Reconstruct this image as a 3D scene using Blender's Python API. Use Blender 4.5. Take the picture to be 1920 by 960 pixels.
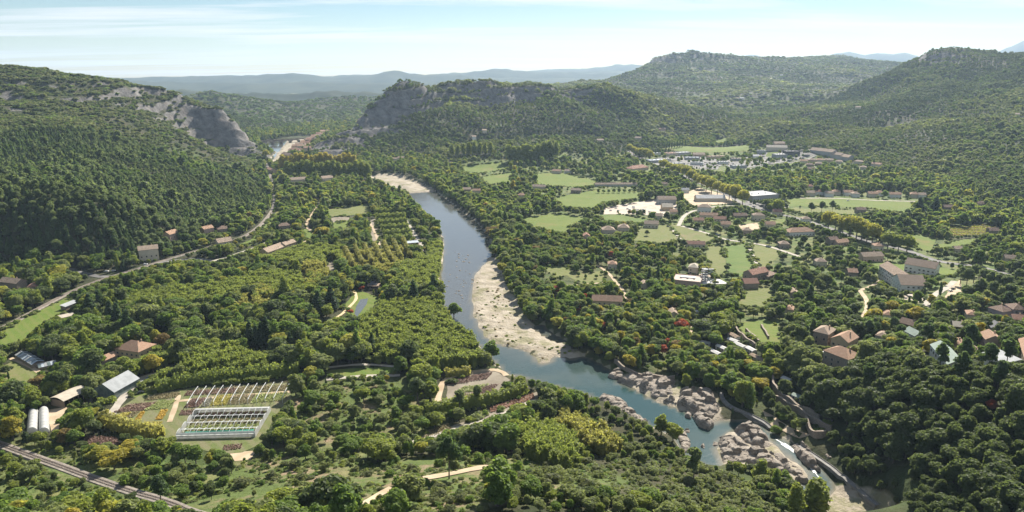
import bpy, bmesh, math, random
import numpy as np
from mathutils import Vector, Matrix
R = math.radians
for o in list(bpy.data.objects): bpy.data.objects.remove(o)
sc = bpy.context.scene
C = sc.collection
# ---- camera ----
cam_d = bpy.data.cameras.new('camera'); cam = bpy.data.objects.new('camera', cam_d); C.objects.link(cam)
cam.location = (0, 0, 190); cam.rotation_euler = (R(90 - 14.781), 0, 0)
cam_d.sensor_width = 36; cam_d.lens = 24.375; cam_d.clip_start = 1; cam_d.clip_end = 90000
sc.camera = cam
# ---- sun and sky ----
SUN_EL, SUN_AZ = R(39), R(22)             # azimuth from +y (down the valley) towards +x
sd = bpy.data.lights.new('sun', 'SUN'); sd.energy = 5.0; sd.angle = R(0.5); sd.color = (1.0, .93, .82)
so = bpy.data.objects.new('sun', sd); C.objects.link(so)
sdir = Vector((math.sin(SUN_AZ) * math.cos(SUN_EL), math.cos(SUN_AZ) * math.cos(SUN_EL), math.sin(SUN_EL)))
so.rotation_euler = (-sdir).to_track_quat('-Z', 'Y').to_euler(); so.location = (0, 0, 900)
w = bpy.data.worlds.new('World'); sc.world = w; w.use_nodes = True
nt = w.node_tree; nt.nodes.clear()
sky = nt.nodes.new('ShaderNodeTexSky'); sky.sky_type = 'NISHITA'; sky.sun_disc = False
sky.sun_elevation = SUN_EL; sky.sun_rotation = SUN_AZ; sky.altitude = 300; sky.air_density = 1.0; sky.dust_density = .15; sky.ozone_density = 1.6
tc = nt.nodes.new('ShaderNodeTexCoord')
sx = nt.nodes.new('ShaderNodeSeparateXYZ'); nt.links.new(tc.outputs['Generated'], sx.inputs[0])
def wm(op, a, b=None, c=None):
    n = nt.nodes.new('ShaderNodeMath'); n.operation = op
    for i, v in enumerate((a, b, c)):
        if v is None: continue
        if isinstance(v, (int, float)): n.inputs[i].default_value = v
        else: nt.links.new(v, n.inputs[i])
    return n.outputs[0]
# thin cirrus on a high layer: direction projected on a plane far above, so the streaks flatten towards the horizon
zz = wm('MAXIMUM', wm('ADD', sx.outputs[2], .05), .02)
cx = wm('DIVIDE', sx.outputs[0], zz); cy = wm('DIVIDE', sx.outputs[1], zz)
cb = nt.nodes.new('ShaderNodeCombineXYZ'); nt.links.new(wm('MULTIPLY', cx, .34), cb.inputs[0]); nt.links.new(wm('MULTIPLY', cy, 1.25), cb.inputs[1])
n1 = nt.nodes.new('ShaderNodeTexNoise'); n1.inputs['Scale'].default_value = .55; n1.inputs['Detail'].default_value = 9; n1.inputs['Roughness'].default_value = .62; n1.inputs['Distortion'].default_value = .5
nt.links.new(cb.outputs[0], n1.inputs['Vector'])
mr = nt.nodes.new('ShaderNodeMapRange'); mr.inputs[1].default_value = .46; mr.inputs[2].default_value = .62; mr.inputs[3].default_value = .02; mr.inputs[4].default_value = .95
nt.links.new(n1.outputs[0], mr.inputs[0])
mx = nt.nodes.new('ShaderNodeMix'); mx.data_type = 'RGBA'
nt.links.new(mr.outputs[0], mx.inputs[0]); hs = nt.nodes.new('ShaderNodeHueSaturation'); hs.inputs['Saturation'].default_value = 1.35; hs.inputs['Value'].default_value = .70; nt.links.new(sky.outputs[0], hs.inputs['Color']); nt.links.new(hs.outputs[0], mx.inputs[6]); mx.inputs[7].default_value = (7.4, 7.6, 7.8, 1)
bg = nt.nodes.new('ShaderNodeBackground'); bg.inputs[1].default_value = .056
nt.links.new(mx.outputs[2], bg.inputs[0])
ow = nt.nodes.new('ShaderNodeOutputWorld'); nt.links.new(bg.outputs[0], ow.inputs[0])
sc.view_settings.view_transform = 'Standard'; sc.view_settings.look = 'None'; sc.view_settings.exposure = 1.22; sc.view_settings.gamma = 1
sc.view_settings.use_curve_mapping = False
sc.render.engine = 'CYCLES'
cy_ = sc.cycles; cy_.max_bounces = 4; cy_.diffuse_bounces = 2; cy_.glossy_bounces = 2; cy_.transmission_bounces = 2; cy_.volume_bounces = 0; cy_.transparent_max_bounces = 8; cy_.caustics_reflective = False; cy_.caustics_refractive = False

# ---- survey: everything below is in metres, x to the right, y down the valley, z up ----
CP = [[-1232.5,1500,216.8],[-1068.0,1500,206.1],[-1016.1,1520,197.6],[-979.9,1550,190.0],[-906.2,1600,178.5],[-846.8,1620,165.4],[-778.9,1650,143.4],[-699.5,1660,116.3],[-648.6,1650,87.5],[-617.0,1640,53.8],[-587.7,1620,24.9],[-574.8,722,54.9],[-518.4,722,54.9],[-459.4,726,51.2],[-430.6,738,41.9],[-425.8,820,10.3],[-523.8,690,24.9],[-469.2,690,24.9],[-421.1,700,19.6],[-722.1,980,71.5],[-660.1,1000,69.0],[-618.3,1060,61.8],[-597.7,1180,47.3],[-548.0,1270,16.8],[-538.2,1370,5.3],[-850.4,1170,110.3],[-781.4,1200,108.3],[-748.1,1300,101.5],[-706.0,1410,83.5],[-663.2,1500,48.5],[-979.1,1360,147.6],[-909.3,1410,146.0],[-849.5,1490,141.4],[-780.0,1570,118.0],[-749.3,1600,95.3],[-693.9,1600,51.1],[-643.9,1590,25.5],[-1476.9,2000,110],[-1695.4,1900,130],[-1276.9,2000,100],[-1039.2,1930,60],[-935.3,1930,40],[-818.5,1900,5],[-675.7,1830,-8],[-1720.0,2600,10],[-1400.0,2600,0],[-1400,600,150],[-1300,1500,210],[-1000,300,60],[-1500,2200,120],[-511.0,664.7,-3],[-460.2,668.6,-3],[-408.9,672.4,-3],[-381.5,692.5,-3],[-366.6,731.5,-3],[-349.3,787.7,-3],[-344.0,865.0,-3],[-355.6,977.3,-3],[-397.4,1141.8,-3],[-464.7,1325.3,-3],[-549.5,1565.7,-3],[-487.5,1655,10.0],[-472.3,1720,23.8],[-437.2,1800,50.0],[-382.6,1880,94.1],[-352.8,1920,130.1],[-327.9,1950,154.8],[-301.4,1970,164.4],[-258.9,1980,154.2],[-232.0,2000,143.7],[-183.8,2050,155.9],[-123.0,2060,160.3],[-72.9,2080,164.5],[-20.4,2100,147.5],[42.7,2120,157.9],[117.3,2150,149.6],[195.5,2180,150.6],[288.1,2230,156.2],[363.3,2280,138.9],[494.4,2350,99.5],[-166.0,2010,118.5],[-72.0,2040,115.9],[42.4,2090,114.1],[192.8,2140,113.9],[-235.1,1955,111.9],[-301.1,1905,102.6],[-336.2,1850,64.0],[-365.8,1780,32.8],[-415.7,1700,14.2],[-457.4,1660,6.9],[-218.1,1800,67.4],[-84.0,1850,64.0],[57.5,1900,60.6],[206.7,1950,57.2],[372.5,2050,50.4],[-199.0,1630,30.1],[-75.5,1650,28.1],[52.4,1720,34.2],[189.8,1780,28.8],[337.8,1850,29.4],[-508.7,1680.5,-3],[-401.7,1636.9,-3],[-318.4,1595.5,-3],[-199.6,1626.4,-3],[-77.3,1680.5,-3],[53.2,1738.2,-3],[194.1,1812.7,-3],[352.2,1922.4,-3],[534.4,2062.2,-3],[-581.5,2100,-10],[-529.2,2150,-10],[-470.0,2350,-10],[-301.5,2450,20],[-120.0,2600,40],[83.1,2700,60],[312.3,2900,85],[-693.8,2050,-8],[-600.0,1950,-8],[-812.3,2200,-8],[-1217.2,3000,74.5],[-1084.0,3000,52.4],[-897.6,2900,24.9],[-964.4,2500,29.1],[-1391.3,3200,94.9],[-864.9,3600,61.9],[-683.5,3500,60.4],[-867.2,3200,43.3],[376.4,3600,135.4],[221.9,3300,135.2],[95.6,3200,134.5],[-23.2,3100,129.5],[-1827.7,3600,-8],[-1486.2,4200,-8],[-2153.8,5000,-8],[-1000.0,5000,-8],[-380.8,4500,10],[-1661.5,6000,-8],[-3507.7,6000,-8],[-276.9,6000,-8],[-769.2,2500,-10],[-747.7,2700,-10],[-2646.2,4000,0],[415.4,6000,0],[-724.8,1720,76.3],[-672.2,1710,47.5],[-639.6,1700,13.8],[-609.5,1680,-15.1],[-454.2,1870,15.0],[-396.9,1950,59.1],[-365.6,1990,95.1],[-341.3,2030,124.8],[-313.6,2050,134.4],[-269.4,2060,124.2],[-241.3,2080,113.7],[-190.9,2130,125.9],[-127.8,2140,130.3],[-75.8,2160,134.5],[-21.2,2180,117.5],[44.4,2200,127.9],[121.7,2230,119.6],[202.7,2260,120.6],[298.4,2310,126.2],[529.2,4100,142.7],[658.1,4150,175.1],[418.1,4000,132.2],[741.9,4250,211.4],[567.9,4400,82.7],[705.7,4450,115.1],[894.1,4650,223.3],[1006.1,4700,255.6],[1192.4,4750,253.9],[1347.4,4800,245.7],[1522.6,4900,222.1],[538.5,3800,148.9],[654.9,4000,181.4],[747.9,4200,229.2],[836.5,4350,283.3],[941.9,4400,315.6],[1117.1,4450,313.9],[1263.2,4500,305.7],[1429.1,4600,285.4],[1635.9,4700,267.4],[1998.3,5000,283.0],[2308.8,5200,290.5],[2503.1,5400,313.5],[2589.9,5300,281.1],[2669.5,5000,247.4],[2671.0,4800,234.8],[920.2,4280,242.2],[1147.2,4300,248.5],[800.0,3700,155.3],[652.4,3000,96.5],[1046.8,3600,156.3],[848.1,2900,99.6],[735.4,2500,56.9],[1351.8,3700,155.3],[1065.6,2900,99.6],[887.0,2400,62.2],[1498.6,3400,133.5],[1196.9,2700,86.0],[635.5,2150,35.6],[536.1,2450,55.9],[724.8,1950,42.7],[871.4,1950,54.3],[764.1,1700,33.5],[650.1,1740,24.5],[1226.9,5500,200],[2700.0,6500,150],[4200.0,6500,150],[730.8,5000,60],[1547.8,3000,129.3],[1492.6,2750,194.0],[1490.9,2650,237.4],[1516.2,2600,264.2],[1590.9,2600,277.1],[1690.2,2600,256.9],[1726.9,2550,237.4],[1844.9,2600,251.3],[1993.4,2600,277.1],[2280.9,2600,277.1],[1451.6,2350,184.9],[1276.4,2050,123.1],[1221.3,2200,118.2],[1177.8,2300,81.1],[980.5,1900,43.6],[1036.9,1850,61.3],[1068.7,1700,71.7],[1311.3,1900,128.0],[1080.1,1550,82.2],[884.2,1200,44.8],[869.0,1350,35.0],[822.3,1450,23.5],[781.3,1050,22.4],[745.3,1080,15.9],[883.6,1000,30.4],[1295.2,1500,85.6],[1979.2,3100,200],[1878.5,3300,130],[2560.0,3200,150],[576.6,1937.0,-3],[665.3,1774.7,-3],[700.4,1518.5,-3],[721.1,1354.1,-3],[733.4,1197.3,-3],[695.7,1062.6,-3],[692.4,939.4,-3],[201.0,452.6,9],[212.9,430.6,14],[258.8,495.8,9],[360.3,605.7,5],[365.6,538.2,12],[402.2,529.1,15],[301.5,390.1,34],[283.2,410.1,26],[260.2,427.6,19],[203.7,370.6,22],[207.4,335.2,32],[213.2,302.2,42],[218.5,275.5,50],[187.2,359.4,14],[184.2,319.0,19],[187.1,287.5,25],[187.6,259.7,36],[196.3,242.8,46],[185.4,284.9,10],[184.0,253.2,20],[184.6,236.8,31],[187.6,223.4,40],[172.7,424.9,5],[167.2,367.4,5],[173.6,342.9,3],[171.0,303.8,1],[234.5,534.7,4],[415.7,758.9,-4],[500.9,751.1,-2],[554.7,743.2,0],[150.8,470.1,2],[186.2,483.8,5],[-24.2,252.5,28],[-51.6,226.0,36],[8.7,249.4,30],[7.2,203.9,48],[44.9,212.5,42],[53.0,254.0,27],[90.3,280.5,10],[92.3,238.4,24],[116.7,259.9,9],[134.2,284.9,3],[77.0,308.6,7],[36.1,300.2,12],[-15.5,300.2,12],[-83.9,268.1,18],[-97.1,240.1,24],[-144.0,269.6,9],[-174.0,260.4,10],[-225.9,267.6,5],[-97.1,313.7,4],[-50.6,328.6,3],[-222.7,299.0,4],[91.9,313.6,1],[109.0,284.6,6],[0,120,62],[130,150,40],[-150,130,45],[-300,200,12],[230,180,30],[400,250,60],[0,0,90],[-398.4,536.9,-6],[-347.8,563.5,-6],[-339.7,450.2,-6],[-296.1,385.7,-6],[-294.6,469.4,-6],[-255.5,400.3,-6],[-292.3,592.6,-6],[-236.4,469.4,-6],[-198.5,385.7,-6],[-195.9,347.3,-6],[-236.9,341.6,-6],[-256.9,699.1,-6],[-201.4,536.9,-6],[-165.6,432.4,-6],[-142.8,365.6,-6],[-267.6,847.8,-6],[-327.2,1170.4,-6],[-468.7,1523.6,-6],[-238.9,984.6,-6],[-273.1,1360.4,-6],[-164.1,659.9,-6],[-130.1,512.5,-6],[-107.8,415.8,-6],[-96.2,365.6,-6],[-128.9,911.3,-6],[-168.0,1360.4,-6],[-76.7,592.6,-6],[-62.0,469.4,-6],[-53.8,400.3,-6],[-63.0,1360.4,-6],[-46.2,984.6,-6],[-6.1,766.7,-6],[-4.8,592.6,-6],[-4.2,512.5,-6],[-19.5,385.7,-6],[42.0,1360.4,-6],[30.8,984.6,-6],[22.3,699.1,-6],[43.1,592.6,-6],[155.1,1437.6,-6],[107.9,984.6,-6],[82.7,742.9,-6],[95.6,624.6,-6],[298.5,1620.3,-6],[200.2,1069.8,-6],[150.6,792.1,-6],[139.0,592.6,-6],[96.7,490.1,-6],[50.4,432.4,-6],[78.1,385.7,-6],[422.8,1620.3,-6],[309.1,1170.4,-6],[235.2,878.4,-6],[217.8,699.1,-6],[142.7,512.5,-6],[515.6,1523.6,-6],[367.0,1069.8,-6],[276.1,792.1,-6],[210.9,592.6,-6],[567.2,1360.4,-6],[416.2,984.6,-6],[319.1,742.9,-6],[609.1,1227.8,-6],[442.8,878.4,-6],[296.8,624.6,-6],[617.3,1069.8,-6],[512.0,878.4,-6],[623.7,946.6,-6],[132.1,415.8,-6],[134.5,359.4,-6],[12.2,359.4,-6],[29.3,385.7,-6]]
RIVER = [[[-173.0,1141.8],[-155.2,1076.7],[-127.7,989.3],[-99.1,914.4],[-79.1,806.5],[-72.2,731.5],[-68.8,649.8],[-61.3,583.5],[-50.7,541.5],[-38.7,514.1],[-28.1,488.0],[-13.2,454.5],[-1.8,425.7],[13.9,415.8],[27.3,407.8],[40.3,400.1],[49.5,392.7],[61.2,381.9],[71.7,368.4],[80.1,355.7],[88.1,346.7],[91.6,336.3],[91.7,322.8],[100.1,312.7],[106.5,314.2],[108.6,325.5],[117.0,350.2],[113.4,361.3],[103.6,371.0],[88.8,383.3],[74.7,405.5],[68.2,419.1],[61.6,436.1],[51.7,452.6],[30.1,454.5],[14.9,450.7],[5.8,467.2],[-7.9,482.6],[-18.2,493.4],[-29.1,523.7],[-34.6,568.9],[-36.1,623.4],[-34.8,668.6],[-25.4,709.3],[-24.0,755.0],[-31.6,834.8],[-53.5,921.4],[-80.3,997.4],[-108.3,1086.2],[-128.0,1152.5]],[[16.0,514.1],[23.2,516.4],[28.6,499.0],[39.5,480.5],[31.7,482.6],[21.3,499.0]],[[-279.2,1339.6],[-204.2,1197.3],[-173.0,1141.8],[-128.0,1152.5],[-163.1,1239.3],[-233.6,1376.6]],[[-557.2,1595.5],[-593.4,1762.4],[-651.2,1852.4],[-719.2,1997.7],[-702.6,2096.0],[-676.6,2223.4],[-665.3,2434.0],[-632.4,2606.2],[-604.6,2529.5],[-624.8,2282.7],[-622.8,2096.0],[-583.2,1852.4],[-547.9,1703.1],[-532.3,1575.5]],[[140.3,298.5],[151.1,305.5],[155.9,298.5],[146.7,283.3],[131.8,260.0],[120.3,260.0]]]
GRAVEL = [[[-25.9,723.2],[-11.3,705.6],[-10.4,646.4],[-4.9,603.7],[5.5,565.9],[11.6,526.0],[15.9,511.4],[21.1,495.3],[33.4,477.0],[49.8,453.1],[41.0,450.2],[30.1,455.9],[19.4,450.2],[17.2,461.8],[0.0,471.8],[-15.8,480.1],[-27.5,518.6],[-33.9,565.9],[-35.4,620.1],[-35.1,665.1]],[[-201.4,1239.1],[-188.7,1271.0],[-149.2,1202.7],[-128.5,1157.4],[-172.9,1141.2]],[[16.7,458.1],[26.5,459.1],[27.8,446.7],[20.2,442.2],[16.3,447.7]],[[-667.2,2085.1],[-634.1,2192.8],[-632.6,2312.0],[-605.0,2035.1],[-556.8,1753.2],[-523.8,1587.2],[-531.9,1538.5],[-578.6,1717.4]],[[153.6,292.5],[162.3,290.3],[169.6,279.8],[170.3,258.7],[134.6,258.7],[147.1,281.8]],[[107.8,324.8],[113.2,341.3],[122.8,344.2],[138.0,348.3],[139.8,331.2],[144.8,309.6],[143.9,297.9],[136.3,301.6],[127.0,304.8],[116.9,310.6],[107.7,311.1]],[[68.2,412.5],[79.2,422.3],[91.9,420.7],[106.3,410.1],[99.9,389.7],[99.4,377.7],[89.1,384.6],[79.2,402.3]],[[97.7,375.6],[104.4,394.8],[117.6,400.8],[125.1,391.8],[121.8,368.9],[114.4,359.3],[106.2,368.9]]]
CHANNEL = [([[118.0,353.9],[133.5,356.9],[141.3,344.9],[147.6,330.8],[150.8,317.7],[151.4,303.1]],7.0)]
ROCKZ = [([[-1110.3,1560],[-939.8,1660],[-801.6,1700],[-698.5,1720],[-617.2,1690],[-568.8,1630],[-579.2,1540],[-633.6,1480],[-733.9,1470],[-791.8,1380],[-769.1,1180],[-854.9,1150],[-1180.1,1560]],24,40),([[-490.4,1600],[-382.8,1560],[-341.2,1720],[-273.1,1800],[-162.1,1960],[-15.3,2040],[191.2,2120],[367.9,2230],[370.7,2330],[67.1,2250],[-178.8,2180],[-325.7,2080],[-403.7,1990],[-482.7,1760]],26,30),([[707.7,4150],[872.7,4200],[1212.6,4300],[1467.9,4500],[1319.1,4700],[883.0,4600]],45,60),([[1401.6,2550],[1478.2,2400],[1609.5,2500],[1765.4,2750],[1542.2,2750]],28,50)]
FIELDS = [('meadow',[[47.1,1355.8],[99.8,1362.3],[151.8,1266.2],[151.5,1207.0],[105.5,1183.1],[42.1,1208.2]]),('meadow',[[-105.4,1442.1],[-22.5,1467.5],[-8.7,1415.4],[-62.7,1355.4],[-96.1,1385.9]]),('meadow',[[-60.5,1304.9],[0.0,1371.5],[-4.8,1251.6],[-42.3,1213.5]]),('meadow',[[66.9,1074.4],[104.8,1123.7],[144.0,1159.8],[217.8,1144.9],[196.5,1074.0],[142.8,1046.7],[116.5,993.9],[78.2,1001.7]]),('meadow',[[13.0,918.4],[59.6,951.4],[101.6,925.5],[74.0,871.1],[66.7,828.7],[27.2,864.1]]),('crop',[[116.8,944.0],[148.3,946.5],[182.8,913.5],[172.8,886.4],[127.3,900.7]]),('pasture',[[157.7,852.2],[201.2,882.7],[200.0,798.1],[172.7,778.9],[141.0,792.3]]),('pasture',[[206.7,882.7],[229.7,858.2],[244.3,803.1],[228.1,778.7],[203.7,789.9]]),('pasture',[[220.3,765.7],[237.3,768.0],[225.8,708.9],[210.8,654.7],[195.8,633.4],[199.2,677.8]]),('crop',[[239.4,762.8],[269.8,778.2],[240.8,658.3],[219.1,634.8],[215.1,662.1]]),('pasture',[[273.6,772.9],[292.5,752.4],[293.2,730.6],[259.8,677.6],[245.8,662.1]]),('meadow',[[426.5,1069.8],[506.0,1083.7],[592.1,1055.4],[610.7,1041.7],[557.8,947.1],[524.2,986.4],[469.0,1000.9],[408.6,1006.3]]),('pasture',[[398.3,989.6],[461.8,984.7],[516.2,970.4],[472.7,943.0],[403.5,954.5]]),('meadow',[[488.5,827.9],[499.2,794.2],[460.2,738.2],[451.0,753.0]]),('meadow',[[483.6,767.7],[527.4,794.0],[555.9,804.0],[526.5,772.9],[480.4,747.3]]),('vineyard',[[555.4,860.5],[613.4,876.5],[615.8,851.7],[568.4,818.4],[529.7,813.1]]),('meadow',[[368.0,1719.4],[445.2,1794.0],[634.3,1889.3],[566.0,1662.9],[440.8,1693.8]]),('meadow',[[589.6,2036.8],[618.0,2029.6],[605.8,1962.0],[577.5,1966.6]]),('meadow',[[364.3,697.6],[424.6,682.1],[434.2,646.0],[410.7,616.9],[363.0,652.4]]),('pasture',[[31.4,676.7],[54.4,681.6],[62.8,653.2],[41.0,638.1]]),('pasture',[[52.9,647.4],[90.1,662.6],[88.6,623.0],[63.6,617.6]]),('meadow',[[598.4,1629.1],[620.6,1621.8],[602.8,1588.5],[580.8,1594.9]]),('meadow',[[175.4,511.4],[200.7,512.9],[200.2,483.5],[189.1,450.4],[175.8,456.3],[170.8,492.1]]),('meadow',[[-122.7,424.1],[-99.5,427.7],[-76.7,429.6],[-76.3,416.1],[-109.4,409.3],[-120.8,416.6]]),('pasture',[[-267.1,981.8],[-214.8,1019.7],[-197.3,954.7],[-246.9,926.0]]),('soil',[[-248.3,926.0],[-223.8,936.3],[-212.9,910.5],[-229.2,883.8],[-237.9,890.7]]),('meadow',[[-237.9,890.7],[-214.4,910.6],[-209.4,858.1],[-226.7,851.7]]),('meadow',[[-265.0,851.8],[-249.9,858.0],[-235.0,799.3],[-243.2,788.4]]),('soil',[[-193.9,698.8],[-182.7,698.8],[-170.6,653.5],[-181.1,653.5]]),('soil',[[-190.8,900.0],[-184.2,917.3],[-153.3,781.2],[-160.3,778.7]]),('soil',[[-125.3,836.4],[-120.4,839.1],[-109.9,799.2],[-115.5,793.6]]),('yard',[[-122.3,780.3],[-104.7,788.1],[-93.8,738.2],[-112.1,743.1]]),('meadow',[[-388.8,494.4],[-390.3,533.0],[-389.1,580.2],[-370.1,556.8],[-369.0,520.2],[-359.4,475.1],[-367.7,464.9]]),('pasture',[[-341.2,427.7],[-339.8,441.1],[-306.2,417.7],[-299.3,397.0],[-328.1,409.4]]),('meadow',[[-314.5,763.0],[-307.4,793.3],[-326.2,924.5],[-337.8,986.6],[-323.1,946.3],[-308.6,851.8],[-298.2,768.1]]),('nursery',[[-231.2,361.7],[-226.7,386.5],[-215.7,389.3],[-198.0,397.3],[-141.3,404.4],[-133.2,382.3],[-135.3,355.9],[-132.2,329.6],[-139.1,320.3],[-149.2,318.2],[-177.5,328.6]]),('meadow',[[-234.5,386.5],[-222.8,396.9],[-216.8,391.6],[-224.4,382.1]]),('dirt',[[-271.6,367.3],[-260.9,372.5],[-249.6,348.4],[-251.0,341.4]]),('dirt',[[-145.6,319.3],[-132.7,321.8],[-131.5,311.2],[-139.1,309.9]]),('soil',[[-41.0,401.7],[-27.9,419.2],[-10.6,423.4],[-1.7,409.2],[-6.5,386.3],[-28.3,372.6],[-39.0,379.7]]),('soil',[[-52.1,331.4],[-32.6,349.0],[-9.3,367.0],[14.8,391.4],[16.0,379.2],[-10.5,354.2],[-31.8,339.0],[-46.8,321.6]]),('grass',[[-70.1,220.8],[-71.9,257.9],[-56.9,274.0],[-45.1,291.0],[0.0,288.8],[32.2,266.0],[48.4,252.9],[26.7,217.8],[-10.5,197.7]]),('grass',[[-266.2,315.1],[-221.1,296.3],[-163.4,266.1],[-125.4,245.3],[-135.0,299.8],[-108.9,316.6],[-83.4,302.5],[-77.1,260.5],[-79.0,224.2]]),('grass',[[-130.9,374.1],[-134.8,402.9],[-108.8,407.0],[-68.1,407.3],[-45.8,374.2],[-55.6,324.5],[-85.8,311.9],[-114.6,317.3]]),('meadow',[[-141.9,546.1],[-140.4,596.6],[-128.3,589.0],[-115.1,574.1],[-117.0,532.5],[-123.8,520.0]]),('yard',[[123.3,985.8],[182.0,1037.6],[229.8,1073.3],[251.7,1024.1],[245.9,967.2],[217.4,924.3],[177.9,946.5],[126.2,947.7]]),('asphalt',[[297.8,1551.5],[385.9,1680.1],[462.3,1629.9],[481.8,1569.3],[418.2,1410.2],[362.7,1427.7],[320.0,1459.7]]),('asphalt',[[481.8,1569.3],[587.5,1633.5],[696.0,1625.7],[692.3,1585.5],[617.5,1546.7],[516.4,1459.3],[439.8,1409.8]]),('asphalt',[[368.0,1074.2],[426.6,1074.5],[403.7,993.8],[361.7,963.0],[340.9,1003.4]]),('dirt',[[270.2,1103.1],[319.8,1178.4],[348.7,1093.5],[333.2,1029.2],[268.5,1011.7]]),('yard',[[149.0,640.7],[194.1,655.1],[193.8,626.5],[176.6,609.4],[145.4,612.6]]),('pasture',[[209.8,598.2],[234.2,605.8],[232.3,574.6],[203.4,544.5],[193.0,560.4]]),('yard',[[334.7,568.0],[350.8,564.5],[336.3,535.9],[322.2,537.5]]),('dirt',[[379.8,575.2],[407.3,603.9],[380.7,558.6],[352.6,538.0]]),('dirt',[[146.0,367.4],[149.7,360.7],[154.0,348.2],[161.4,337.6],[155.3,336.3],[149.9,344.6],[144.4,354.0]]),('meadow',[[163.1,345.4],[168.5,344.7],[168.1,335.1],[162.6,337.1]]),('meadow',[[343.4,911.6],[367.6,918.8],[358.1,884.6],[328.8,870.8]]),('dirt',[[293.2,877.3],[321.9,890.8],[311.9,851.8],[284.8,840.2]])]
FACES = [[[-479.8,1626.9],[-576.6,2372.7],[-380.5,1867.7],[-341.6,1912.0],[-304.5,1907.8],[-295.3,1877.9],[-336.5,1806.3],[-369.7,1727.6],[-407.2,1660.4]],[[-770.3,1637.7],[-695.5,1647.9],[-624.1,1642.3],[-563.8,1599.0],[-629.6,1582.8],[-695.0,1601.8],[-746.5,1606.9]]]
ROADS = [('asphalt',9,[[281.5,1672.6],[303.7,1570.1],[316.4,1442.5],[332.4,1264.3],[346.1,1113.2],[348.9,1015.8],[366.4,955.3],[384.8,926.0],[396.3,884.7],[405.6,836.6],[414.7,788.3],[436.6,743.1],[442.2,693.4],[461.2,663.7],[461.7,633.9],[462.2,600.1]],'avenue'),('pale',5,[[217.6,870.1],[236.9,834.5],[252.2,797.6],[272.0,780.9],[290.2,762.7],[307.3,714.9]],'lane'),('pale',3.5,[[271.1,778.2],[258.6,719.2],[246.3,662.1]],'lane'),('pale',3.5,[[202.6,882.7],[200.6,837.2],[199.4,798.1]],'lane'),('dirt',4,[[312.3,594.2],[301.3,561.0],[284.2,525.6],[266.5,497.6]],'lane'),('pale',5,[[339.6,1011.7],[298.0,1004.1],[247.0,955.9],[213.5,870.0]],'lane'),('pale',5,[[-311.8,698.4],[-299.6,724.4],[-288.5,757.9],[-284.3,780.7]],'lane'),('asphalt',7,[[-441.8,665.5],[-396.3,641.8],[-378.9,652.5],[-367.9,688.1],[-337.9,707.1],[-311.8,698.4]],'valley road'),('pale',5,[[-222.9,429.5],[-230.4,419.3],[-237.6,412.7],[-236.6,391.7],[-231.8,368.2],[-229.4,357.3]],'nursery road'),('dirt',3,[[-202.9,386.3],[-197.6,370.3],[-192.5,353.0]],'nursery track'),('dirt',3,[[-228.7,368.2],[-200.8,378.5],[-136.3,391.6]],'nursery track'),('pale',3,[[-52.4,322.1],[-32.2,343.4],[-12.1,357.3],[14.4,380.6]],'path'),('dirt',4,[[-44.4,376.3],[-43.5,406.4],[-31.4,418.4],[-10.6,424.2],[-3.5,414.9]],'path'),('dirt',3,[[-35.5,247.2],[-24.3,254.9],[-13.7,263.2],[-2.3,267.0]],'path'),('dirt',3,[[-55.9,217.5],[-51.8,227.1],[-46.3,235.8]],'path'),('dirt',3,[[87.1,681.9],[94.4,655.2],[97.1,629.9],[100.0,602.7],[99.9,571.4]],'path'),('dirt',2.5,[[49.3,612.3],[69.5,617.7],[90.1,622.9]],'path'),('sand',2.6,[[-149.7,505.9],[-143.6,517.7],[-138.7,532.8],[-136.3,552.8],[-135.5,573.9],[-142.4,596.5]],'path'),('pale',4,[[-118.9,409.3],[-96.7,414.3],[-72.8,416.1]],'path'),('pale',3,[[-123.6,427.6],[-100.6,433.0],[-78.5,429.6]],'path'),('dirt',4,[[-240.9,780.4],[-239.9,821.5],[-267.7,884.8],[-291.1,1037.0],[-312.1,1083.9]],'track'),('dirt',3,[[-192.9,910.3],[-174.5,852.0],[-150.9,768.2]],'track'),('pale',4,[[-142.8,909.7],[-122.0,836.3],[-101.5,762.2]],'track'),('dirt',3,[[-345.4,443.8],[-320.0,427.9],[-294.2,407.1]],'track'),('asphalt',6,[[329.3,1589.7],[374.7,1476.7],[414.3,1378.3],[510.6,1442.4],[608.5,1523.2],[689.7,1579.1]],'street'),('pale',5,[[451.7,1074.5],[501.8,1074.2],[559.4,1055.8],[619.7,1046.2]],'street'),('pale',5,[[327.6,521.0],[351.6,550.9],[377.9,575.7],[398.8,598.1]],'lane'),('dirt',2.5,[[133.5,485.6],[142.8,514.4],[157.1,520.9],[173.0,553.8]],'camp lane'),('dirt',3,[[-415.4,1219.2],[-369.3,1191.0],[-340.1,1220.2],[-325.9,1319.1]],'road'),('dirt',4,[[355.7,633.6],[332.8,608.3],[312.3,594.2]],'road')]
RAIL = [[[-394.5,485.6],[-392.8,500.0],[-392.9,524.1],[-394.7,559.9],[-394.9,597.3],[-388.0,636.3],[-373.2,671.8],[-366.5,696.4],[-353.7,729.5],[-336.6,772.8],[-321.8,815.1],[-328.5,899.8],[-353.6,1015.7],[-402.7,1161.3],[-475.1,1353.7],[-533.7,1509.9]],[[-278.8,332.4],[-262.2,324.8],[-228.6,307.6],[-200.3,291.7],[-170.9,275.2],[-149.3,261.4],[-119.3,236.8]]]
WALK = [[128.4,390.3],[126.7,380.1],[128.8,370.2],[135.8,364.5],[142.4,356.8],[144.6,350.1]]
WALK2 = [[153.1,331.7],[157.0,319.4],[159.2,306.5],[160.8,293.2],[163.7,285.6],[166.3,276.1]]
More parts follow.
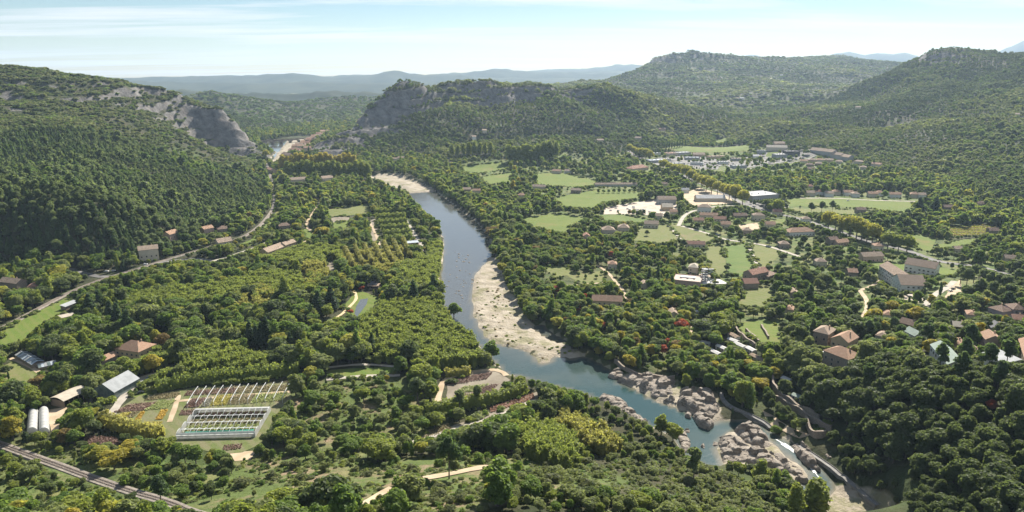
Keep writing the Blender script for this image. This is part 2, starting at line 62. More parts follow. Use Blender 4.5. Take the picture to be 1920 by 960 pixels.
BUILD = [(-272.7,444.0,-253.2,437.6,15,7,'hip','ochre','terracotta','big farmhouse with bright terracotta hip roof above the bamboo garden','house'),(-273.8,427.9,-269.3,440.4,7,4,'gable','stone','terracotta','low mossy tiled wing in front of the terracotta hip roof farmhouse','outbuilding'),(-262.2,370.5,-256.9,385.9,11,4.2,'arch','wood','cream','long open-fronted barn with cream barrel roof left of the nursery','barn'),(-239.2,382.2,-234.5,401.6,15,4.5,'gable','glass','greymetal','long nursery shed with light grey sheet roof beside the gravel road','shed'),(-466.5,603.1,-446.0,596.7,10,7,'gable','stone','tan','stone house with tan roof at the left edge below dark hill','house'),(-434.6,593.3,-426.9,596.2,11,4,'hip','cream','red','low house with red hip roof left of the railway','house'),(-387.0,695.7,-371.1,704.7,11,9,'gable','cream','tan','three storey cream house with tan roof under the wooded hill','house'),(-381.7,753.7,-378.1,767.4,10,6,'gable','pink','terracotta','small pink house in the trees right of the three storey cream house','house'),(-371.5,817.2,-364.5,828.3,9,7,'gable','pink','terracotta','tall pink house behind cypress near the railway bend','house'),(-358.3,825.9,-347.9,832.6,11,5,'hip','stone','brown','brown hip roof house beside the railway bend','house'),(-332.6,762.9,-320.8,772.9,12,4,'gable','cream','tan','low cream house between railway and valley road','house'),(-260.2,715.5,-250.6,742.8,12,5,'gable','ochre','tan','long tan roofed farm building between bamboo and road','farm building'),(-250.0,742.8,-243.3,759.7,9,6,'gable','ochre','tan','tower-like tan farmhouse behind the long tan farm building','house'),(-290.4,845.4,-277.7,851.8,10,5,'hip','stone','brown','brown house half hidden in trees by the track','house'),(-368.9,543.2,-366.1,556.8,5,3.2,'shed','wood','greymetal','grey lean-to shed beside the railway embankment','shed'),(-356.7,515.4,-349.3,523.9,5,3,'shed','wood','cream','pale lean-to shelter under the fir trees','shed'),(-488.2,1376.9,-465.3,1346.3,9,6,'gable','ochre','terracotta','yellow walled house at the foot of the left cliff','house'),(-531.6,1603.8,-503.4,1569.2,14,10,'gable','stone','brown','tall dark mill building on the gravel bank below the cliff','mill'),(-396.1,1233.1,-371.0,1245.3,12,5,'gable','cream','tan','tan roofed house in front of the yellow poplars','house'),(-343.7,1251.7,-327.6,1264.6,12,5,'gable','cream','tan','tan roofed house right of the yellow poplars','house'),(-119.4,764.9,-106.7,769.7,6,3,'shed','wood','bluegrey','open blue-grey nursery shelter in the bamboo plantation','shelter'),(149.3,614.3,171.8,606.0,20,5,'flat','pink','pinkroof','pink flat roofed pool building with white skylight','pool building'),(172.3,651.7,180.7,648.0,12,7,'hip','cream','cream','cream restaurant with pale hip roof beside the slide tower','restaurant'),(67.7,557.0,92.5,553.9,11,4,'gable','ochre','terracotta','long park pavilion with orange tile roof among autumn trees','pavilion'),(211.8,602.9,224.9,604.3,11,5,'gable','stone','red','low stone barn with red roof below the green pasture','barn'),(224.6,620.9,243.8,632.8,11,8,'gable','stone','red','stone farmhouse with red roof behind the low stone barn','house'),(241.3,625.9,253.2,636.2,8,5,'shed','stone','brown','small stone annex at the right of the stone farmhouse','annex'),(338.0,575.6,357.9,572.1,24,6.5,'gable','white','tanbrown','wide front wing of the care home with brown roof','care home wing'),(349.5,635.3,345.1,590.3,14,9,'gable','white','tanbrown','left wing of the care home with white balconies','care home wing'),(379.9,646.4,398.7,628.0,16,8,'gable','white','tanbrown','rear long wing of the care home','care home wing'),(203.0,438.4,210.0,431.7,14,11,'hip','stone','tan','tall three storey stone house with tan hip roof above the terraces','house'),(210.0,427.2,217.1,418.8,15,8,'gable','ochre','terracotta','ochre house with terracotta roof right of the tall stone house','house'),(191.1,396.3,199.4,381.8,13,8,'hip','stone','terracotta','grey walled house with terracotta hip roof in the dark wood','house'),(275.6,465.4,281.4,457.4,9,4,'gable','wood','brown','long low brown roofed cabin below the yellow trees','cabin'),(260.1,432.6,261.8,422.5,8,3.5,'gable','white','palegreen','small pale green roofed chalet','chalet'),(292.7,432.5,299.8,430.0,8,6,'gable','wood','cream','white topped wooden house beside tall pines','house'),(312.7,425.9,319.2,422.8,11,5,'gable','cream','dark','dark grey roofed house on the right slope','house'),(353.2,472.0,362.9,475.3,11,5,'hip','mauve','brown','brown roofed mauve house at the right edge','house'),(361.7,473.7,370.9,472.1,12,6,'hip','mauve','brown','larger mauve house with brown roof cut by the right edge','house'),(346.3,452.1,353.3,449.8,9,4,'gable','pink','red','low pink house with red roof at the right edge','house'),(273.9,375.1,281.9,372.6,11,8,'gable','pink','terracotta','pink house with orange roof hidden by pines','house'),(236.0,365.0,228.9,337.6,9,4,'gable','white','palegreen','long pale green roofed bungalow in the pine wood','bungalow'),(243.6,334.3,245.9,321.7,10,4,'shed','white','greymetal','white bungalow with grey terrace roof in the pines','bungalow'),(271.2,347.1,251.1,313.1,11,5,'gable','ochre','terracotta','ochre house with terracotta roof cut by the right edge','house'),(196.6,758.4,216.9,755.6,9,4,'gable','cream','red','house with long red roof above the green pastures','house'),(363.8,693.3,386.5,696.6,11,6,'gable','pink','tan','pink farmhouse left of the care home meadow','house'),(362.4,767.3,373.2,769.8,9,6,'gable','stone','brown','dark stone house below the golden plane trees','house'),(368.6,762.3,384.3,767.4,9,4,'gable','pink','terracotta','pink house right of the dark stone house','house'),(332.6,810.0,365.7,815.6,14,5,'hip','white','terracotta','white villa with broad terracotta roof and terrace','villa'),(369.5,1051.3,417.2,1069.6,38,7,'flat','greywall','greyroof','big grey flat roofed supermarket beside the avenue','supermarket'),(282.0,1045.7,326.3,1046.7,14,5,'gable','cream','whiteroof','long barn with dazzling white roof beside the avenue','barn'),(219.0,1024.4,246.1,1024.2,14,7,'gable','greywall','tan','tan roofed workshop shed in the builder yard','workshop'),(215.1,975.3,230.3,975.0,14,5,'gable','ochre','cream','smaller cream roofed shed in the builder yard','shed'),(261.4,959.8,279.2,956.0,12,8,'hip','white','tan','white villa with tan roof in front of the white roofed barn','villa'),(253.4,917.9,276.9,914.2,9,5,'gable','cream','terracotta','cream house with terracotta roof below the white villa','house'),(236.9,886.8,250.8,886.7,9,4,'gable','cream','red','house with red roof by the lane corner','house'),(266.2,896.8,282.1,893.5,9,4,'gable','cream','red','red roofed bungalow right of the lane corner house','house'),(299.6,918.1,317.7,918.3,9,4,'gable','stone','brown','brown roofed low house behind the hedge','house'),(321.7,904.6,336.7,904.7,10,7,'hip','cream','tan','tan roofed house near the roundabout','house'),(110.0,820.1,124.9,820.1,14,6,'hip','cream','tan','tan hip roofed house left of the pasture','house'),(130.3,834.6,143.6,831.6,14,6,'hip','cream','tan','second tan hip roofed house nearer the pasture','house'),(168.1,861.1,185.0,857.7,11,5,'gable','cream','tan','pale house standing alone on the pasture edge','house'),(83.7,789.3,91.2,789.4,10,6,'gable','pink','red','small house with red gable in riverside wood','house'),(34.3,1161.9,55.6,1155.6,9,5,'gable','cream','tan','cream house below the round meadow','house'),(96.0,1123.6,111.3,1118.9,9,5,'gable','stone','tan','stone house by the orchard trees','house'),(143.7,1188.8,217.8,1190.5,8,4,'gable','greywall','tan','long low farm shed along the meadow hedge','farm shed'),(-80.7,1128.8,-67.5,1128.9,9,5,'gable','stone','tan','stone cottage near the river bend','cottage'),(-64.6,1123.8,-48.0,1123.7,8,4,'gable','cream','terracotta','low cottage right of the stone cottage','cottage'),(78.4,1354.7,93.5,1347.2,9,5,'gable','cream','terracotta','house with orange roof behind the round meadow','house'),(102.4,1354.5,114.3,1347.0,9,5,'gable','white','tan','white house behind the round meadow','house'),(254.9,1191.5,266.5,1185.6,9,5,'gable','cream','brown','house hidden in trees left of the avenue','house'),(277.8,1124.2,289.9,1123.8,9,5,'gable','white','greymetal','white house with grey roof left of the white roofed barn','house'),(239.2,1379.2,277.7,1408.6,18,5,'hip','cream','red','red roofed shop left of the avenue','shop'),(318.6,1649.7,356.0,1659.6,14,5,'flat','white','whiteroof','white flat roofed depot at the left of the trading estate','depot'),(367.4,1641.5,395.1,1652.6,20,6,'flat','cream','red','red roofed depot in the trading estate','depot'),(392.6,1652.6,429.3,1668.0,20,6,'flat','greywall','greymetal','grey roofed depot right of the red roofed depot','depot'),(302.4,1513.7,341.2,1531.9,18,5,'flat','greywall','bluegrey','blue-grey roofed warehouse at the front of the trading estate','depot'),(333.8,1541.3,354.8,1550.5,12,5,'flat','white','cream','cream warehouse behind the blue-grey warehouse','depot'),(328.0,1460.1,366.0,1468.7,16,5,'flat','greywall','greymetal','grey warehouse beside the plane tree avenue','depot'),(392.6,1569.0,424.2,1570.0,14,5,'flat','greywall','bluegrey','blue-grey depot in the middle of the trading estate','depot'),(381.3,1484.9,406.4,1476.2,13,5,'flat','white','greymetal','white walled depot by the car park','depot'),(425.2,1631.3,452.5,1630.6,14,5,'gable','pink','tan','pink shop behind the depots','depot'),(451.3,1589.9,490.9,1599.8,14,5,'flat','ochre','tan','tan depot right of the trading estate','depot'),(490.4,1550.2,514.0,1549.5,14,5,'flat','greywall','tan','small tan depot by the yellow trees','depot'),(456.6,1425.7,485.9,1434.5,14,5,'flat','greywall','greymetal','grey depot behind the big dark trees','depot'),(550.4,1587.6,565.7,1589.6,10,5,'gable','white','whiteroof','small white roofed hall by the sports ground','depot'),(598.1,1639.0,642.9,1629.0,16,6,'gable','cream','cream','long hall with bright cream roof at the valley edge','depot'),(629.0,1674.2,655.1,1675.8,14,6,'gable','pink','tan','shed behind the long cream roofed hall','depot'),(599.6,1575.9,626.5,1583.8,18,5,'flat','greywall','whiteroof','white topped grey depot below the cream roofed hall','depot'),(626.9,1591.6,659.3,1593.9,20,6,'flat','dark','dark','dark depot right of the white topped depot','depot'),(687.2,1609.6,717.0,1558.4,18,6,'gable','greywall','tanbrown','first of three long sheds along the wood edge','depot'),(713.1,1560.3,726.9,1537.7,16,6,'gable','greywall','tanbrown','second of three long sheds along the wood edge','depot'),(725.1,1539.0,732.5,1514.0,16,6,'gable','greywall','tanbrown','last of three long sheds along the wood edge','depot'),(572.6,1625.7,591.2,1622.4,12,5,'flat','greywall','greymetal','grey roofed depot left of the long cream roofed hall','depot'),(445.6,1494.0,466.2,1493.8,12,5,'flat','white','whiteroof','white depot among parked cars','depot'),(628.1,1513.8,642.2,1508.5,10,5,'gable','cream','terracotta','house with orange roof at the left of the brown estate','house'),(654.1,1531.7,671.0,1527.0,10,5,'hip','pink','tan','tan roofed house in the back row of the brown estate','house'),(670.3,1531.0,686.9,1525.9,10,5,'hip','cream','terracotta','orange roofed house in the back row of the brown estate','house'),(688.4,1529.4,704.2,1522.7,10,5,'gable','ochre','tan','tan roofed house at the right end of the brown estate','house'),(615.1,1448.1,629.1,1444.4,10,5,'hip','stone','brown','brown roofed house in the front row of the estate','house'),(640.9,1467.0,654.6,1462.2,10,5,'hip','stone','tan','tan roofed house in the front row of the estate','house'),(589.5,1385.6,603.8,1381.6,10,5,'gable','stone','brown','big brown house standing in front of the estate','house'),(700.2,1503.3,712.2,1497.0,10,5,'hip','cream','tan','house by the yellow tree below the wood','house'),(729.5,1482.9,740.2,1467.6,10,5,'hip','cream','tan','house at the foot of the wooded hill','house'),(740.5,1432.1,750.8,1414.0,10,5,'gable','cream','terracotta','house with orange roof alone in the wood edge','house'),(707.5,1408.8,717.8,1403.4,10,5,'hip','cream','tan','small house near the orange roofed one in the wood edge','house'),(497.3,1161.1,508.7,1158.4,10,5,'hip','white','red','red roofed house behind the new housing row','house'),(469.7,1093.8,482.2,1091.3,10,5.5,'gable','cream','tan','first new white house from the left in the row above the long meadow','house'),(489.0,1103.3,500.1,1101.3,10,5.5,'hip','white','red','second new white house from the left in the row above the long meadow','house'),(497.2,1088.7,509.6,1086.1,10,5.5,'gable','white','tan','third new white house from the left in the row above the long meadow','house'),(515.0,1103.9,527.5,1101.3,10,5.5,'hip','cream','terracotta','fourth new white house from the left in the row above the long meadow','house'),(531.5,1098.6,545.8,1096.5,10,5.5,'gable','white','terracotta','fifth new white house from the left in the row above the long meadow','house'),(538.0,1083.6,548.9,1081.7,10,5.5,'hip','white','tan','sixth new white house from the left in the row above the long meadow','house'),(563.7,1084.3,577.6,1081.9,10,5.5,'gable','cream','terracotta','seventh new white house from the left in the row above the long meadow','house'),(580.5,1094.2,592.8,1091.8,10,5.5,'hip','white','terracotta','eighth new white house from the left in the row above the long meadow','house'),(594.9,1079.5,612.1,1077.2,10,5.5,'gable','white','terracotta','ninth new white house from the left in the row above the long meadow','house'),(626.8,1079.5,640.5,1076.9,10,5.5,'hip','cream','terracotta','tenth new white house from the left in the row above the long meadow','house'),(637.5,1074.6,647.8,1072.2,10,5.5,'gable','white','tan','eleventh new white house from the left in the row above the long meadow','house'),(-100.9,1766.0,-90.4,1770.4,9,5,'gable','white','tan','white house on the wooded slope below the crag','house'),(-75.3,1801.1,-64.5,1806.5,9,5,'gable','cream','tan','higher cream house on the slope below the crag','house'),(429.8,2050.3,451.4,2063.5,9,5,'gable','pink','brown','pink house at the foot of the tower hill slope','house'),(208.8,1711.5,225.3,1717.8,9,5,'gable','cream','tan','house in the trees above the round trees','house'),(315.1,1798.1,330.1,1790.4,9,5,'gable','cream','tan','house left of the cypress hedge','house'),(918.8,2859.0,934.6,2860.9,9,5,'gable','white','whiteroof','white house high on the tower hill slope','house'),(901.3,2857.8,913.8,2856.4,9,5,'gable','white','tan','small house beside the high white house','house'),(1051.6,2170.9,1061.3,2157.3,9,5,'gable','cream','tan','lone house on the right hill','house'),(1165.8,1636.5,1172.2,1631.7,9,5,'gable','white','tan','white house near the right edge on the hill','house'),(1165.4,1747.8,1167.9,1737.7,9,5,'gable','cream','tan','cream house on the right hill','house'),(1411.0,3767.3,1424.7,3766.2,9,5,'gable','white','whiteroof','white dot house far on the tower hill','house'),(481.3,729.7,488.7,728.5,9,5,'gable','cream','tan','house half hidden behind the vineyard','house'),(501.3,680.3,512.0,677.2,9,5,'gable','cream','tan','tan roofed house right of the right road','house'),(580.1,821.4,590.9,820.1,9,5,'gable','stone','brown','stone house behind the vineyard','house'),(616.4,973.0,630.7,971.6,9,5,'gable','stone','brown','stone house in the dark trees behind the vineyard','house'),(682.5,1002.3,692.0,999.9,9,5,'gable','pink','brown','house among grey trees on the right','house'),(482.6,954.2,495.3,952.9,9,5,'gable','stone','brown','long stone house between the meadow and pines','house'),(-259.0,1569.6,-243.9,1565.4,9,5,'gable','cream','tan','house at the foot of the crag','house'),(-267.8,1550.4,-256.5,1546.7,9,5,'gable','white','tan','small white house at the foot of the crag','house'),(218.0,939.9,229.5,938.7,10,5,'gable','cream','terracotta','house with orange roof below the builder yard','house'),(191.3,909.7,201.0,908.2,10,5,'gable','cream','tan','tan roofed house left of the lane corner','house'),(264.9,858.5,276.8,857.5,10,5,'gable','cream','terracotta','orange roofed house above the pale lane','house'),(280.5,822.8,291.7,821.3,10,5,'hip','pink','tan','pink house right of the pale lane','house'),(321.5,857.8,333.1,856.6,10,5,'gable','cream','terracotta','orange roofed house left of the white villa','house'),(361.0,940.3,372.2,938.9,10,5,'gable','cream','red','red roofed house by the roundabout plane tree','house'),(381.1,891.5,391.7,890.2,10,5,'hip','white','tan','white house beside the avenue right part','house'),(299.7,752.5,310.0,751.5,10,5,'hip','stone','tan','stone house right of the pasture lane','house'),(401.1,742.9,410.1,742.0,10,5,'hip','cream','terracotta','orange roofed house right of the three round planes','house'),(308.4,677.3,318.9,676.5,10,5,'hip','cream','tan','tan roofed house among grey pines','house'),(323.1,639.3,331.6,638.0,10,5,'gable','stone','terracotta','stone house left of the pink farmhouse meadow','house'),(241.4,574.1,249.2,572.8,10,5,'gable','stone','tan','stone cottage above the dirt lane','house'),(217.4,523.9,223.1,521.2,10,5,'hip','cream','terracotta','orange roofed cottage above the tall stone house','house'),(242.0,432.7,246.6,428.3,10,5,'hip','cream','tan','tan roofed house between bungalows and ochre house','house'),(277.9,490.3,283.5,487.6,10,5,'hip','white','terracotta','white house with orange roof below the golden tree','house'),(416.6,589.1,423.6,586.9,10,5,'hip','cream','tan','tan roofed house inside the grey pine grove','house'),(326.2,469.5,331.4,467.1,10,5,'hip','cream','terracotta','orange roofed house left of the mauve houses','house'),(272.6,431.5,276.0,426.8,10,5,'gable','cream','tan','tan roofed bungalow right of the pale green chalet','house'),(258.1,381.6,261.7,378.6,10,5,'hip','pink','terracotta','pink bungalow above the white bungalow','house'),(249.5,352.5,252.6,350.3,10,5,'gable','white','tan','white cottage left of the white bungalow','house'),(96.2,668.2,104.6,667.3,10,5,'hip','cream','terracotta','park kiosk with orange roof by the upper path','house'),(115.7,598.0,123.3,597.4,10,5,'gable','cream','tan','tan roofed hut in the park','house'),(125.2,520.4,131.9,519.9,10,5,'gable','cream','tan','tan roofed camp building','house'),(8.4,1073.3,20.0,1071.4,10,5,'hip','cream','terracotta','orange roofed house in the riverside copse','house'),(-545.1,1714.6,-527.9,1713.0,10.3,9.9,'gable','cream','terracotta','@town','house'),(-542.0,1714.0,-526.1,1720.0,11.4,7.4,'gable','pink','tan','@town','house'),(-561.5,1777.4,-546.8,1773.6,11.9,11.5,'gable','ochre','terracotta','@town','house'),(-562.8,1801.5,-548.2,1803.0,9.3,9.7,'gable','cream','red','@town','house'),(-565.1,1792.8,-553.3,1794.2,10.5,10.8,'gable','pink','terracotta','@town','house'),(-562.7,1814.5,-552.2,1810.1,11.7,9.6,'gable','ochre','tan','@town','house'),(-546.6,1774.0,-532.5,1779.1,11.0,11.1,'gable','cream','terracotta','@town','house'),(-564.6,1818.3,-551.3,1824.3,11.7,7.7,'gable','pink','red','@town','house'),(-575.5,1858.8,-562.9,1863.6,10.4,7.9,'gable','ochre','terracotta','@town','house'),(-562.1,1826.0,-547.8,1824.4,11.5,9.2,'gable','cream','tan','@town','house'),(-559.5,1842.7,-546.8,1841.5,10.7,11.5,'gable','pink','terracotta','@town','house'),(-558.8,1864.5,-541.1,1866.7,9.3,10.7,'gable','ochre','red','@town','house'),(-584.4,1938.3,-569.5,1943.4,10.4,7.3,'gable','cream','terracotta','@town','house'),(-579.4,1949.9,-565.2,1944.2,12.0,11.0,'gable','pink','tan','@town','house'),(-575.1,1951.8,-562.6,1957.8,9.7,11.7,'gable','ochre','terracotta','@town','house'),(-569.5,1935.3,-555.8,1939.0,12.0,11.9,'gable','cream','red','@town','house'),(-588.3,2012.2,-572.3,2004.3,9.1,9.7,'gable','pink','terracotta','@town','house'),(-586.3,2001.7,-575.2,2003.4,11.1,10.3,'gable','ochre','tan','@town','house'),(-582.6,2016.2,-568.9,2013.0,12.8,10.6,'gable','cream','terracotta','@town','house'),(-586.3,2036.1,-576.2,2031.8,11.5,8.4,'gable','pink','red','@town','house'),(-588.9,2057.4,-575.6,2061.2,10.4,11.6,'gable','ochre','terracotta','@town','house'),(-595.2,2109.7,-579.2,2110.6,9.7,9.0,'gable','cream','tan','@town','house'),(-596.8,2110.1,-582.4,2117.8,9.3,7.7,'gable','pink','terracotta','@town','house'),(-599.7,2148.3,-584.4,2153.6,9.4,11.1,'gable','ochre','red','@town','house'),(-597.5,2147.1,-581.3,2150.2,10.4,9.2,'gable','cream','terracotta','@town','house'),(-600.4,2187.9,-587.6,2192.5,10.3,8.6,'gable','pink','tan','@town','house'),(-609.4,2222.5,-593.4,2229.7,12.9,11.0,'gable','ochre','terracotta','@town','house'),(-614.5,2248.5,-603.9,2243.9,11.2,11.3,'gable','cream','red','@town','house'),(-607.4,2257.5,-590.3,2259.9,12.8,7.8,'gable','pink','terracotta','@town','house'),(-611.6,2283.5,-599.2,2281.4,10.0,8.6,'gable','ochre','tan','@town','house'),(-520.7,1699.9,-508.9,1698.5,9.1,9.7,'gable','cream','terracotta','@town','house'),(-532.5,1687.8,-515.0,1686.8,11.5,10.1,'gable','pink','red','@town','house'),(-507.9,1701.1,-490.8,1705.1,12.3,8.7,'gable','ochre','terracotta','@town','house'),(-556.5,1788.1,-540.0,1782.8,10.6,10.7,'gable','cream','tan','@town','house'),(-562.7,1850.9,-550.4,1855.9,12.4,7.8,'gable','pink','terracotta','@town','house'),(-568.8,1936.3,-557.4,1930.8,12.4,8.7,'gable','ochre','red','@town','house'),(-551.0,1717.3,-537.6,1714.2,9.5,9.3,'gable','cream','terracotta','@town','house'),(-589.3,2062.5,-576.6,2063.3,9.8,9.6,'gable','pink','tan','@town','house')]
MOBILE = [([158.9,479.2],[162.1,470.7],'brown-red mobile home at the top of the walled terrace'),([154.9,468.3],[159.6,461.6],'white roofed mobile home beside the terrace wall'),([156.7,459.4],[160.9,451.4],'grey and white mobile home lower along the terrace wall'),([134.7,465.9],[140.9,462.1],'grey mobile home left of the camp trees'),([143.8,457.7],[148.1,450.4],'pale mobile home in the middle of the camp'),([136.3,452.2],[141.1,442.8],'white mobile home with tent roof in the camp front'),([162.0,450.1],[164.7,442.8],'half hidden white mobile home below the terraces'),([161.0,438.2],[165.9,427.4],'brown roofed mobile home at the camp corner'),([147.8,499.0],[148.9,494.0],'small white caravan at the camp back'),([147.5,533.3],[153.0,530.9],'white caravan near the path'),([167.1,397.7],[170.1,392.8],'small white cabin above the stone walls'),([165.0,375.6],[168.4,370.3],'white cabin with green roof above the stone walls')]
BRIDGE = [[-697.4,1936.3],[-621.5,1997.9]]
MAST = [[1111.5,5207.4],[1138.5,5206.4]]
GH = [[-177.7,335.3],[-137.4,335.6],[-141.3,367.4],[-183.8,363.0]]
SHADE = [[[-189.5,368.9],[-192.9,391.3]],[[-184.7,369.6],[-188.0,391.9]],[[-180.0,370.3],[-183.0,392.6]],[[-175.2,371.1],[-178.1,393.2]],[[-170.4,371.8],[-173.1,393.9]],[[-165.6,372.5],[-168.2,394.6]],[[-160.8,373.2],[-163.2,395.3]],[[-156.0,373.9],[-158.2,396.0]],[[-151.1,374.6],[-153.2,396.8]],[[-146.3,375.3],[-148.2,397.5]],[[-141.4,376.0],[-143.2,398.2]],[[-136.5,376.8],[-138.2,399.0]]]
BEDS = [('maroon',12,[[-230.2,363.6],[-214.3,366.3],[-211.0,377.8],[-226.9,373.7]],'maroon potted plant block left of the greenhouse'),('olive',9,[[-214.3,366.3],[-201.7,369.6],[-200.9,379.9],[-211.0,377.8]],'olive potted plant block beside the maroon block'),('gold',5,[[-226.3,356.7],[-220.6,357.3],[-219.5,364.3],[-224.9,363.0]],'faded gold block in the second bed row'),('brown',3,[[-219.7,357.9],[-215.8,358.6],[-215.5,365.0],[-219.5,364.3]],'brown block in the second bed row'),('orange',4,[[-212.9,354.2],[-210.2,354.8],[-212.4,365.6],[-214.9,365.0]],'left orange block beside the bare grey plot'),('orange',5,[[-201.8,355.4],[-197.9,356.1],[-200.1,367.6],[-204.1,367.0]],'right orange block beside the bare grey plot'),('gold',8,[[-206.8,348.2],[-196.1,349.3],[-196.1,353.0],[-205.1,352.4]],'gold block under the hedge'),('brown',12,[[-220.4,379.3],[-202.5,383.5],[-203.3,390.7],[-217.6,387.9]],'brown row block at the back left of the nursery'),('maroon',10,[[-192.0,369.6],[-184.1,371.0],[-184.1,382.7],[-192.5,381.3]],'maroon block in front of the left frame beams'),('grey',6,[[-183.2,371.0],[-178.5,372.4],[-180.3,382.7],[-183.8,382.0]],'grey pot block below the frame beams'),('gold',5,[[-177.8,372.4],[-173.1,373.1],[-175.2,386.2],[-180.2,384.8]],'left bright gold block under the frame beams'),('gold',5,[[-172.5,373.1],[-169.0,373.8],[-170.7,387.0],[-175.2,386.2]],'right bright gold block under the frame beams'),('brown',10,[[-168.7,373.8],[-155.9,375.9],[-156.3,387.7],[-170.1,386.3]],'brown and green block under the middle beams'),('olive',12,[[-155.3,375.9],[-137.4,379.5],[-137.7,390.8],[-156.0,387.7]],'green block under the right beams'),('maroon',20,[[-199.3,385.6],[-169.9,389.1],[-171.0,396.5],[-200.0,392.1]],'long dark block at the back under the beams'),('brown',20,[[-169.5,389.1],[-140.1,393.0],[-141.0,401.3],[-170.7,396.5]],'long brown block at the back right under the beams'),('maroon',6,[[-190.5,360.4],[-183.2,361.8],[-184.5,367.6],[-192.0,366.3]],'small maroon block left of the tunnel end'),('maroon',7,[[-149.9,321.7],[-141.3,323.9],[-142.2,328.6],[-151.7,327.5]],'maroon block in front of the greenhouse'),('maroon',10,[[-228.5,330.1],[-204.5,326.5],[-213.7,335.5],[-229.4,337.9]],'dark maroon bed in the shadow of the hedge'),('maroon',6,[[-39.7,401.7],[-27.7,404.6],[-20.9,417.4],[-31.7,412.6]],'first maroon plant bed of five in the netted garden by the river wood'),('maroon',6,[[-27.1,406.1],[-16.4,409.2],[-12.3,420.8],[-20.2,417.4]],'second maroon plant bed of five in the netted garden by the river wood'),('olive',6,[[-36.0,389.7],[-20.4,392.3],[-13.5,402.8],[-30.0,398.5]],'olive plant bed of five in the netted garden by the river wood'),('maroon',6,[[-26.0,386.5],[-13.1,391.5],[-8.4,402.8],[-18.3,398.3]],'third maroon plant bed of five in the netted garden by the river wood'),('brown',6,[[-36.8,379.6],[-25.8,383.7],[-22.9,389.4],[-35.1,386.7]],'brown plant bed of five in the netted garden by the river wood'),('redbrown',16,[[-12.3,363.7],[13.8,382.0],[13.1,389.2],[-13.1,369.7]],'long red plant rows along the pale path'),('olive',12,[[-23.9,350.9],[-12.9,361.8],[-14.9,368.4],[-26.7,357.4]],'olive plant rows left of the red rows'),('brown',14,[[-50.2,325.9],[-32.2,343.4],[-35.8,351.0],[-50.3,336.9]],'brown plant rows at the lower end of the path')]
TUNNEL = [[[-265.0,341.4],[-258.9,341.4],[-273.7,364.7],[-278.7,363.4]],[[-258.0,340.8],[-252.2,341.4],[-269.3,366.6],[-273.8,365.3]]]
GLASS = [[[-341.1,442.9],[-318.1,426.2],[-315.2,433.1],[-338.1,450.4]],[[-314.6,421.9],[-306.9,429.6],[-307.6,437.6],[-315.9,431.4]]]
PAGODA = [-125.9,603.2]
SLIDE = [181.7,628.3]
POND = [[-127.7,530.0],[-130.9,552.7],[-131.2,571.1],[-125.3,574.0],[-123.4,559.6],[-123.9,540.4],[-124.9,524.9]]
WALLS = [([[164.0,403.3],[160.0,387.7],[161.4,371.8],[166.0,356.5],[169.4,346.9]],5.0,'long dark stone retaining wall under the white cabins'),([[156.3,377.3],[161.1,366.9],[165.2,353.0],[167.0,344.7],[170.7,334.9]],4.0,'lower stone retaining wall above the sandy garden'),([[163.8,350.8],[161.5,339.3],[162.4,333.2],[167.0,332.6]],4.0,'angular stone terrace wall beside the small lawn'),([[69.5,436.6],[77.2,421.2],[89.9,414.6],[104.8,411.7]],3.0,'stone wall along the river above the pale rocks'),([[173.7,508.9],[168.9,489.8],[168.6,465.9],[170.4,454.4]],3.0,'garden terrace wall beside the mobile homes'),([[189.7,497.0],[184.0,465.7]],2.0,'short terrace wall in the green garden'),([[175.8,490.2],[175.5,460.8]],2.0,'middle terrace wall in the green garden')]
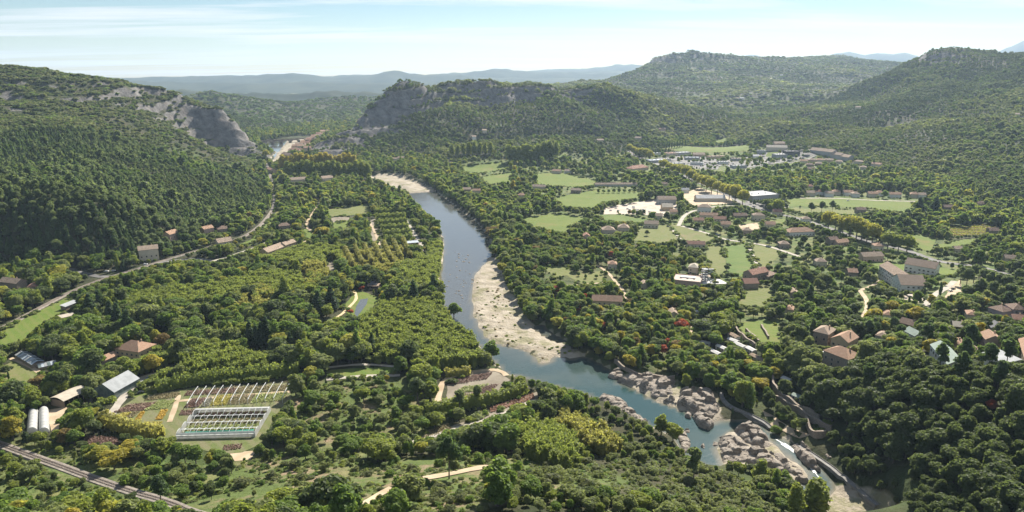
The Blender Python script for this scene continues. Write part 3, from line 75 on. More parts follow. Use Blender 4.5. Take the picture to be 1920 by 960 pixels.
ROCKS = [(4.5,[[62.0,419.9],[72.2,434.4],[77.3,432.6],[74.1,419.1],[66.0,415.8]],'pale rock ledge at the top of the rocky bank'),(6.5,[[68.4,413.4],[79.3,423.2],[92.1,421.6],[106.5,411.0],[100.1,390.5],[99.6,378.5],[89.3,385.4],[79.4,403.2]],'long layered pale rock bank above the green pool'),(8,[[97.9,376.4],[104.6,395.6],[117.8,401.6],[125.4,392.7],[122.0,369.7],[114.6,360.1],[106.4,369.7]],'broad hummocky rock mass behind the boulder in the pool'),(6,[[104.0,365.1],[112.5,371.7],[114.7,356.9],[110.4,350.2],[105.4,353.9]],'big rounded boulder standing in the river'),(2.5,[[100.0,365.1],[102.8,370.4],[104.9,367.7],[103.0,362.6]],'small dark rock left of the big river boulder'),(8,[[122.7,346.7],[133.3,356.3],[138.3,349.0],[140.1,331.9],[133.7,327.6],[124.9,335.2]],'tall smooth rock hump in the lower rapids'),(6,[[108.1,325.5],[113.4,342.0],[122.5,343.2],[125.3,331.9],[134.4,325.5],[137.1,314.2],[137.3,304.1],[127.6,306.4],[117.7,312.7],[108.2,312.7]],'wide fissured rock slab below the rapids'),(5,[[134.4,325.5],[141.0,324.4],[145.1,310.3],[144.2,298.5],[137.2,297.2],[135.2,311.2]],'ridged rock tongue at the lower end of the slab'),(7,[[148.7,333.6],[155.5,336.3],[158.2,325.5],[154.2,307.9],[150.1,312.7],[148.7,322.8]],'dark rock wall on the far side of the rapids'),(4,[[51.4,386.9],[56.5,395.6],[67.0,388.3],[71.2,374.4],[77.9,360.1],[72.8,356.9],[62.6,369.7]],'pale rock shelf on the near bank of the pool'),(3,[[89.8,349.0],[94.8,353.9],[97.5,339.1],[94.9,326.5],[90.1,325.5]],'bright stone strip at the near bank bend'),(2,[[105.9,330.8],[109.5,336.3],[111.4,335.2],[109.3,330.8]],'light rock lying in the pool near the slab'),(2,[[99.9,330.8],[102.5,336.3],[103.7,334.1],[102.1,330.3]],'small rock in the pool left of the light rock'),(2.2,[[96.1,347.8],[98.5,352.6],[100.2,350.2],[98.2,346.7]],'grey stone pair at the pool edge'),(5,[[161.8,330.8],[164.6,325.5],[164.4,310.3],[159.0,305.5],[158.4,316.2]],'brown rock bank below the walkway'),(4,[[168.8,285.4],[177.5,287.5],[180.3,281.2],[170.8,277.2]],'rock heap beside the sand at the bottom')]
STONES = [([-38.3,642.6],1.6),([-44.4,566.6],0.7),([-52.8,674.0],1.3),([-51.1,605.5],0.7),([-46.6,637.9],0.8),([-44.6,633.8],0.6),([-45.6,629.2],0.8),([-43.4,629.6],0.7),([-37.8,628.5],1.3),([-60.3,635.5],1.1),([-57.0,687.9],1.0),([-45.5,618.7],0.9),([-60.4,620.1],1.1),([-42.0,661.5],1.0),([-37.6,639.5],1.0),([-50.7,598.2],1.0),([-43.8,584.7],1.0),([-45.5,592.6],1.3),([-48.6,626.3],0.7),([-46.6,671.8],0.8),([-48.5,606.0],1.4),([-54.0,649.6],1.1),([-47.8,595.6],0.7),([-61.3,659.1],0.9),([-58.4,731.7],1.0),([-52.2,707.7],1.1),([-49.2,718.6],1.5),([-50.6,707.9],1.5),([-58.6,739.9],1.4),([-58.8,709.9],1.3),([-57.4,723.7],1.4),([-48.3,734.5],1.3),([-52.8,707.0],0.6),([-63.5,748.7],0.7),([-44.9,704.6],1.4),([-53.8,731.6],0.7)]
REGIONS = [('pine',[[-831.5,1071.5],[-728.6,1213.8],[-606.8,1255.0],[-464.3,1278.3],[-360.5,1015.2],[-344.1,806.6],[-376.4,694.2],[-532.5,652.0]]),('scrub',[[-1102.8,1457.8],[-2923.1,5163.3],[-1240.8,2946.2],[-565.6,1605.1],[-512.6,1385.9],[-606.8,1255.0],[-728.6,1213.8],[-831.5,1071.5]]),('suburb',[[175.3,974.4],[285.6,1016.4],[396.0,973.7],[496.3,851.6],[552.2,740.0],[401.8,528.5],[292.6,485.0],[219.6,445.2],[178.3,440.8],[177.9,519.5],[205.1,606.2],[160.5,720.3],[146.1,822.7]]),('rvalley',[[-125.3,1482.4],[0.0,1483.5],[279.0,1656.2],[300.6,1393.4],[321.2,1220.2],[454.0,1123.8],[684.3,1144.8],[536.1,850.9],[496.3,851.6],[396.0,973.7],[285.6,1016.4],[175.3,974.4],[89.5,808.9],[0.0,867.2],[-69.8,1123.8]]),('town',[[277.3,1570.6],[389.2,1695.1],[593.9,1690.4],[723.1,1573.3],[727.4,1388.3],[610.9,1318.8],[447.8,1318.1],[311.4,1393.7]]),('park',[[-5.8,726.2],[89.0,805.7],[167.6,727.9],[176.8,593.2],[133.6,464.1],[156.3,407.9],[122.1,382.7],[67.3,426.1],[36.3,492.7],[10.9,537.5]]),('oak',[[164.5,412.3],[181.1,388.3],[211.8,400.8],[211.9,344.7],[243.6,302.2],[179.6,209.2],[145.8,225.5],[163.1,316.6],[148.2,366.0]]),('mixpine',[[253.9,486.5],[285.6,473.4],[404.4,515.5],[240.5,297.8],[209.6,340.1],[213.5,404.0]]),('open',[[-120.2,234.3],[-135.0,299.8],[-107.7,312.6],[-83.4,302.5],[-59.0,284.4],[-15.5,299.6],[24.2,279.9],[-2.0,230.8],[-10.1,190.7]]),('young',[[5.3,311.0],[43.4,367.8],[82.0,344.1],[85.5,291.0],[49.8,261.2],[24.5,284.3]]),('garrigue',[[-57.9,204.5],[-39.0,222.8],[-11.7,224.3],[18.8,272.6],[53.7,282.7],[84.9,298.0],[111.3,291.2],[110.5,226.7]]),('openwood',[[-284.0,336.1],[-223.7,321.8],[-190.2,315.8],[-141.2,302.6],[-112.7,329.5],[-133.4,398.7],[-115.0,405.0],[-67.3,403.0],[-45.3,370.2],[-53.6,312.4],[-81.6,295.7],[-105.7,306.9],[-132.7,294.7],[-116.7,227.5],[-219.6,250.8]]),('garden',[[-147.4,486.4],[-145.4,561.9],[-113.1,584.4],[-106.5,547.5],[-122.0,497.7]]),('plain',[[-799.3,2286.1],[-776.8,3224.7],[-91.1,2020.6],[-230.8,5168.2],[-2538.5,5168.2],[-1206.9,2974.7]]),('bamboo',[[-119.3,495.8],[-112.3,532.8],[-90.1,558.1],[-72.1,558.4],[-57.2,543.9],[-44.0,490.2],[-30.7,468.3],[-17.4,438.5],[-22.9,426.3],[-41.7,419.4],[-69.8,421.3],[-96.7,433.6],[-111.7,452.6]]),('bamboo',[[-113.9,664.4],[-79.9,778.3],[-71.4,725.3],[-70.5,659.1],[-65.3,606.3],[-77.9,568.6],[-103.6,600.3]]),('bamboo',[[-329.9,568.4],[-291.5,584.4],[-264.0,609.6],[-242.6,646.1],[-173.1,617.2],[-167.0,576.1],[-216.3,558.1],[-246.4,543.8],[-277.1,543.7],[-311.0,533.1]]),('bamboo',[[-223.4,429.0],[-202.9,457.5],[-164.4,438.0],[-153.3,405.4],[-175.4,397.2],[-207.9,403.0]]),('bamboo',[[1.4,333.1],[14.8,350.8],[26.9,333.0],[31.3,280.9],[22.1,256.9],[9.5,278.5]]),('bamboo',[[-280.9,707.6],[-276.6,743.5],[-188.6,744.5],[-172.0,675.0],[-233.4,665.4]]),('bamboo',[[-243.9,407.6],[-245.7,452.7],[-229.9,442.9],[-213.2,407.3],[-228.7,391.5]]),('bamboo',[[30.5,636.2],[27.2,684.9],[22.4,706.8]]),('bamboogold',[[24.0,354.7],[30.8,357.3],[53.9,307.7],[47.0,288.1],[37.1,298.7]]),('bamboogold',[[-178.3,701.3],[-121.3,747.7],[-107.6,668.0],[-117.6,639.2],[-165.7,648.1]]),('bamboogold',[[-239.9,572.2],[-220.3,596.0],[-202.8,571.8],[-199.7,535.7],[-223.2,529.1]]),('bamboogold',[[-210.6,668.7],[-183.8,668.4],[-166.5,595.3],[-186.7,595.6]])]
HEDGES = [('bamboo',7,8,[[-191.3,947.0],[-151.7,954.3]],'farthest of six clipped bamboo rows in the plantation'),('bamboo',7,8,[[-180.7,908.2],[-143.8,916.3]],'second farthest of six clipped bamboo rows in the plantation'),('bamboo',7,8,[[-171.0,873.2],[-136.5,881.5]],'third farthest of six clipped bamboo rows in the plantation'),('bamboo',7,8,[[-162.0,840.8],[-129.8,849.5]],'third nearest of six clipped bamboo rows in the plantation'),('bamboo',7,8,[[-153.7,810.7],[-123.6,819.9]],'second nearest of six clipped bamboo rows in the plantation'),('bamboo',7,8,[[-145.6,781.0],[-117.6,790.9]],'nearest of six clipped bamboo rows in the plantation'),('bamboo',8,7,[[-218.5,392.3],[-204.7,401.2],[-180.9,408.7],[-158.7,413.8],[-139.6,419.0]],'long bright bamboo hedge behind the frame beams'),('bamboogold',7,6,[[-229.4,353.0],[-214.3,344.6],[-199.9,339.4],[-189.3,335.4]],'curved golden bamboo hedge below the orange beds'),('bamboogold',5,5,[[-42.8,414.4],[-27.8,417.5]],'short clipped bamboo hedge by the netted garden'),('bamboo',6,6,[[-49.3,364.2],[-31.3,370.6],[-12.7,377.2],[8.2,391.4]],'bamboo strip above the red plant rows'),('bamboo',5,3,[[-244.8,375.1],[-238.3,379.3]],'square dark hedge in front of the grey shed roof'),('oak',4,3,[[-249.6,368.4],[-243.4,371.0]],'clipped dark hedge below the cream barn'),('bamboogold',4,9,[[-179.9,725.3],[-157.7,661.5]],'first golden bamboo file from the left in the lower plantation'),('bamboogold',4,9,[[-171.0,731.9],[-149.5,667.6]],'second golden bamboo file from the left in the lower plantation'),('bamboogold',4,9,[[-161.9,738.8],[-141.0,673.5]],'third golden bamboo file from the left in the lower plantation'),('bamboogold',4,9,[[-152.7,745.6],[-132.4,679.3]],'fourth golden bamboo file from the left in the lower plantation'),('bamboogold',4,9,[[-143.3,752.9],[-123.6,685.4]],'fifth golden bamboo file from the left in the lower plantation'),('bamboogold',4,9,[[-133.8,760.3],[-114.7,691.6]],'sixth golden bamboo file from the left in the lower plantation'),('bamboogold',4,9,[[-124.1,767.5],[-105.7,698.1]],'seventh golden bamboo file from the left in the lower plantation')]
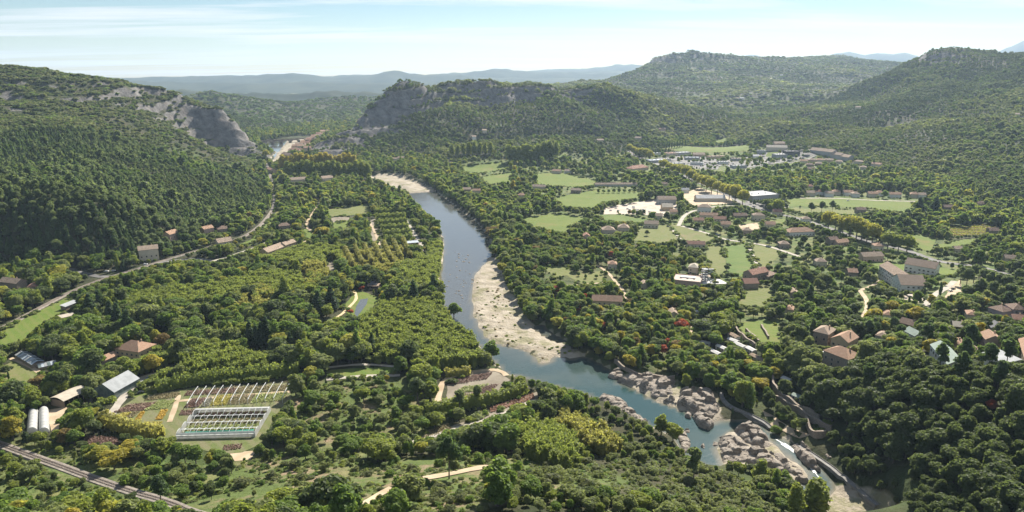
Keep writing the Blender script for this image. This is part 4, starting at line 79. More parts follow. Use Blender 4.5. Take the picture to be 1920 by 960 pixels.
TREES = [('plane_tree','plane',25.0,1.0,[301.8,1378.7],'first golden plane tree from the town end of the avenue row'),('plane_tree','plane',22.6,1.0,[306.3,1347.8],'second golden plane tree from the town end of the avenue row'),('plane_tree','plane',23.6,1.0,[310.5,1317.7],'third golden plane tree from the town end of the avenue row'),('plane_tree','plane',26.6,1.0,[314.5,1288.6],'fourth golden plane tree from the town end of the avenue row'),('plane_tree','plane',27.3,1.0,[318.2,1260.3],'fifth golden plane tree from the town end of the avenue row'),('plane_tree','plane',24.7,1.0,[320.1,1230.3],'sixth golden plane tree from the town end of the avenue row'),('plane_tree','plane',22.5,1.0,[320.9,1198.9],'seventh golden plane tree from the town end of the avenue row'),('plane_tree','plane',23.9,1.0,[321.7,1169.7],'eighth golden plane tree from the town end of the avenue row'),('plane_tree','plane',26.9,1.0,[322.4,1141.3],'ninth golden plane tree from the town end of the avenue row'),('plane_tree','plane',27.1,1.0,[324.4,1117.0],'tenth golden plane tree from the town end of the avenue row'),('plane_tree','plane',24.3,1.0,[328.8,1098.8],'eleventh golden plane tree from the town end of the avenue row'),('plane_tree','plane',22.5,1.0,[332.9,1080.6],'twelfth golden plane tree from the town end of the avenue row'),('plane_tree','plane',24.2,1.0,[337.1,1063.5],'thirteenth golden plane tree from the town end of the avenue row'),('plane_tree','plane',27.1,1.0,[341.1,1047.1],'fourteenth golden plane tree from the town end of the avenue row'),('plane_tree','plane',25.0,1.0,[394.5,845.7],'first plane tree from the left in the golden roadside clump'),('plane_tree','plane',22.6,1.0,[398.1,833.5],'second plane tree from the left in the golden roadside clump'),('plane_tree','plane',23.6,1.0,[401.6,821.6],'third plane tree from the left in the golden roadside clump'),('plane_tree','plane',26.6,1.0,[405.1,810.2],'fourth plane tree from the left in the golden roadside clump'),('plane_tree','plane',27.3,1.0,[408.2,800.7],'fifth plane tree from the left in the golden roadside clump'),('plane_tree','plane',24.7,1.0,[410.7,792.9],'sixth plane tree from the left in the golden roadside clump'),('plane_tree','plane',22.5,1.0,[413.2,785.3],'seventh plane tree from the left in the golden roadside clump'),('plane_tree','plane',23.9,1.0,[415.7,777.9],'eighth plane tree from the left in the golden roadside clump'),('plane_tree','lime',20.0,1.1,[420.4,752.8],'first of three round pale plane trees right of the golden clump'),('plane_tree','lime',18.1,1.1,[427.1,743.1],'second of three round pale plane trees right of the golden clump'),('plane_tree','lime',18.9,1.1,[433.9,738.3],'third of three round pale plane trees right of the golden clump'),('plane_tree','plane',23.0,1.0,[279.0,1656.2],'first plane tree of the row near the red roofed shop'),('plane_tree','plane',20.8,1.0,[287.7,1647.1],'second plane tree of the row near the red roofed shop'),('plane_tree','plane',21.7,1.0,[294.5,1627.4],'third plane tree of the row near the red roofed shop'),('plane_tree','plane',24.5,1.0,[299.2,1601.3],'fourth plane tree of the row near the red roofed shop'),('plane_tree','plane',25.1,1.0,[305.1,1585.3],'fifth plane tree of the row near the red roofed shop'),('plane_tree','plane',22.7,1.0,[310.9,1570.1],'sixth plane tree of the row near the red roofed shop'),('plane_tree','plane',23,1.0,[343.9,1020.2],'lone golden plane tree at the end of the avenue'),('plane_tree','lime',20,1.1,[372.4,955.3],'round plane tree at the roundabout meadow'),('poplar_tree','gold',34.0,1.4,[-456.6,1377.4],'first yellow poplar from the left in the back row below the crag'),('poplar_tree','gold',30.7,1.4,[-447.2,1379.2],'second yellow poplar from the left in the back row below the crag'),('poplar_tree','gold',32.2,1.4,[-437.9,1381.1],'third yellow poplar from the left in the back row below the crag'),('poplar_tree','gold',36.2,1.4,[-428.5,1383.2],'fourth yellow poplar from the left in the back row below the crag'),('poplar_tree','gold',37.1,1.4,[-419.2,1385.3],'fifth yellow poplar from the left in the back row below the crag'),('poplar_tree','gold',33.6,1.4,[-409.9,1387.4],'sixth yellow poplar from the left in the back row below the crag'),('poplar_tree','gold',30.6,1.4,[-400.5,1389.5],'seventh yellow poplar from the left in the back row below the crag'),('poplar_tree','gold',32.5,1.4,[-391.1,1391.9],'eighth yellow poplar from the left in the back row below the crag'),('poplar_tree','gold',36.5,1.4,[-381.6,1392.4],'ninth yellow poplar from the left in the back row below the crag'),('poplar_tree','gold',36.9,1.4,[-371.8,1390.5],'tenth yellow poplar from the left in the back row below the crag'),('poplar_tree','gold',33.1,1.4,[-362.0,1388.2],'eleventh yellow poplar from the left in the back row below the crag'),('poplar_tree','gold',30.6,1.4,[-352.1,1385.9],'twelfth yellow poplar from the left in the back row below the crag'),('poplar_tree','gold',33.0,1.4,[-342.4,1384.1],'thirteenth yellow poplar from the left in the back row below the crag'),('poplar_tree','gold',36.8,1.4,[-332.8,1382.4],'fourteenth yellow poplar from the left in the back row below the crag'),('poplar_tree','gold',36.6,1.4,[-323.1,1380.5],'fifteenth yellow poplar from the left in the back row below the crag'),('poplar_tree','gold',32.7,1.4,[-313.5,1378.9],'sixteenth yellow poplar from the left in the back row below the crag'),('poplar_tree','lime',30.0,1.5,[-423.2,1304.5],'first green poplar from the left in the front row below the crag'),('poplar_tree','lime',27.1,1.5,[-413.5,1303.6],'second green poplar from the left in the front row below the crag'),('poplar_tree','lime',28.4,1.5,[-403.8,1302.8],'third green poplar from the left in the front row below the crag'),('poplar_tree','lime',32.0,1.5,[-394.2,1302.0],'fourth green poplar from the left in the front row below the crag'),('poplar_tree','lime',32.7,1.5,[-384.6,1301.0],'fifth green poplar from the left in the front row below the crag'),('poplar_tree','lime',29.6,1.5,[-374.9,1300.1],'sixth green poplar from the left in the front row below the crag'),('poplar_tree','lime',27.0,1.5,[-365.3,1299.2],'seventh green poplar from the left in the front row below the crag'),('poplar_tree','lime',28.7,1.5,[-355.7,1298.3],'eighth green poplar from the left in the front row below the crag'),('poplar_tree','lime',32.2,1.5,[-345.3,1296.9],'ninth green poplar from the left in the front row below the crag'),('poplar_tree','lime',32.6,1.5,[-334.2,1295.2],'tenth green poplar from the left in the front row below the crag'),('poplar_tree','lime',29.2,1.5,[-323.1,1293.3],'eleventh green poplar from the left in the front row below the crag'),('poplar_tree','lime',27.0,1.5,[-311.9,1291.2],'twelfth green poplar from the left in the front row below the crag'),('poplar_tree','lime',29.1,1.5,[-300.8,1288.9],'thirteenth green poplar from the left in the front row below the crag'),('poplar_tree','lime',32.5,1.5,[-289.6,1286.5],'fourteenth green poplar from the left in the front row below the crag'),('poplar_tree','lime',32.3,1.5,[-278.6,1284.5],'fifteenth green poplar from the left in the front row below the crag'),('poplar_tree','lime',28.8,1.5,[-267.7,1282.8],'sixteenth green poplar from the left in the front row below the crag'),('poplar_tree','lime',36.0,1.6,[-5.7,1471.5],'first tall pale poplar of the round grove behind the meadows'),('poplar_tree','lime',32.5,1.6,[4.5,1468.0],'second tall pale poplar of the round grove behind the meadows'),('poplar_tree','lime',34.0,1.6,[14.6,1464.8],'third tall pale poplar of the round grove behind the meadows'),('poplar_tree','lime',38.3,1.6,[24.7,1461.9],'fourth tall pale poplar of the round grove behind the meadows'),('poplar_tree','lime',39.3,1.6,[32.6,1464.8],'fifth tall pale poplar of the round grove behind the meadows'),('poplar_tree','lime',35.5,1.6,[39.5,1470.8],'sixth tall pale poplar of the round grove behind the meadows'),('poplar_tree','lime',32.4,1.6,[46.5,1476.9],'seventh tall pale poplar of the round grove behind the meadows'),('poplar_tree','lime',34.5,1.6,[55.5,1484.2],'eighth tall pale poplar of the round grove behind the meadows'),('poplar_tree','lime',38.7,1.6,[68.6,1493.7],'ninth tall pale poplar of the round grove behind the meadows'),('poplar_tree','lime',39.1,1.6,[81.7,1502.9],'tenth tall pale poplar of the round grove behind the meadows'),('poplar_tree','lime',35.1,1.6,[95.1,1512.9],'eleventh tall pale poplar of the round grove behind the meadows'),('poplar_tree','lime',26.0,1.5,[-132.8,1547.8],'first poplar of the olive coloured row below the slope'),('poplar_tree','lime',23.5,1.5,[-119.8,1541.3],'second poplar of the olive coloured row below the slope'),('poplar_tree','lime',24.6,1.5,[-106.9,1536.3],'third poplar of the olive coloured row below the slope'),('poplar_tree','lime',27.7,1.5,[-94.3,1532.9],'fourth poplar of the olive coloured row below the slope'),('poplar_tree','lime',28.4,1.5,[-82.1,1530.7],'fifth poplar of the olive coloured row below the slope'),('poplar_tree','lime',25.7,1.5,[-70.3,1529.2],'sixth poplar of the olive coloured row below the slope'),('poplar_tree','lime',23.4,1.5,[-58.5,1528.2],'seventh poplar of the olive coloured row below the slope'),('poplar_tree','lime',24.9,1.5,[-46.8,1527.1],'eighth poplar of the olive coloured row below the slope'),('poplar_tree','gold',20,1.3,[5.1,1320.0],'yellow poplar in front of the round grove'),('poplar_tree','lime',20,1.4,[-2.1,1378.8],'pale poplar beside the yellow one before the round grove'),('poplar_tree','gold',18,1.5,[1.8,1146.2],'golden poplar by the orchard path'),('poplar_tree','gold',18,1.5,[11.0,1179.6],'second golden poplar by the orchard path'),('cypress_tree','pine',17.0,1,[361.5,1713.2],'first dark cypress of the tall hedge behind the trading estate'),('cypress_tree','pine',15.4,1,[368.4,1716.5],'second dark cypress of the tall hedge behind the trading estate'),('cypress_tree','pine',16.1,1,[375.3,1720.1],'third dark cypress of the tall hedge behind the trading estate'),('cypress_tree','pine',18.1,1,[382.4,1723.9],'fourth dark cypress of the tall hedge behind the trading estate'),('cypress_tree','pine',18.6,1,[389.5,1728.1],'fifth dark cypress of the tall hedge behind the trading estate'),('cypress_tree','pine',16.8,1,[396.7,1732.3],'sixth dark cypress of the tall hedge behind the trading estate'),('cypress_tree','pine',15.3,1,[404.6,1738.5],'seventh dark cypress of the tall hedge behind the trading estate'),('cypress_tree','pine',16.3,1,[413.4,1747.6],'eighth dark cypress of the tall hedge behind the trading estate'),('cypress_tree','pine',18.3,1,[423.0,1759.3],'ninth dark cypress of the tall hedge behind the trading estate'),('cypress_tree','pine',18.4,1,[433.1,1773.0],'tenth dark cypress of the tall hedge behind the trading estate'),('cypress_tree','pine',16.6,1,[445.6,1796.2],'eleventh dark cypress of the tall hedge behind the trading estate'),('cypress_tree','pine',15.3,1,[476.6,1891.8],'twelfth dark cypress of the tall hedge behind the trading estate'),('cypress_tree','pine',14.0,1.2,[343.1,1665.0],'first cypress of the short clump beside the depots'),('cypress_tree','pine',12.7,1.2,[351.5,1667.3],'second cypress of the short clump beside the depots'),('cypress_tree','pine',13.2,1.2,[360.0,1669.5],'third cypress of the short clump beside the depots'),('cypress_tree','pine',14.9,1.2,[368.4,1671.7],'fourth cypress of the short clump beside the depots'),('cypress_tree','pine',15.3,1.2,[376.9,1673.9],'fifth cypress of the short clump beside the depots'),('apple','green',7.0,1.3,[141.4,1123.4],'first small round tree of the orchard row by the farm shed'),('apple','green',6.3,1.3,[149.9,1123.8],'second small round tree of the orchard row by the farm shed'),('apple','green',6.6,1.3,[158.5,1124.3],'third small round tree of the orchard row by the farm shed'),('apple','green',7.5,1.3,[167.0,1124.9],'fourth small round tree of the orchard row by the farm shed'),('apple','green',7.6,1.3,[175.7,1125.8],'fifth small round tree of the orchard row by the farm shed'),('apple','green',6.9,1.3,[184.3,1126.8],'sixth small round tree of the orchard row by the farm shed'),('apple','green',6.3,1.3,[193.0,1127.8],'seventh small round tree of the orchard row by the farm shed'),('apple','green',6.7,1.3,[201.6,1128.4],'eighth small round tree of the orchard row by the farm shed'),('conifer_tree','fir',24.0,1.1,[-334.2,520.1],'first tall dark fir from the left in the clump by the railway'),('conifer_tree','fir',21.7,1.1,[-335.1,535.1],'second tall dark fir from the left in the clump by the railway'),('conifer_tree','fir',22.7,1.1,[-310.3,506.0],'third tall dark fir from the left in the clump by the railway'),('conifer_tree','fir',25.6,1.1,[-296.0,491.3],'fourth tall dark fir from the left in the clump by the railway'),('conifer_tree','fir',26.2,1.1,[-280.1,475.1],'fifth tall dark fir from the left in the clump by the railway'),('conifer_tree','fir',24,1.0,[-83.1,556.8],'lone dark fir standing in the bamboo grove'),('conifer_tree','fir',22,1.3,[-157.0,532.9],'pair of dark firs near the garden pond,left one'),('conifer_tree','fir',22,1.3,[-149.9,546.2],'pair of dark firs near the garden pond,right one'),('conifer_tree','fir',21.0,0.9,[-188.3,466.6],'first dark spire tree from the left above the bamboo terrace'),('conifer_tree','fir',19.0,0.9,[-183.0,464.6],'second dark spire tree from the left above the bamboo terrace'),('conifer_tree','fir',19.9,0.9,[-179.9,466.6],'third dark spire tree from the left above the bamboo terrace'),('conifer_tree','fir',22.4,0.9,[-177.1,469.7],'fourth dark spire tree from the left above the bamboo terrace'),('broadleaf_tree','oak',18,1.3,[-69.7,433.2],'huge dark tree at the lower edge of the bamboo grove'),('conifer_tree','fir',17,1.0,[-97.7,451.3],'pointed dark tree left of the huge dark tree'),('broadleaf_tree','oak',18,1.5,[-271.2,502.3],'broad dark round tree in the upper bamboo'),('broadleaf_tree','rust',11,1.4,[-249.8,465.0],'russet brown tree above the terracotta farmhouse'),('broadleaf_tree','oak',14,1.1,[-242.5,519.9],'dark round tree right of the broad dark tree'),('broadleaf_tree','oak',15,1.1,[-227.4,571.4],'dark tree at the middle of the bamboo'),('broadleaf_tree','gold',8,1.2,[-202.0,648.1],'small golden tree beside the soil plot'),('broadleaf_tree','gold',14,1.2,[-234.6,419.3],'yellow-green tree right of the terracotta farmhouse'),('broadleaf_tree','lime',13,1.1,[-242.8,409.6],'lime tree before the terracotta farmhouse'),('broadleaf_tree','lime',11,1.3,[-253.8,401.8],'pale lime tree before the low mossy wing'),('broadleaf_tree','gold',6,1.3,[-95.6,738.3],'orange yellow tree at the track yard'),('broadleaf_tree','green',15,1.1,[-47.5,534.7],'big green tree standing on the river bank by the grove'),('broadleaf_tree','green',14,1.3,[-14.1,446.7],'spreading green tree on the near river bank'),('broadleaf_tree','gold',9,1.2,[169.4,580.8],'bright yellow tree right of the pool building'),('broadleaf_tree','gold',8,1.2,[71.4,535.4],'bright yellow tree right of the park pavilion roof'),('broadleaf_tree','gold',9,1.2,[79.2,474.5],'golden tree in the lower park'),('broadleaf_tree','gold',9,1.2,[96.1,446.8],'yellow tree above the pale rock bank'),('broadleaf_tree','lime',13,1.5,[81.8,513.9],'large lime tree in the middle of the park'),('broadleaf_tree','red',9,1.1,[39.3,586.5],'red tree left in the upper park'),('broadleaf_tree','red',9,1.1,[104.9,708.2],'dark red tree by the upper park path'),('broadleaf_tree','red',8,1.2,[53.9,539.5],'red tree left of the park pavilion'),('broadleaf_tree','red',7,1.1,[69.4,498.8],'red tree in the lower park centre'),('broadleaf_tree','red',8,1.2,[104.8,449.6],'bright red tree near the camp'),('broadleaf_tree','red',7,1.2,[111.7,464.3],'second bright red tree near the camp'),('broadleaf_tree','red',7,1.2,[135.4,548.8],'small red tree beside the right park edge'),('broadleaf_tree','red',5,1.3,[-130.9,532.7],'red maple beside the garden pond'),('broadleaf_tree','red',5,1.3,[-135.6,596.7],'small red maple left of the pagoda'),('broadleaf_tree','red',6,1.2,[213.4,281.2],'reddish tree at the far right slope'),('broadleaf_tree','gold',9,1.6,[164.8,402.8],'golden domed tree above the walkway'),('broadleaf_tree','gold',9,1.6,[153.0,392.5],'golden tree left of the stone walls'),('broadleaf_tree','gold',9,1.4,[153.6,421.5],'golden tree in the camp front'),('broadleaf_tree','gold',12,1.5,[292.4,504.6],'golden round tree below the care home'),('broadleaf_tree','gold',9,1.2,[333.8,524.5],'second golden tree below the care home car park'),('broadleaf_tree','gold',8,1.3,[338.1,501.4],'golden tree by the right bungalows'),('broadleaf_tree','gold',10,1.2,[359.5,502.1],'golden tree before the mauve houses'),('broadleaf_tree','gold',5,1.2,[379.3,581.8],'small orange tree right of the care home'),('broadleaf_tree','lime',12,1.1,[81.1,339.4],'yellow-green tree on the near pool bank'),('broadleaf_tree','lime',11,1.0,[86.1,333.2],'second yellow-green tree on the near pool bank'),('poplar_tree','lime',19,2.0,[137.1,274.8],'tall feathery poplar standing before the sand at the bottom'),('poplar_tree','lime',12,1.9,[117.0,288.9],'feathery bush willow in front of the fissured slab'),('poplar_tree','lime',14,1.5,[116.2,248.5],'slender poplar left of the tall feathery one'),('broadleaf_tree','lime',7,1.2,[156.0,344.2],'round lawn tree in the sandy garden'),('broadleaf_tree','green',6,1.3,[152.2,354.2],'bushy tree in the sandy garden'),('broadleaf_tree','green',6,1.5,[145.7,346.2],'green bush at the walkway steps'),('pine_tree','pine',19,0.9,[-25.4,247.4],'tall lone pine on the foreground slope with long shadow'),('pine_tree','pinegrey',17,1.2,[-56.2,376.4],'big grey pine left of the netted garden'),('pine_tree','pinegrey',14,1.0,[-30.3,365.9],'slim pine in the red plant rows'),('pine_tree','pinegrey',13,0.9,[-20.5,373.8],'slim pine before the netted garden'),('broadleaf_tree','olive',12,1.4,[-36.6,215.0],'dark round oak by the foreground path'),('pine_tree','pine',16,1.0,[-147.5,255.1],'tall pine at the right end of the railway'),('pine_tree','pinegrey',17,0.9,[79.2,267.6],'slim pine before the walkway river pool'),('pine_tree','pine',17,0.9,[194.1,348.0],'first tall pine from the left on the right wooded slope'),('pine_tree','pine',17,0.9,[220.9,331.6],'second tall pine from the left on the right wooded slope'),('pine_tree','pine',17,0.9,[233.5,332.6],'third tall pine from the left on the right wooded slope'),('pine_tree','pine',17,0.9,[232.1,312.8],'fourth tall pine from the left on the right wooded slope'),('pine_tree','pine',17,0.9,[242.3,314.9],'fifth tall pine from the left on the right wooded slope'),('pine_tree','pine',17,0.9,[218.4,310.9],'sixth tall pine from the left on the right wooded slope'),('pine_tree','pine',17,0.9,[221.6,290.6],'seventh tall pine from the left on the right wooded slope'),('pine_tree','pine',17,0.9,[249.4,390.1],'eighth tall pine from the left on the right wooded slope'),('pine_tree','pine',17,0.9,[262.1,371.2],'ninth tall pine from the left on the right wooded slope'),('pine_tree','pinegrey',17,1.2,[393.9,582.9],'@pinegrove'),('pine_tree','pinegrey',17,1.2,[395.0,576.0],'@pinegrove'),('pine_tree','pinegrey',17,1.2,[410.4,590.4],'@pinegrove'),('pine_tree','pinegrey',17,1.2,[404.3,569.2],'@pinegrove'),('pine_tree','pinegrey',17,1.2,[403.3,558.9],'@pinegrove'),('pine_tree','pinegrey',17,1.2,[405.5,552.3],'@pinegrove'),('pine_tree','pinegrey',17,1.2,[406.3,544.1],'@pinegrove'),('pine_tree','pinegrey',17,1.2,[429.2,564.0],'@pinegrove'),('pine_tree','pinegrey',17,1.2,[378.3,534.6],'@pinegrove'),('pine_tree','pinegrey',17,1.2,[381.7,523.9],'@pinegrove'),('pine_tree','pinegrey',17,1.2,[386.9,513.4],'@pinegrove'),('pine_tree','pine',17,1.1,[433.1,953.8],'@pineright'),('pine_tree','pine',17,1.1,[451.3,961.1],'@pineright'),('pine_tree','pine',17,1.1,[415.2,946.7],'@pineright'),('pine_tree','pine',17,1.1,[499.4,867.1],'@pineright'),('pine_tree','pine',17,1.1,[523.1,900.3],'@pineright'),('pine_tree','pine',17,1.1,[486.4,851.9],'@pineright'),('pine_tree','pine',17,1.1,[473.2,846.0],'@pineright'),('pine_tree','pine',17,1.1,[461.9,837.1],'@pineright'),('pine_tree','pine',17,1.1,[509.5,851.2],'@pineright'),('conifer_tree','fir',26,1.3,[565.1,947.0],'huge dark cedar left of the stone house beyond the meadow'),('conifer_tree','fir',28,1.4,[582.7,939.1],'biggest dark cedar in front of the stone house beyond the meadow'),('broadleaf_tree','oak',7,1.2,[213.0,662.1],'dark bush in the middle of the green pasture'),('broadleaf_tree','olive',8,1.1,[163.1,816.8],'round orchard tree by the roundabout meadow'),('broadleaf_tree','olive',14,1.2,[149.3,822.7],'big round tree at the pasture house'),('broadleaf_tree','plane',14,1.2,[-438.6,567.3],'big yellow-green tree at the left edge above the railway yard'),('broadleaf_tree','green',15,1.2,[-410.5,553.1],'large green tree beside the railway yard'),('broadleaf_tree','gold',6,1.2,[-315.8,768.0],'orange tree near the railway bend'),('broadleaf_tree','gold',14,1.3,[-267.2,334.1],'yellow-green tree left of the white tunnels'),('broadleaf_tree','gold',11,1.5,[-194.7,301.8],'golden bushy tree beside the bottom railway'),('broadleaf_tree','gold',10,1.5,[-193.4,313.8],'golden tree right of the dark maroon bed'),('broadleaf_tree','plane',10,1.5,[-205.4,308.9],'yellow-green tree below the dark maroon bed'),('broadleaf_tree','rust',10,1.4,[-235.2,328.6],'brownish tree right of the white tunnels'),('broadleaf_tree','rust',9,1.4,[-294.3,397.0],'brownish tree beside the grass plot on the left'),('cypress_tree','pine',12,1,[307.2,509.3],'cypress at the care home car park'),('cypress_tree','pine',12,1,[357.1,551.1],'cypress right of the care home'),('cypress_tree','pine',13,1.0,[504.0,1218.9],'cypress by the brown estate,left one'),('cypress_tree','pine',13,1.0,[521.7,1178.3],'cypress by the brown estate,right one'),('cypress_tree','pine',6,1.0,[-322.3,409.4],'tiny cypress on the left grass plot'),('broadleaf_tree','green',4.5,1.2,[64.5,644.0],'first small lawn tree from the left in the upper park'),('broadleaf_tree','green',4.5,1.2,[70.5,636.9],'second small lawn tree from the left in the upper park'),('broadleaf_tree','green',4.5,1.2,[77.7,655.2],'third small lawn tree from the left in the upper park'),('broadleaf_tree','green',4.5,1.2,[80.8,637.0],'fourth small lawn tree from the left in the upper park'),('broadleaf_tree','green',4.5,1.2,[87.5,649.7],'fifth small lawn tree from the left in the upper park')]
LANDMARKS = [('railway at the bottom left',[-190.0,287.1]),('white tunnels',[-263.2,348.4]),('cream barrel roof barn',[-259.1,377.3]),('glass nursery sheds',[-320.0,427.9]),('terracotta farmhouse',[-264.7,444.0]),('greenhouse frame',[-160.0,348.3]),('frame beams',[-167.4,391.3]),('netted garden',[-23.2,395.3]),('red plant rows',[0.0,370.3]),('foreground footpath',[-24.3,254.9]),('left green slope',[-97.7,274.0]),('lawn strip',[-97.7,419.2]),('bamboo grove',[-73.3,497.0]),('garden pond',[-126.3,545.8]),('railway embankment',[-381.5,532.8]),('grey walkway',[133.1,365.7]),('fissured rock slab',[126.3,318.5]),('green pool',[87.8,386.3]),('bottom sand bank',[158.3,281.8]),('stone retaining walls',[162.7,363.1]),('grey walled house',[196.7,391.3]),('tall stone house',[207.8,438.7]),('green terraced garden',[182.8,479.6]),('mobile homes',[153.6,460.3]),('park pavilion',[79.0,557.0]),('gravel bar',[-4.7,578.9]),('pool building',[165.2,623.0]),('stone farmhouse',[232.7,622.5]),('care home',[358.6,607.1]),('pale green bungalow',[232.3,351.1]),('white bungalow',[245.8,329.1]),('mauve houses',[363.1,477.2]),('bottom right corner',[185.6,236.0]),('dark right slope',[187.6,296.0]),('right edge slope',[209.8,265.1]),('bottom centre scrub',[36.7,220.7]),('near river wood',[59.5,315.2]),('golden bamboo strip',[41.4,347.7]),('bare earth patch',[-11.3,215.2]),('left bottom edge',[-224.7,276.0]),('nursery dirt yard',[-255.7,354.4]),('dark maroon bed',[-218.3,331.1])]
CARS = [([202.9,419.7],'white',0,'white car parked by the tall stone house'),([334.2,554.3],'dark',0,'dark car in the care home car park'),([326.2,540.1],'silver',0,'silver car in the care home car park'),([379.3,569.1],'dark',0.3,'dark car on the forecourt right of the care home'),([373.0,562.7],'white',0.3,'white car on the forecourt right of the care home'),([-233.7,403.9],'silver',0.6,'silver car beside the grey nursery shed'),([-232.5,410.3],'blue',0.6,'blue car on the nursery road'),([-227.5,389.4],'dark',0.6,'dark car at the nursery lawn'),([-400.4,658.1],'white',0.2,'left white van on the shaded road'),([-394.5,660.0],'white',0.2,'right white car on the shaded road'),([-375.1,684.0],'white',0.3,'white car before the three storey house'),([516.0,1051.1],'white',0,'white car before the new housing row'),([249.2,820.0],'white',-0.5,'white car on the pasture lane'),([253.7,792.0],'silver',-0.4,'silver car on the pasture lane'),([411.6,1479.6],'white',-0.2,'@parked'),([453.7,1460.9],'silver',-0.3,'@parked'),([433.9,1465.2],'dark',0.3,'@parked'),([424.0,1509.1],'white',0.2,'@parked'),([478.6,1507.1],'silver',-0.0,'@parked'),([448.6,1461.7],'dark',-0.2,'@parked'),([444.8,1464.4],'white',0.0,'@parked'),([417.2,1519.7],'silver',-0.1,'@parked'),([473.4,1519.1],'dark',-0.3,'@parked'),([433.9,1517.4],'white',-0.2,'@parked'),([395.3,1482.8],'silver',0.1,'@parked'),([438.0,1511.9],'dark',-0.1,'@parked'),([435.9,1455.3],'white',0.3,'@parked'),([424.5,1521.7],'silver',0.2,'@parked'),([474.0,1487.4],'dark',0.2,'@parked'),([465.8,1477.4],'white',0.2,'@parked'),([400.1,1501.0],'silver',-0.1,'@parked'),([396.7,1456.5],'dark',-0.3,'@parked'),([461.0,1517.2],'white',-0.1,'@parked'),([436.2,1508.2],'silver',0.0,'@parked'),([443.5,1498.2],'dark',0.1,'@parked'),([413.5,1507.2],'white',-0.1,'@parked'),([432.2,1506.3],'silver',0.3,'@parked'),([473.7,1514.3],'dark',-0.1,'@parked'),([414.6,1488.0],'white',-0.1,'@parked'),([428.8,1456.5],'silver',-0.1,'@parked'),([177.5,978.6],'white',0.3,'@yard'),([140.6,972.2],'silver',0.5,'@yard'),([176.8,991.0],'white',0.2,'@yard'),([180.9,976.3],'silver',-0.4,'@yard'),([194.7,964.7],'white',-0.1,'@yard'),([177.9,1001.2],'silver',0.6,'@yard'),([187.6,977.3],'white',0.3,'@yard'),([150.9,990.0],'silver',-0.3,'@yard'),([177.7,999.0],'white',0.5,'@yard'),([167.0,984.4],'silver',-0.5,'@yard'),([178.1,969.8],'white',0.2,'@yard'),([151.3,970.5],'silver',-0.4,'@yard'),([188.5,979.5],'white',-0.3,'@yard'),([168.9,977.1],'silver',-0.3,'@yard')]
def _hash(ix, iy, s):
    h = (ix.astype(np.int64) * 374761393 + iy.astype(np.int64) * 668265263 + s * 144269504) & 0xffffffff
    h = ((h ^ (h >> 13)) * 1274126177) & 0xffffffff
    h = h ^ (h >> 16)
    return h / 4294967295.0
def vnoise(x, y, s=0):
    x0 = np.floor(x); y0 = np.floor(y); fx = x - x0; fy = y - y0
    fx = fx * fx * (3 - 2 * fx); fy = fy * fy * (3 - 2 * fy)
    a = _hash(x0, y0, s); b = _hash(x0 + 1, y0, s); c = _hash(x0, y0 + 1, s); d = _hash(x0 + 1, y0 + 1, s)
    return (a * (1 - fx) + b * fx) * (1 - fy) + (c * (1 - fx) + d * fx) * fy
def fbm(x, y, wl, oct=4, s=0):
    t = 0; a = 1.0; n = 0
    for k in range(oct):
        t = t + a * (vnoise(x / wl + 17.3 * k, y / wl - 9.1 * k, s + k) - .5); n += a; a *= .5; wl *= .5
    return t / n * 2
def inpoly(x, y, P):
    P = np.asarray(P, float); r = np.zeros(np.shape(x), bool); n = len(P)
    for i in range(n):
        x1, y1 = P[i]; x2, y2 = P[(i + 1) % n]
        if y1 == y2: continue
        c = ((y1 > y) != (y2 > y)) & (x < (x2 - x1) * (y - y1) / (y2 - y1) + x1)
        r ^= c
    return r
def segdist(x, y, L):
    L = np.asarray(L, float); r = np.full(np.shape(x), 1e9)
    for (x1, y1), (x2, y2) in zip(L[:-1], L[1:]):
        dx, dy = x2 - x1, y2 - y1
        t = np.clip(((x - x1) * dx + (y - y1) * dy) / (dx * dx + dy * dy + 1e-9), 0, 1)
        r = np.minimum(r, np.hypot(x - x1 - t * dx, y - y1 - t * dy))
    return r
def polydist(x, y, P):
    """signed distance, negative inside"""
    d = segdist(x, y, list(P) + [P[0]])
    return np.where(inpoly(x, y, P), -d, d)
def ss(a, b, x):
    t = np.clip((x - a) / (b - a), 0, 1); return t * t * (3 - 2 * t)
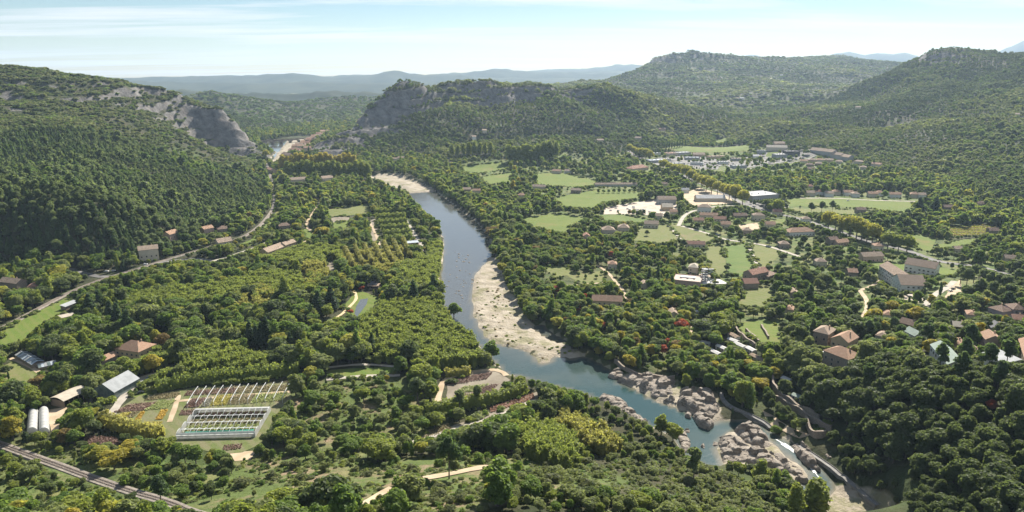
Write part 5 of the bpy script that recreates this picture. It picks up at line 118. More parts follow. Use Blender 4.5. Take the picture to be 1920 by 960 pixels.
class Terrain:
    def __init__(s, CP, ROCKZ, RIVER, GRAVEL, CHANNEL):
        s.P = np.array(CP, float); s.rockz = ROCKZ; s.river = RIVER; s.gravel = GRAVEL; s.channel = CHANNEL
        X = s.P[:, :2]; n = len(X); s.c = 35.0
        R = np.sqrt(((X[:, None] - X[None]) ** 2).sum(-1) + s.c ** 2)
        A = np.zeros((n + 1, n + 1)); A[:n, :n] = -R; A[:n, n] = 1; A[n, :n] = 1
        A[:n, :n] += np.eye(n) * 4.0
        s.w = np.linalg.solve(A, np.r_[s.P[:, 2], 0])
        gx = [0.]; 
        while gx[-1] < 20000:
            k = 5 if gx[-1] < 650 else min(700, 5 * (gx[-1] / 650.) ** 1.25); gx.append(gx[-1] + k)
        s.gx = np.array([-v for v in gx[:0:-1]] + gx)
        gy = [-40.]
        while gy[-1] < 18000:
            k = 5 if gy[-1] < 1150 else (7 if gy[-1] < 2200 else min(800, 7 * (gy[-1] / 2200.) ** 1.7)); gy.append(gy[-1] + k)
        s.gy = np.array(gy)
        XX, YY = np.meshgrid(s.gx, s.gy); s.XX, s.YY = XX, YY
        s.Z = s.raw(XX, YY)
    def raw(s, X, Y):
        sh = X.shape; x = X.ravel(); y = Y.ravel(); h = np.empty(len(x)); n = len(s.P)
        for i in range(0, len(x), 20000):
            xx = x[i:i + 20000]; yy = y[i:i + 20000]
            R = np.sqrt((xx[:, None] - s.P[:, 0]) ** 2 + (yy[:, None] - s.P[:, 1]) ** 2 + s.c ** 2)
            h[i:i + 20000] = -R @ s.w[:n] + s.w[n]
        far = ss(6200, 9000, np.hypot(x, y)); h = h * (1 - far) - 8 * far
        hill = np.where(h > 0, h, 0.)
        hill = np.where((h > -4) & (h < 4), (h + 4) ** 2 / 16., np.where(h >= 4, h, 0))
        # erosion: ridges and gullies that grow with height above the valley floor
        amp = np.clip((hill - 4) / 45., 0, 1)
        g = 1 - np.abs(fbm(x, y, 210, 4, 3)) * 2.2
        hill = hill + amp * (g * 7.0 - 4.5 + fbm(x, y, 70, 3, 9) * 4.5)
        fold = ss(1300, 1900, y) * np.clip((hill - 20) / 60., 0, 1)
        hill = hill + fold * ((.5 - np.abs(fbm(x, y, 430, 3, 88)) * 2.4) * 22)
        # limestone bands: steps in the marked rock zones
        for (P, step, soft) in s.rockz:
            P = np.asarray(P); m = (x > P[:, 0].min() - 60) & (x < P[:, 0].max() + 60) & (y > P[:, 1].min() - 60) & (y < P[:, 1].max() + 60)
            if not m.any(): continue
            xm, ym, hm = x[m], y[m], hill[m]
            w = ss(soft, -soft, polydist(xm, ym, P))
            q = hm / step + fbm(xm, ym, 150, 4, 21) * 1.6
            f = q - np.floor(q); st = (np.floor(q) + ss(.5, .98, f)*.8 + f * .2 - fbm(xm, ym, 150, 4, 21) * 1.6) * step
            st = st + fbm(xm, ym, 38, 3, 33) * 6 
            hill[m] = hm + w * (st - hm) * .7
        hill = hill + fbm(x, y, 90, 3, 41) * .5 * (np.hypot(x, y) < 5000)
        m = (np.abs(x) < 900) & (y > 200) & (y < 2100)
        xm, ym = x[m], y[m]; hm = hill[m]
        wat = np.full(xm.shape, 1e9)
        for P in s.river: wat = np.minimum(wat, polydist(xm, ym, P))
        for L, wd in s.channel: wat = np.minimum(wat, segdist(xm, ym, L) - wd / 2)
        gv = np.full(xm.shape, 1e9)
        for P in s.gravel: gv = np.minimum(gv, polydist(xm, ym, P))
        wob = fbm(xm, ym, 25, 3, 51) * 1.4
        k = ss(7, -1, wat + wob * .5)
        hm = hm * (1 - k) + (-5.0) * k
        k = ss(3., -1.5, gv + wob)
        hm = hm * (1 - k) + (-1.75 + fbm(xm, ym, 30, 4, 61) * .9) * k
        hill[m] = hm
        return hill.reshape(sh)
    def __call__(s, x, y):
        x = np.asarray(x, float); y = np.asarray(y, float)
        i = np.clip(np.searchsorted(s.gx, x) - 1, 0, len(s.gx) - 2); j = np.clip(np.searchsorted(s.gy, y) - 1, 0, len(s.gy) - 2)
        u = np.clip((x - s.gx[i]) / (s.gx[i + 1] - s.gx[i]), 0, 1); v = np.clip((y - s.gy[j]) / (s.gy[j + 1] - s.gy[j]), 0, 1)
        Z = s.Z
        return (Z[j, i] * (1 - u) + Z[j, i + 1] * u) * (1 - v) + (Z[j + 1, i] * (1 - u) + Z[j + 1, i + 1] * u) * v
    def slope(s, x, y, e=6.):
        return np.hypot(s(x + e, y) - s(x - e, y), s(x, y + e) - s(x, y - e)) / (2 * e)

# ================= helpers =================
rng = np.random.RandomState(11); random.seed(5)
CAM = np.array([0, 0, 190.])
def pix(x, y, z):
    """angular position of a point, for choosing which trees are near enough to be single objects"""
    th = R(14.781); ct, st = math.cos(th), math.sin(th)
    zc = y * ct - (z - 190) * st; return x / zc * 1300 + 960, 480 - ((z - 190) * ct + y * st) / zc * 1300
class NT:
    def __init__(s, name):
        s.m = bpy.data.materials.new(name); s.m.use_nodes = True; s.t = s.m.node_tree; s.t.nodes.clear()
        s.out = s.t.nodes.new('ShaderNodeOutputMaterial')
    def n(s, k, **p):
        n = s.t.nodes.new(k)
        for a, b in p.items(): setattr(n, a, b)
        return n
    def put(s, sock, v):
        if isinstance(v, bpy.types.NodeSocket): s.t.links.new(v, sock)
        else: sock.default_value = (*v, 1) if isinstance(v, (tuple, list)) and len(v) == 3 and sock.type == 'RGBA' else v
    def noise(s, vec, scale, det=4, rough=.55, out=0):
        n = s.n('ShaderNodeTexNoise'); s.put(n.inputs['Vector'], vec); n.inputs['Scale'].default_value = scale; n.inputs['Detail'].default_value = det; n.inputs['Roughness'].default_value = rough
        return n.outputs[out]
    def ramp(s, v, a, b, lo=0., hi=1.):
        n = s.n('ShaderNodeMapRange'); s.put(n.inputs[0], v); n.inputs[1].default_value = a; n.inputs[2].default_value = b; n.inputs[3].default_value = lo; n.inputs[4].default_value = hi; return n.outputs[0]
    def mix(s, f, a, b):
        n = s.n('ShaderNodeMix', data_type='RGBA'); s.put(n.inputs[0], f); s.put(n.inputs[6], a); s.put(n.inputs[7], b); return n.outputs[2]
    def math(s, op, a, b=0.):
        n = s.n('ShaderNodeMath', operation=op); s.put(n.inputs[0], a); s.put(n.inputs[1], b); return n.outputs[0]
    def pos(s): return s.n('ShaderNodeNewGeometry').outputs['Position']
    def obj(s): return s.n('ShaderNodeTexCoord').outputs['Object']
    def attr(s, name): return s.n('ShaderNodeAttribute', attribute_name=name).outputs['Fac']
    def bump(s, h, dist, strength=1.):
        n = s.n('ShaderNodeBump'); s.put(n.inputs['Height'], h); n.inputs['Distance'].default_value = dist; n.inputs['Strength'].default_value = strength; return n.outputs[0]
    def bsdf(s, col, rough=.8, spec=.3, normal=None, metal=0., **k):
        b = s.n('ShaderNodeBsdfPrincipled'); s.put(b.inputs['Base Color'], col); s.put(b.inputs['Roughness'], rough); b.inputs['Specular IOR Level'].default_value = spec; b.inputs['Metallic'].default_value = metal
        if normal is not None: s.put(b.inputs['Normal'], normal)
        for a, v in k.items(): s.put(b.inputs[a], v)
        return b.outputs[0]
    def done(s, sh): s.t.links.new(sh, s.out.inputs[0]); return s.m
def vary(name, c1, c2, scale=.5, rough=.85, spec=.2, bump=0., det=5, metal=0., space='pos', lo=.35, hi=.65):
    t = NT(name); p = t.pos() if space == 'pos' else t.obj(); n = t.noise(p, scale, det); f = t.ramp(n, lo, hi)
    return t.done(t.bsdf(t.mix(f, c1, c2), rough, spec, t.bump(n, bump) if bump else None, metal))
M = {}
# --- ground
t = NT('ground'); p = t.pos()
big = t.noise(p, .011, 5); fine = t.noise(p, .35, 6); mid = t.noise(p, .06, 5)
floor_ = t.mix(t.ramp(mid, .4, .62), (.028, .036, .014), (.06, .056, .03)); floor_ = t.mix(t.ramp(big, .5, .66), floor_, (.06, .085, .026))
vo = t.n('ShaderNodeTexVoronoi'); t.put(vo.inputs['Vector'], p); vo.inputs['Scale'].default_value = .0042
cr = t.n('ShaderNodeValToRGB'); t.put(cr.inputs[0], vo.outputs['Color'])
e = cr.color_ramp.elements; e[0].color = (.035, .06, .025, 1); e[1].color = (.22, .19, .11, 1); e[1].position = .92
for q, c in ((.35, (.04, .075, .03, 1)), (.5, (.09, .12, .04, 1)), (.62, (.05, .08, .03, 1)), (.78, (.15, .15, .07, 1))):
    k = e.new(q); k.color = c
col = t.mix(t.attr('plain'), floor_, t.mix(t.ramp(big, .42, .52), cr.outputs[0], (.04, .06, .025)))
strat = t.n('ShaderNodeMapping'); t.put(strat.inputs[0], p); strat.inputs['Scale'].default_value = (1, 1, .9)
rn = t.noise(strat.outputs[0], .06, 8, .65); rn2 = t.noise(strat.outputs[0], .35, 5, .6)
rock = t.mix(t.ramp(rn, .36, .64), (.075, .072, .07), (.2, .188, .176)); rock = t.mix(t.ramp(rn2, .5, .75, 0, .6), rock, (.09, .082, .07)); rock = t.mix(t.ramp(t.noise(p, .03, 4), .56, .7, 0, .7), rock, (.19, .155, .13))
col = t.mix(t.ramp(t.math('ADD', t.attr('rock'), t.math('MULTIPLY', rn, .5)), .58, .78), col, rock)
gr = t.mix(t.ramp(t.noise(p, .1, 6), .38, .66), (.28, .24, .18), (.38, .335, .265)); gr = t.mix(t.ramp(t.noise(p, .045, 6, .7), .51, .6, 0, .75), gr, (.17, .165, .08)); gr = t.mix(t.ramp(t.noise(p, 1.3, 3), .55, .75, 0, .6), gr, (.26, .24, .21))
col = t.mix(t.ramp(t.math('ADD', t.attr('gravel'), t.math('MULTIPLY', t.math('SUBTRACT', mid, .5), .5)), .4, .55), col, gr)
col = t.mix(t.math('MULTIPLY', t.attr('green'), t.ramp(t.noise(p, .03, 5, .65), .36, .5, .25, 1.)), col, t.mix(t.ramp(mid, .42, .6), (.085, .13, .034), (.15, .155, .06)))
er = t.mix(t.ramp(t.noise(p, .05, 6, .65), .36, .5), (.23, .165, .11), (.085, .115, .032))
col = t.mix(t.attr('earth'), col, er)
M['ground'] = t.done(t.bsdf(col, .92, .15, t.bump(t.math('ADD', t.math('MULTIPLY', rn, 3.), t.math('MULTIPLY', fine, .5)), 1.3)))
def grass(name, a, b, c, stripe=0.):
    t = NT(name); p = t.pos(); f = t.mix(t.ramp(t.noise(p, .03, 6, .6), .38, .62), a, b); f = t.mix(t.ramp(t.noise(p, .11, 6, .7), .5, .7, 0, .7), f, c)
    f = t.mix(t.ramp(t.noise(p, .9, 4), .45, .7, 0, .45), f, (a[0] * .6, a[1] * .62, a[2] * .6))
    wv = t.n('ShaderNodeTexWave', wave_type='BANDS', bands_direction='DIAGONAL'); t.put(wv.inputs['Vector'], p); wv.inputs['Scale'].default_value = .07; wv.inputs['Distortion'].default_value = 1.5; wv.inputs['Detail'].default_value = 3
    f = t.mix(t.ramp(wv.outputs['Fac'], .3, .9, 0, .35), f, c); f = t.mix(t.ramp(t.noise(p, .016, 5, .7), .56, .68, 0, .75), f, (c[0] * 1.15, c[1] * .95, c[2] * 1.1))
    return t.done(t.bsdf(f, .9, .1, t.bump(t.noise(p, 1.2, 4), .25)))
M['meadow'] = grass('meadow_grass', (.095, .145, .027), (.125, .165, .034), (.155, .16, .053)); M['pasture'] = grass('pasture_grass', (.12, .15, .043), (.15, .165, .054), (.19, .17, .09)); M['crop'] = grass('crop_green', (.085, .14, .033), (.115, .165, .04), (.14, .165, .055))
M['grass'] = grass('rough_grass', (.07, .12, .028), (.11, .14, .04), (.24, .17, .11)); M['vineyard'] = grass('vineyard_ground', (.16, .15, .06), (.2, .17, .08), (.24, .18, .1))
M['nursery'] = grass('nursery_ground', (.11, .135, .045), (.15, .155, .07), (.19, .165, .11)); M['soil'] = vary('bare_soil', (.15, .125, .09), (.24, .21, .16), .09); M['dirt'] = vary('dirt', (.33, .25, .16), (.45, .36, .25), .12); M['yard'] = vary('gravel_yard', (.34, .28, .22), (.46, .40, .33), .08); M['sand'] = vary('sand_path', (.5, .38, .22), (.55, .43, .27), .2)
M['asphalt'] = vary('asphalt', (.09, .088, .085), (.2, .19, .18), .05); M['pale'] = vary('pale_gravel', (.30, .27, .225), (.40, .365, .31), .15); M['ballast'] = vary('ballast', (.16, .14, .12), (.28, .245, .205), .5); M['concrete'] = vary('concrete', (.15, .145, .135), (.24, .23, .215), .4)
M['sleeper'] = vary('sleeper', (.09, .07, .055), (.13, .11, .09), 1.); M['rail'] = vary('rail_steel', (.16, .12, .1), (.25, .2, .17), 1., .5, .5)
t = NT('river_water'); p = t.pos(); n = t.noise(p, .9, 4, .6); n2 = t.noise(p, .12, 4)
wc = t.mix(t.ramp(t.noise(p, .02, 4), .4, .62), (.012, .045, .046), (.035, .062, .055)); sp_ = t.n('ShaderNodeSeparateXYZ'); t.put(sp_.inputs[0], p); wc = t.mix(t.ramp(sp_.outputs[1], 400, 560), wc, (.085, .088, .082)); wc = t.mix(t.attr('shallow'), wc, (.14, .125, .085));  # greyer upstream: silty shallows plus the sky's grazing reflection painted into the colour
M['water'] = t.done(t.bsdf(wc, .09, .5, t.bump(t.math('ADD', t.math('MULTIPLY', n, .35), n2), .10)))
M['foam_glint'] = vary('white_water_glints', (.12, .14, .13), (.6, .6, .6), 1.6, .4, .4, .3)  # broken water on the rapids, with sun glints painted in as pale colour
# --- building materials
def wallm(name, c, k=.12): M[name] = vary('wall_' + name, c, tuple(v * (1 - k) for v in c), .35, .85, .2)
for k_, c_ in dict(cream=(.56, .49, .38), pink=(.50, .36, .29), ochre=(.52, .40, .26), white=(.68, .66, .61), mauve=(.42, .34, .37), wood=(.26, .20, .15), greywall=(.38, .38, .37), dark=(.1, .1, .1)).items(): wallm(k_, c_)
t = NT('wall_stone'); p = t.pos(); vo = t.n('ShaderNodeTexVoronoi'); t.put(vo.inputs['Vector'], p); vo.inputs['Scale'].default_value = 1.6
M['stone'] = t.done(t.bsdf(t.mix(t.ramp(vo.outputs['Distance'], .1, .5), (.36, .31, .25), (.24, .2, .16)), .9, .15, t.bump(vo.outputs['Distance'], -.15)))
def roofm(name, a, b):
    t = NT('roof_' + name); o = t.obj(); wv = t.n('ShaderNodeTexWave', wave_type='BANDS', bands_direction='X'); t.put(wv.inputs['Vector'], o); wv.inputs['Scale'].default_value = 1.1; wv.inputs['Distortion'].default_value = .3
    f = t.mix(t.ramp(t.noise(o, .7, 6, .7), .35, .65), a, b); f = t.mix(t.ramp(wv.outputs['Fac'], .5, 1, 0, .35), f, tuple(v * .55 for v in a)); f = t.mix(t.ramp(t.noise(o, .25, 5), .55, .7, 0, .5), f, (.2, .17, .12))
    M['r_' + name] = t.done(t.bsdf(f, .85, .2, t.bump(wv.outputs['Fac'], .12)))
for k_, a_, b_ in (('terracotta', (.38, .225, .145), (.46, .31, .215)), ('red', (.33, .17, .12), (.40, .24, .175)), ('tan', (.36, .265, .19), (.43, .34, .26)), ('brown', (.21, .145, .11), (.28, .2, .15)), ('tanbrown', (.32, .235, .17), (.38, .29, .22))): roofm(k_, a_, b_)
for k_, c_ in dict(greymetal=(.33, .345, .35), cream=(.45, .40, .32), whiteroof=(.56, .55, .53), palegreen=(.28, .34, .29), bluegrey=(.42, .47, .52), dark=(.11, .11, .12), greyroof=(.42, .43, .43), pinkroof=(.50, .41, .35)).items(): M['r_' + k_] = vary('roof_' + k_, c_, tuple(v * .78 for v in c_), .3, .75, .12)
M['glass'] = vary('dull_glass', (.10, .13, .13), (.2, .24, .23), .4, .25, .5); M['pane'] = vary('window_pane', (.03, .035, .04), (.06, .065, .07), .8, .15, .5); M['shutter'] = vary('shutter', (.22, .2, .17), (.3, .28, .24), .8)
t = NT('white_film'); fc = t.mix(t.ramp(t.noise(t.pos(), .5, 5), .35, .65), (.55, .56, .54), (.68, .68, .66)); tl = t.n('ShaderNodeBsdfTranslucent'); t.put(tl.inputs[0], fc); mx_ = t.n('ShaderNodeMixShader'); mx_.inputs[0].default_value = .45; t.t.links.new(t.bsdf(fc, .5, .3), mx_.inputs[1]); t.t.links.new(tl.outputs[0], mx_.inputs[2]); M['film'] = t.done(mx_.outputs[0]); M['steel'] = vary('galvanised_steel', (.50, .52, .52), (.62, .64, .63), .6, .4, .5); M['net'] = vary('green_net', (.05, .22, .16), (.08, .28, .2), .6); M['darkwood'] = vary('dark_wood', (.05, .035, .03), (.09, .07, .055), .5); M['slate'] = vary('slate', (.05, .05, .055), (.1, .1, .105), .6)
for k_, c_ in dict(white=(.8, .8, .79), silver=(.45, .46, .48), dark=(.03, .032, .036), blue=(.08, .16, .3), red=(.35, .03, .03)).items(): M['c_' + k_] = vary('car_paint_' + k_, c_, c_, 1, .25, .6)
M['tyre'] = vary('tyre', (.02, .02, .02), (.03, .03, .03), 1.)
t = NT('limestone'); p = t.pos(); mp = t.n('ShaderNodeMapping'); t.put(mp.inputs[0], p); mp.inputs['Scale'].default_value = (1, 1, 2.6)
a_ = t.noise(mp.outputs[0], .28, 8, .68); b_ = t.noise(p, 1.1, 5, .6); vo = t.n('ShaderNodeTexVoronoi', feature='DISTANCE_TO_EDGE'); t.put(vo.inputs['Vector'], t.n('ShaderNodeTexCoord').outputs['Object']); vo.inputs['Scale'].default_value = .22
c_ = t.mix(t.ramp(a_, .36, .66), (.19, .16, .13), (.38, .335, .28)); c_ = t.mix(t.ramp(b_, .52, .72, 0, .55), c_, (.19, .165, .14))
M['limestone'] = t.done(t.bsdf(c_, .88, .2, t.bump(t.math('ADD', t.math('MULTIPLY', a_, 2.2), t.math('MULTIPLY', b_, .6)), .9)))
# --- foliage
def leaf(name, c1, c2, tr=.49):
    c1, c2 = [(c[0] * 1.82, c[1] * 1.93, c[2] * 1.6) for c in (c1, c2)]
    t = NT('leaf_' + name); oi = t.n('ShaderNodeObjectInfo'); ge = t.n('ShaderNodeNewGeometry')
    f = t.mix(oi.outputs['Random'], c1, c2)
    f = t.mix(t.ramp(ge.outputs['Random Per Island'], 0, 1, 0, .55), f, tuple(v * .5 for v in c1)); f = t.mix(t.ramp(ge.outputs['Random Per Island'], .72, 1, 0, .5), f, tuple(min(1, v * 1.5) for v in c2))
    d = t.bsdf(f, .62, .22); tl = t.n('ShaderNodeBsdfTranslucent'); t.put(tl.inputs[0], t.mix(.6, f, (min(1, c2[0] * 1.95), min(1, c2[1] * 2.0), c2[2] * 1.2)))
    mx = t.n('ShaderNodeMixShader'); mx.inputs[0].default_value = tr; t.t.links.new(d, mx.inputs[1]); t.t.links.new(tl.outputs[0], mx.inputs[2])
    M['l_' + name] = t.done(mx.outputs[0])
for a_ in (('oak', (.038, .052, .022), (.062, .074, .034)), ('green', (.052, .082, .022), (.085, .112, .03)), ('lime', (.088, .105, .027), (.125, .135, .035)), ('olive', (.078, .09, .04), (.118, .126, .06)), ('gold', (.15, .135, .03), (.205, .16, .035)), ('red', (.16, .035, .025), (.22, .06, .04)), ('rust', (.10, .075, .04), (.13, .09, .05)),
           ('pine', (.04, .06, .03), (.06, .082, .038)), ('pinegrey', (.065, .082, .04), (.09, .105, .055)), ('fir', (.022, .036, .022), (.036, .052, .03)), ('bamboo', (.085, .105, .032), (.125, .135, .042)), ('bamboogold', (.13, .13, .045), (.175, .155, .058)), ('plane', (.135, .135, .032), (.185, .165, .04)), ('scrub', (.06, .066, .036), (.095, .098, .055))): leaf(*a_)
for k_, c_ in dict(maroon=(.095, .055, .052), olive=(.14, .15, .06), gold=(.2, .165, .045), orange=(.24, .15, .03), brown=(.12, .095, .06), grey=(.14, .125, .12), redbrown=(.15, .075, .06)).items(): leaf('bed_' + k_, c_, tuple(v * 1.25 for v in c_), .15)
M['bark'] = vary('bark', (.09, .075, .06), (.17, .145, .12), 2., .9, .1)

class MB:
    def __init__(s): s.v = []; s.f = []
    def add(s, v, f):
        k = len(s.v); s.v += [tuple(q) for q in v]; s.f += [tuple(i + k for i in q) for q in f]; return s
    def box(s, x0, x1, y0, y1, z0, z1):
        return s.add([(x0, y0, z0), (x1, y0, z0), (x1, y1, z0), (x0, y1, z0), (x0, y0, z1), (x1, y0, z1), (x1, y1, z1), (x0, y1, z1)], [(3, 2, 1, 0), (4, 5, 6, 7), (0, 1, 5, 4), (1, 2, 6, 5), (2, 3, 7, 6), (3, 0, 4, 7)])
    def tube(s, pts, r, n=5, r2=None):
        pts = [Vector(p) for p in pts]; k = len(pts); vs = []; fs = []
        for i, p in enumerate(pts):
            d = (pts[min(i + 1, k - 1)] - pts[max(i - 1, 0)]).normalized(); a = d.cross(Vector((0, 0, 1)) if abs(d.z) < .9 else Vector((1, 0, 0))).normalized(); b = d.cross(a)
            rr = r if r2 is None else r + (r2 - r) * i / (k - 1)
            for j in range(n):
                q = 2 * math.pi * j / n; vs.append(p + a * rr * math.cos(q) + b * rr * math.sin(q))
        for i in range(k - 1):
            for j in range(n): fs.append((i * n + j, i * n + (j + 1) % n, (i + 1) * n + (j + 1) % n, (i + 1) * n + j))
        fs.append(tuple(range(n))[::-1]); fs.append(tuple((k - 1) * n + j for j in range(n)))
        return s.add(vs, fs)
    def mesh(s, name, mat):
        m = bpy.data.meshes.new(name); m.from_pydata(s.v, [], s.f)
        if mat: m.materials.append(M[mat] if isinstance(mat, str) else mat)
        return m
    def build(s, name, mat, parent=None): return link(name, s.mesh(name, mat), parent)
def link(name, data, parent=None):
    o = bpy.data.objects.new(name, data); C.objects.link(o)
    if parent is not None: o.parent = parent
    return o
def tag(o, label=None, cat=None, group=None, kind=None):
    if label: o['label'] = label
    if cat: o['category'] = cat
    if group: o['group'] = group
    if kind: o['kind'] = kind
    return o
def empty(name, loc, rz=0.):
    o = bpy.data.objects.new(name, None); C.objects.link(o); o.location = loc; o.rotation_euler = (0, 0, rz); o.empty_display_size = 1; return o
def smooth(m): m.polygons.foreach_set('use_smooth', [True] * len(m.polygons)); return m
def spline(P, step):
    P = [np.array(p, float) for p in P]; out = []
    for i in range(len(P) - 1):
        p0, p1, p2, p3 = P[max(i - 1, 0)], P[i], P[i + 1], P[min(i + 2, len(P) - 1)]; n = max(2, int(np.hypot(*(p2 - p1)) / step))
        for k in range(n):
            t = k / n; out.append(.5 * ((2 * p1) + (p2 - p0) * t + (2 * p0 - 5 * p1 + 4 * p2 - p3) * t * t + (3 * p1 - p0 - 3 * p2 + p3) * t ** 3))
    out.append(P[-1]); return np.array(out)

# ================= terrain =================
T = Terrain(CP, ROCKZ, RIVER, GRAVEL, CHANNEL)
nx, ny = len(T.gx), len(T.gy)
m = bpy.data.meshes.new('ground')
V = np.stack([T.XX, T.YY, T.Z], -1).reshape(-1, 3).astype(np.float32)
ii, jj = np.meshgrid(np.arange(nx - 1), np.arange(ny - 1)); a = (jj * nx + ii).ravel()
FQ = np.stack([a, a + 1, a + nx + 1, a + nx], -1).astype(np.int32)
m.vertices.add(len(V)); m.vertices.foreach_set('co', V.ravel()); m.loops.add(FQ.size); m.loops.foreach_set('vertex_index', FQ.ravel()); m.polygons.add(len(FQ)); m.polygons.foreach_set('loop_start', np.arange(0, FQ.size, 4, dtype=np.int32)); m.polygons.foreach_set('loop_total', np.full(len(FQ), 4, np.int32)); m.update(calc_edges=True); smooth(m)
x, y, z = V[:, 0].astype(float), V[:, 1].astype(float), V[:, 2].astype(float)
gxz, gyz = np.gradient(T.Z, T.gy, T.gx); slope = np.hypot(gxz, gyz).ravel()
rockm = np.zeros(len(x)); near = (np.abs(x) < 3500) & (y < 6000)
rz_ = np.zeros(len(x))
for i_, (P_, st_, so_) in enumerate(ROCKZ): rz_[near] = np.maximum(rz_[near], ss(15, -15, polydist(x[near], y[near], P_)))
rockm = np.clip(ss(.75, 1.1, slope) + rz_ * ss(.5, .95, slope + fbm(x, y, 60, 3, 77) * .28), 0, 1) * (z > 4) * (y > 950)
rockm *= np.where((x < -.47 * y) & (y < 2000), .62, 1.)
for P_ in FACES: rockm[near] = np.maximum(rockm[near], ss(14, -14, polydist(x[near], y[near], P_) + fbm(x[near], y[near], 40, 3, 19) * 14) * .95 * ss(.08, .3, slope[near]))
grm = np.zeros(len(x)); nn = (np.abs(x) < 900) & (y > 200) & (y < 2100)
for P_ in GRAVEL: grm[nn] = np.maximum(grm[nn], ss(4, -2, polydist(x[nn], y[nn], P_)))
grm = np.maximum(grm, ((z < -1.5) * .7))
pl = ss(2600, 3400, y) * ss(30, 5, z)
grn = np.zeros(len(x))
for k_, P_ in REGIONS:
    if k_ in ('suburb', 'rvalley', 'open', 'openwood', 'town', 'park'): q_ = nn | ((y < 2100) & (np.abs(x) < 1500) & (y > 200)); grn[q_] = np.maximum(grn[q_], ss(12, -6, polydist(x[q_], y[q_], P_)) * (.5 if k_ == 'park' else 1))
ea = np.zeros(len(x))
for k_, P_ in FIELDS:
    if k_ == 'grass': ea[nn] = np.maximum(ea[nn], ss(10, -6, polydist(x[nn], y[nn], P_)))
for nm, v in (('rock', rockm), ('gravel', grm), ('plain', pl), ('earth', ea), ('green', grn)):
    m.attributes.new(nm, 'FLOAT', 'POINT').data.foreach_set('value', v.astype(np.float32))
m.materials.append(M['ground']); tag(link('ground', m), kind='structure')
# far ridges beyond the plain: (distance, crest as (bearing tan, height))
def ridge(d, crest, depth, seed, name='hills'):
    u = np.linspace(crest[0][0], crest[-1][0], 160); hz = np.interp(u, [c[0] for c in crest], [c[1] for c in crest]); vs = []; K = 14
    for k in range(K):
        s_ = k / (K - 1) * 2 - 1; xx = u * d; yy = np.full_like(u, d) + s_ * depth
        prof = (1 - abs(s_) ** 1.3); zz = -12 + (hz + 12) * prof * (1 + (0 if k == K // 2 else fbm(xx, yy, depth * .8, 4, seed) * .5)) + fbm(xx, yy, depth * .25, 3, seed + 5) * hz * .10
        vs.append(np.stack([xx, yy, zz], -1))
    vs = np.concatenate(vs).tolist(); n = len(u); b = MB(); b.v = vs; b.f = [(k * n + i, k * n + i + 1, (k + 1) * n + i + 1, (k + 1) * n + i) for k in range(K - 1) for i in range(n - 1)]
    o = b.build(name, 'farwood'); smooth(o.data); tag(o, kind='structure')
M['farwood'] = vary('far_woodland', (.03, .042, .03), (.06, .07, .045), .004, .95, .05, 0, 8)
def crest(d, *pts): return [((px - 960) / 1300., 190 + (137 - py) / 1300. * d) for px, py in pts]
ridge(9500, crest(9500, (-200, 140), (100, 142), (200, 145), (300, 143), (420, 141), (450, 140), (550, 141), (640, 143), (710, 139), (730, 139), (800, 143), (900, 144), (1000, 146), (1100, 145), (1250, 140)), 900, 3)
ridge(11000, crest(11000, (500, 142), (700, 141), (800, 140), (860, 137), (920, 133), (950, 131), (1000, 133), (1100, 133), (1200, 131), (1300, 128)), 1000, 8)
ridge(13500, crest(13500, (960, 138), (1005, 131), (1030, 128), (1100, 127), (1180, 124), (1250, 124), (1370, 106), (1400, 105), (1425, 109), (1500, 111), (1600, 110), (1640, 105), (1740, 104), (1850, 104), (1880, 94), (1900, 91), (1960, 96), (2100, 100)), 1300, 12)
ridge(7600, crest(7600, (200, 152), (330, 152), (450, 155), (600, 153), (700, 156), (800, 152), (900, 151), (1000, 156), (1150, 150)), 700, 21)
ridge(4700, crest(4700, (180, 172), (420, 171), (560, 175), (640, 168), (720, 172), (800, 165), (900, 162)), 260, 25)
# ================= water =================
def inflate(P_, d):
    P_ = np.array(P_); c = P_.mean(0); return P_
def flat(name, P_, z, mat, kind='structure', label=None):
    bm = bmesh.new(); vs = [bm.verts.new((p[0], p[1], z)) for p in P_]; f = bm.faces.new(vs); bmesh.ops.triangulate(bm, faces=[f]); bmesh.ops.recalc_face_normals(bm, faces=bm.faces)
    if sum(f.normal.z for f in bm.faces) < 0: bmesh.ops.reverse_faces(bm, faces=bm.faces)
    m = bpy.data.meshes.new(name); bm.to_mesh(m); bm.free(); m.materials.append(M[mat]); o = link(name, m); tag(o, label, kind=kind); return o
b = MB(); sh_ = []
for (xa, xb, ya, yb, zz, st) in ((-420, 330, 250, 1160, -3., 4.), (-760, -350, 1400, 2100, -3.2, 10.)):
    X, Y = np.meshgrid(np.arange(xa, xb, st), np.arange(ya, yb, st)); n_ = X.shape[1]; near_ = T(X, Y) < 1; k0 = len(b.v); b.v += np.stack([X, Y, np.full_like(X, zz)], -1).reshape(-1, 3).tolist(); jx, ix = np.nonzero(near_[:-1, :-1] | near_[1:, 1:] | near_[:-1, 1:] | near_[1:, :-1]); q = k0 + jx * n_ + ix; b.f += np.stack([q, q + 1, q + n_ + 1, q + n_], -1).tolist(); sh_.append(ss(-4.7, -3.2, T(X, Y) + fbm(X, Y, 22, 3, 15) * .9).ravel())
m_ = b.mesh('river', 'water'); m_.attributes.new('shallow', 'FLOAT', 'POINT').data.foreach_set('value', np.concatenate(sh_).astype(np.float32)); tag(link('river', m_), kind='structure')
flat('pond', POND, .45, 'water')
L_ = spline(CHANNEL[0][0], 4); b = MB(); k0 = int(len(L_) * .45)
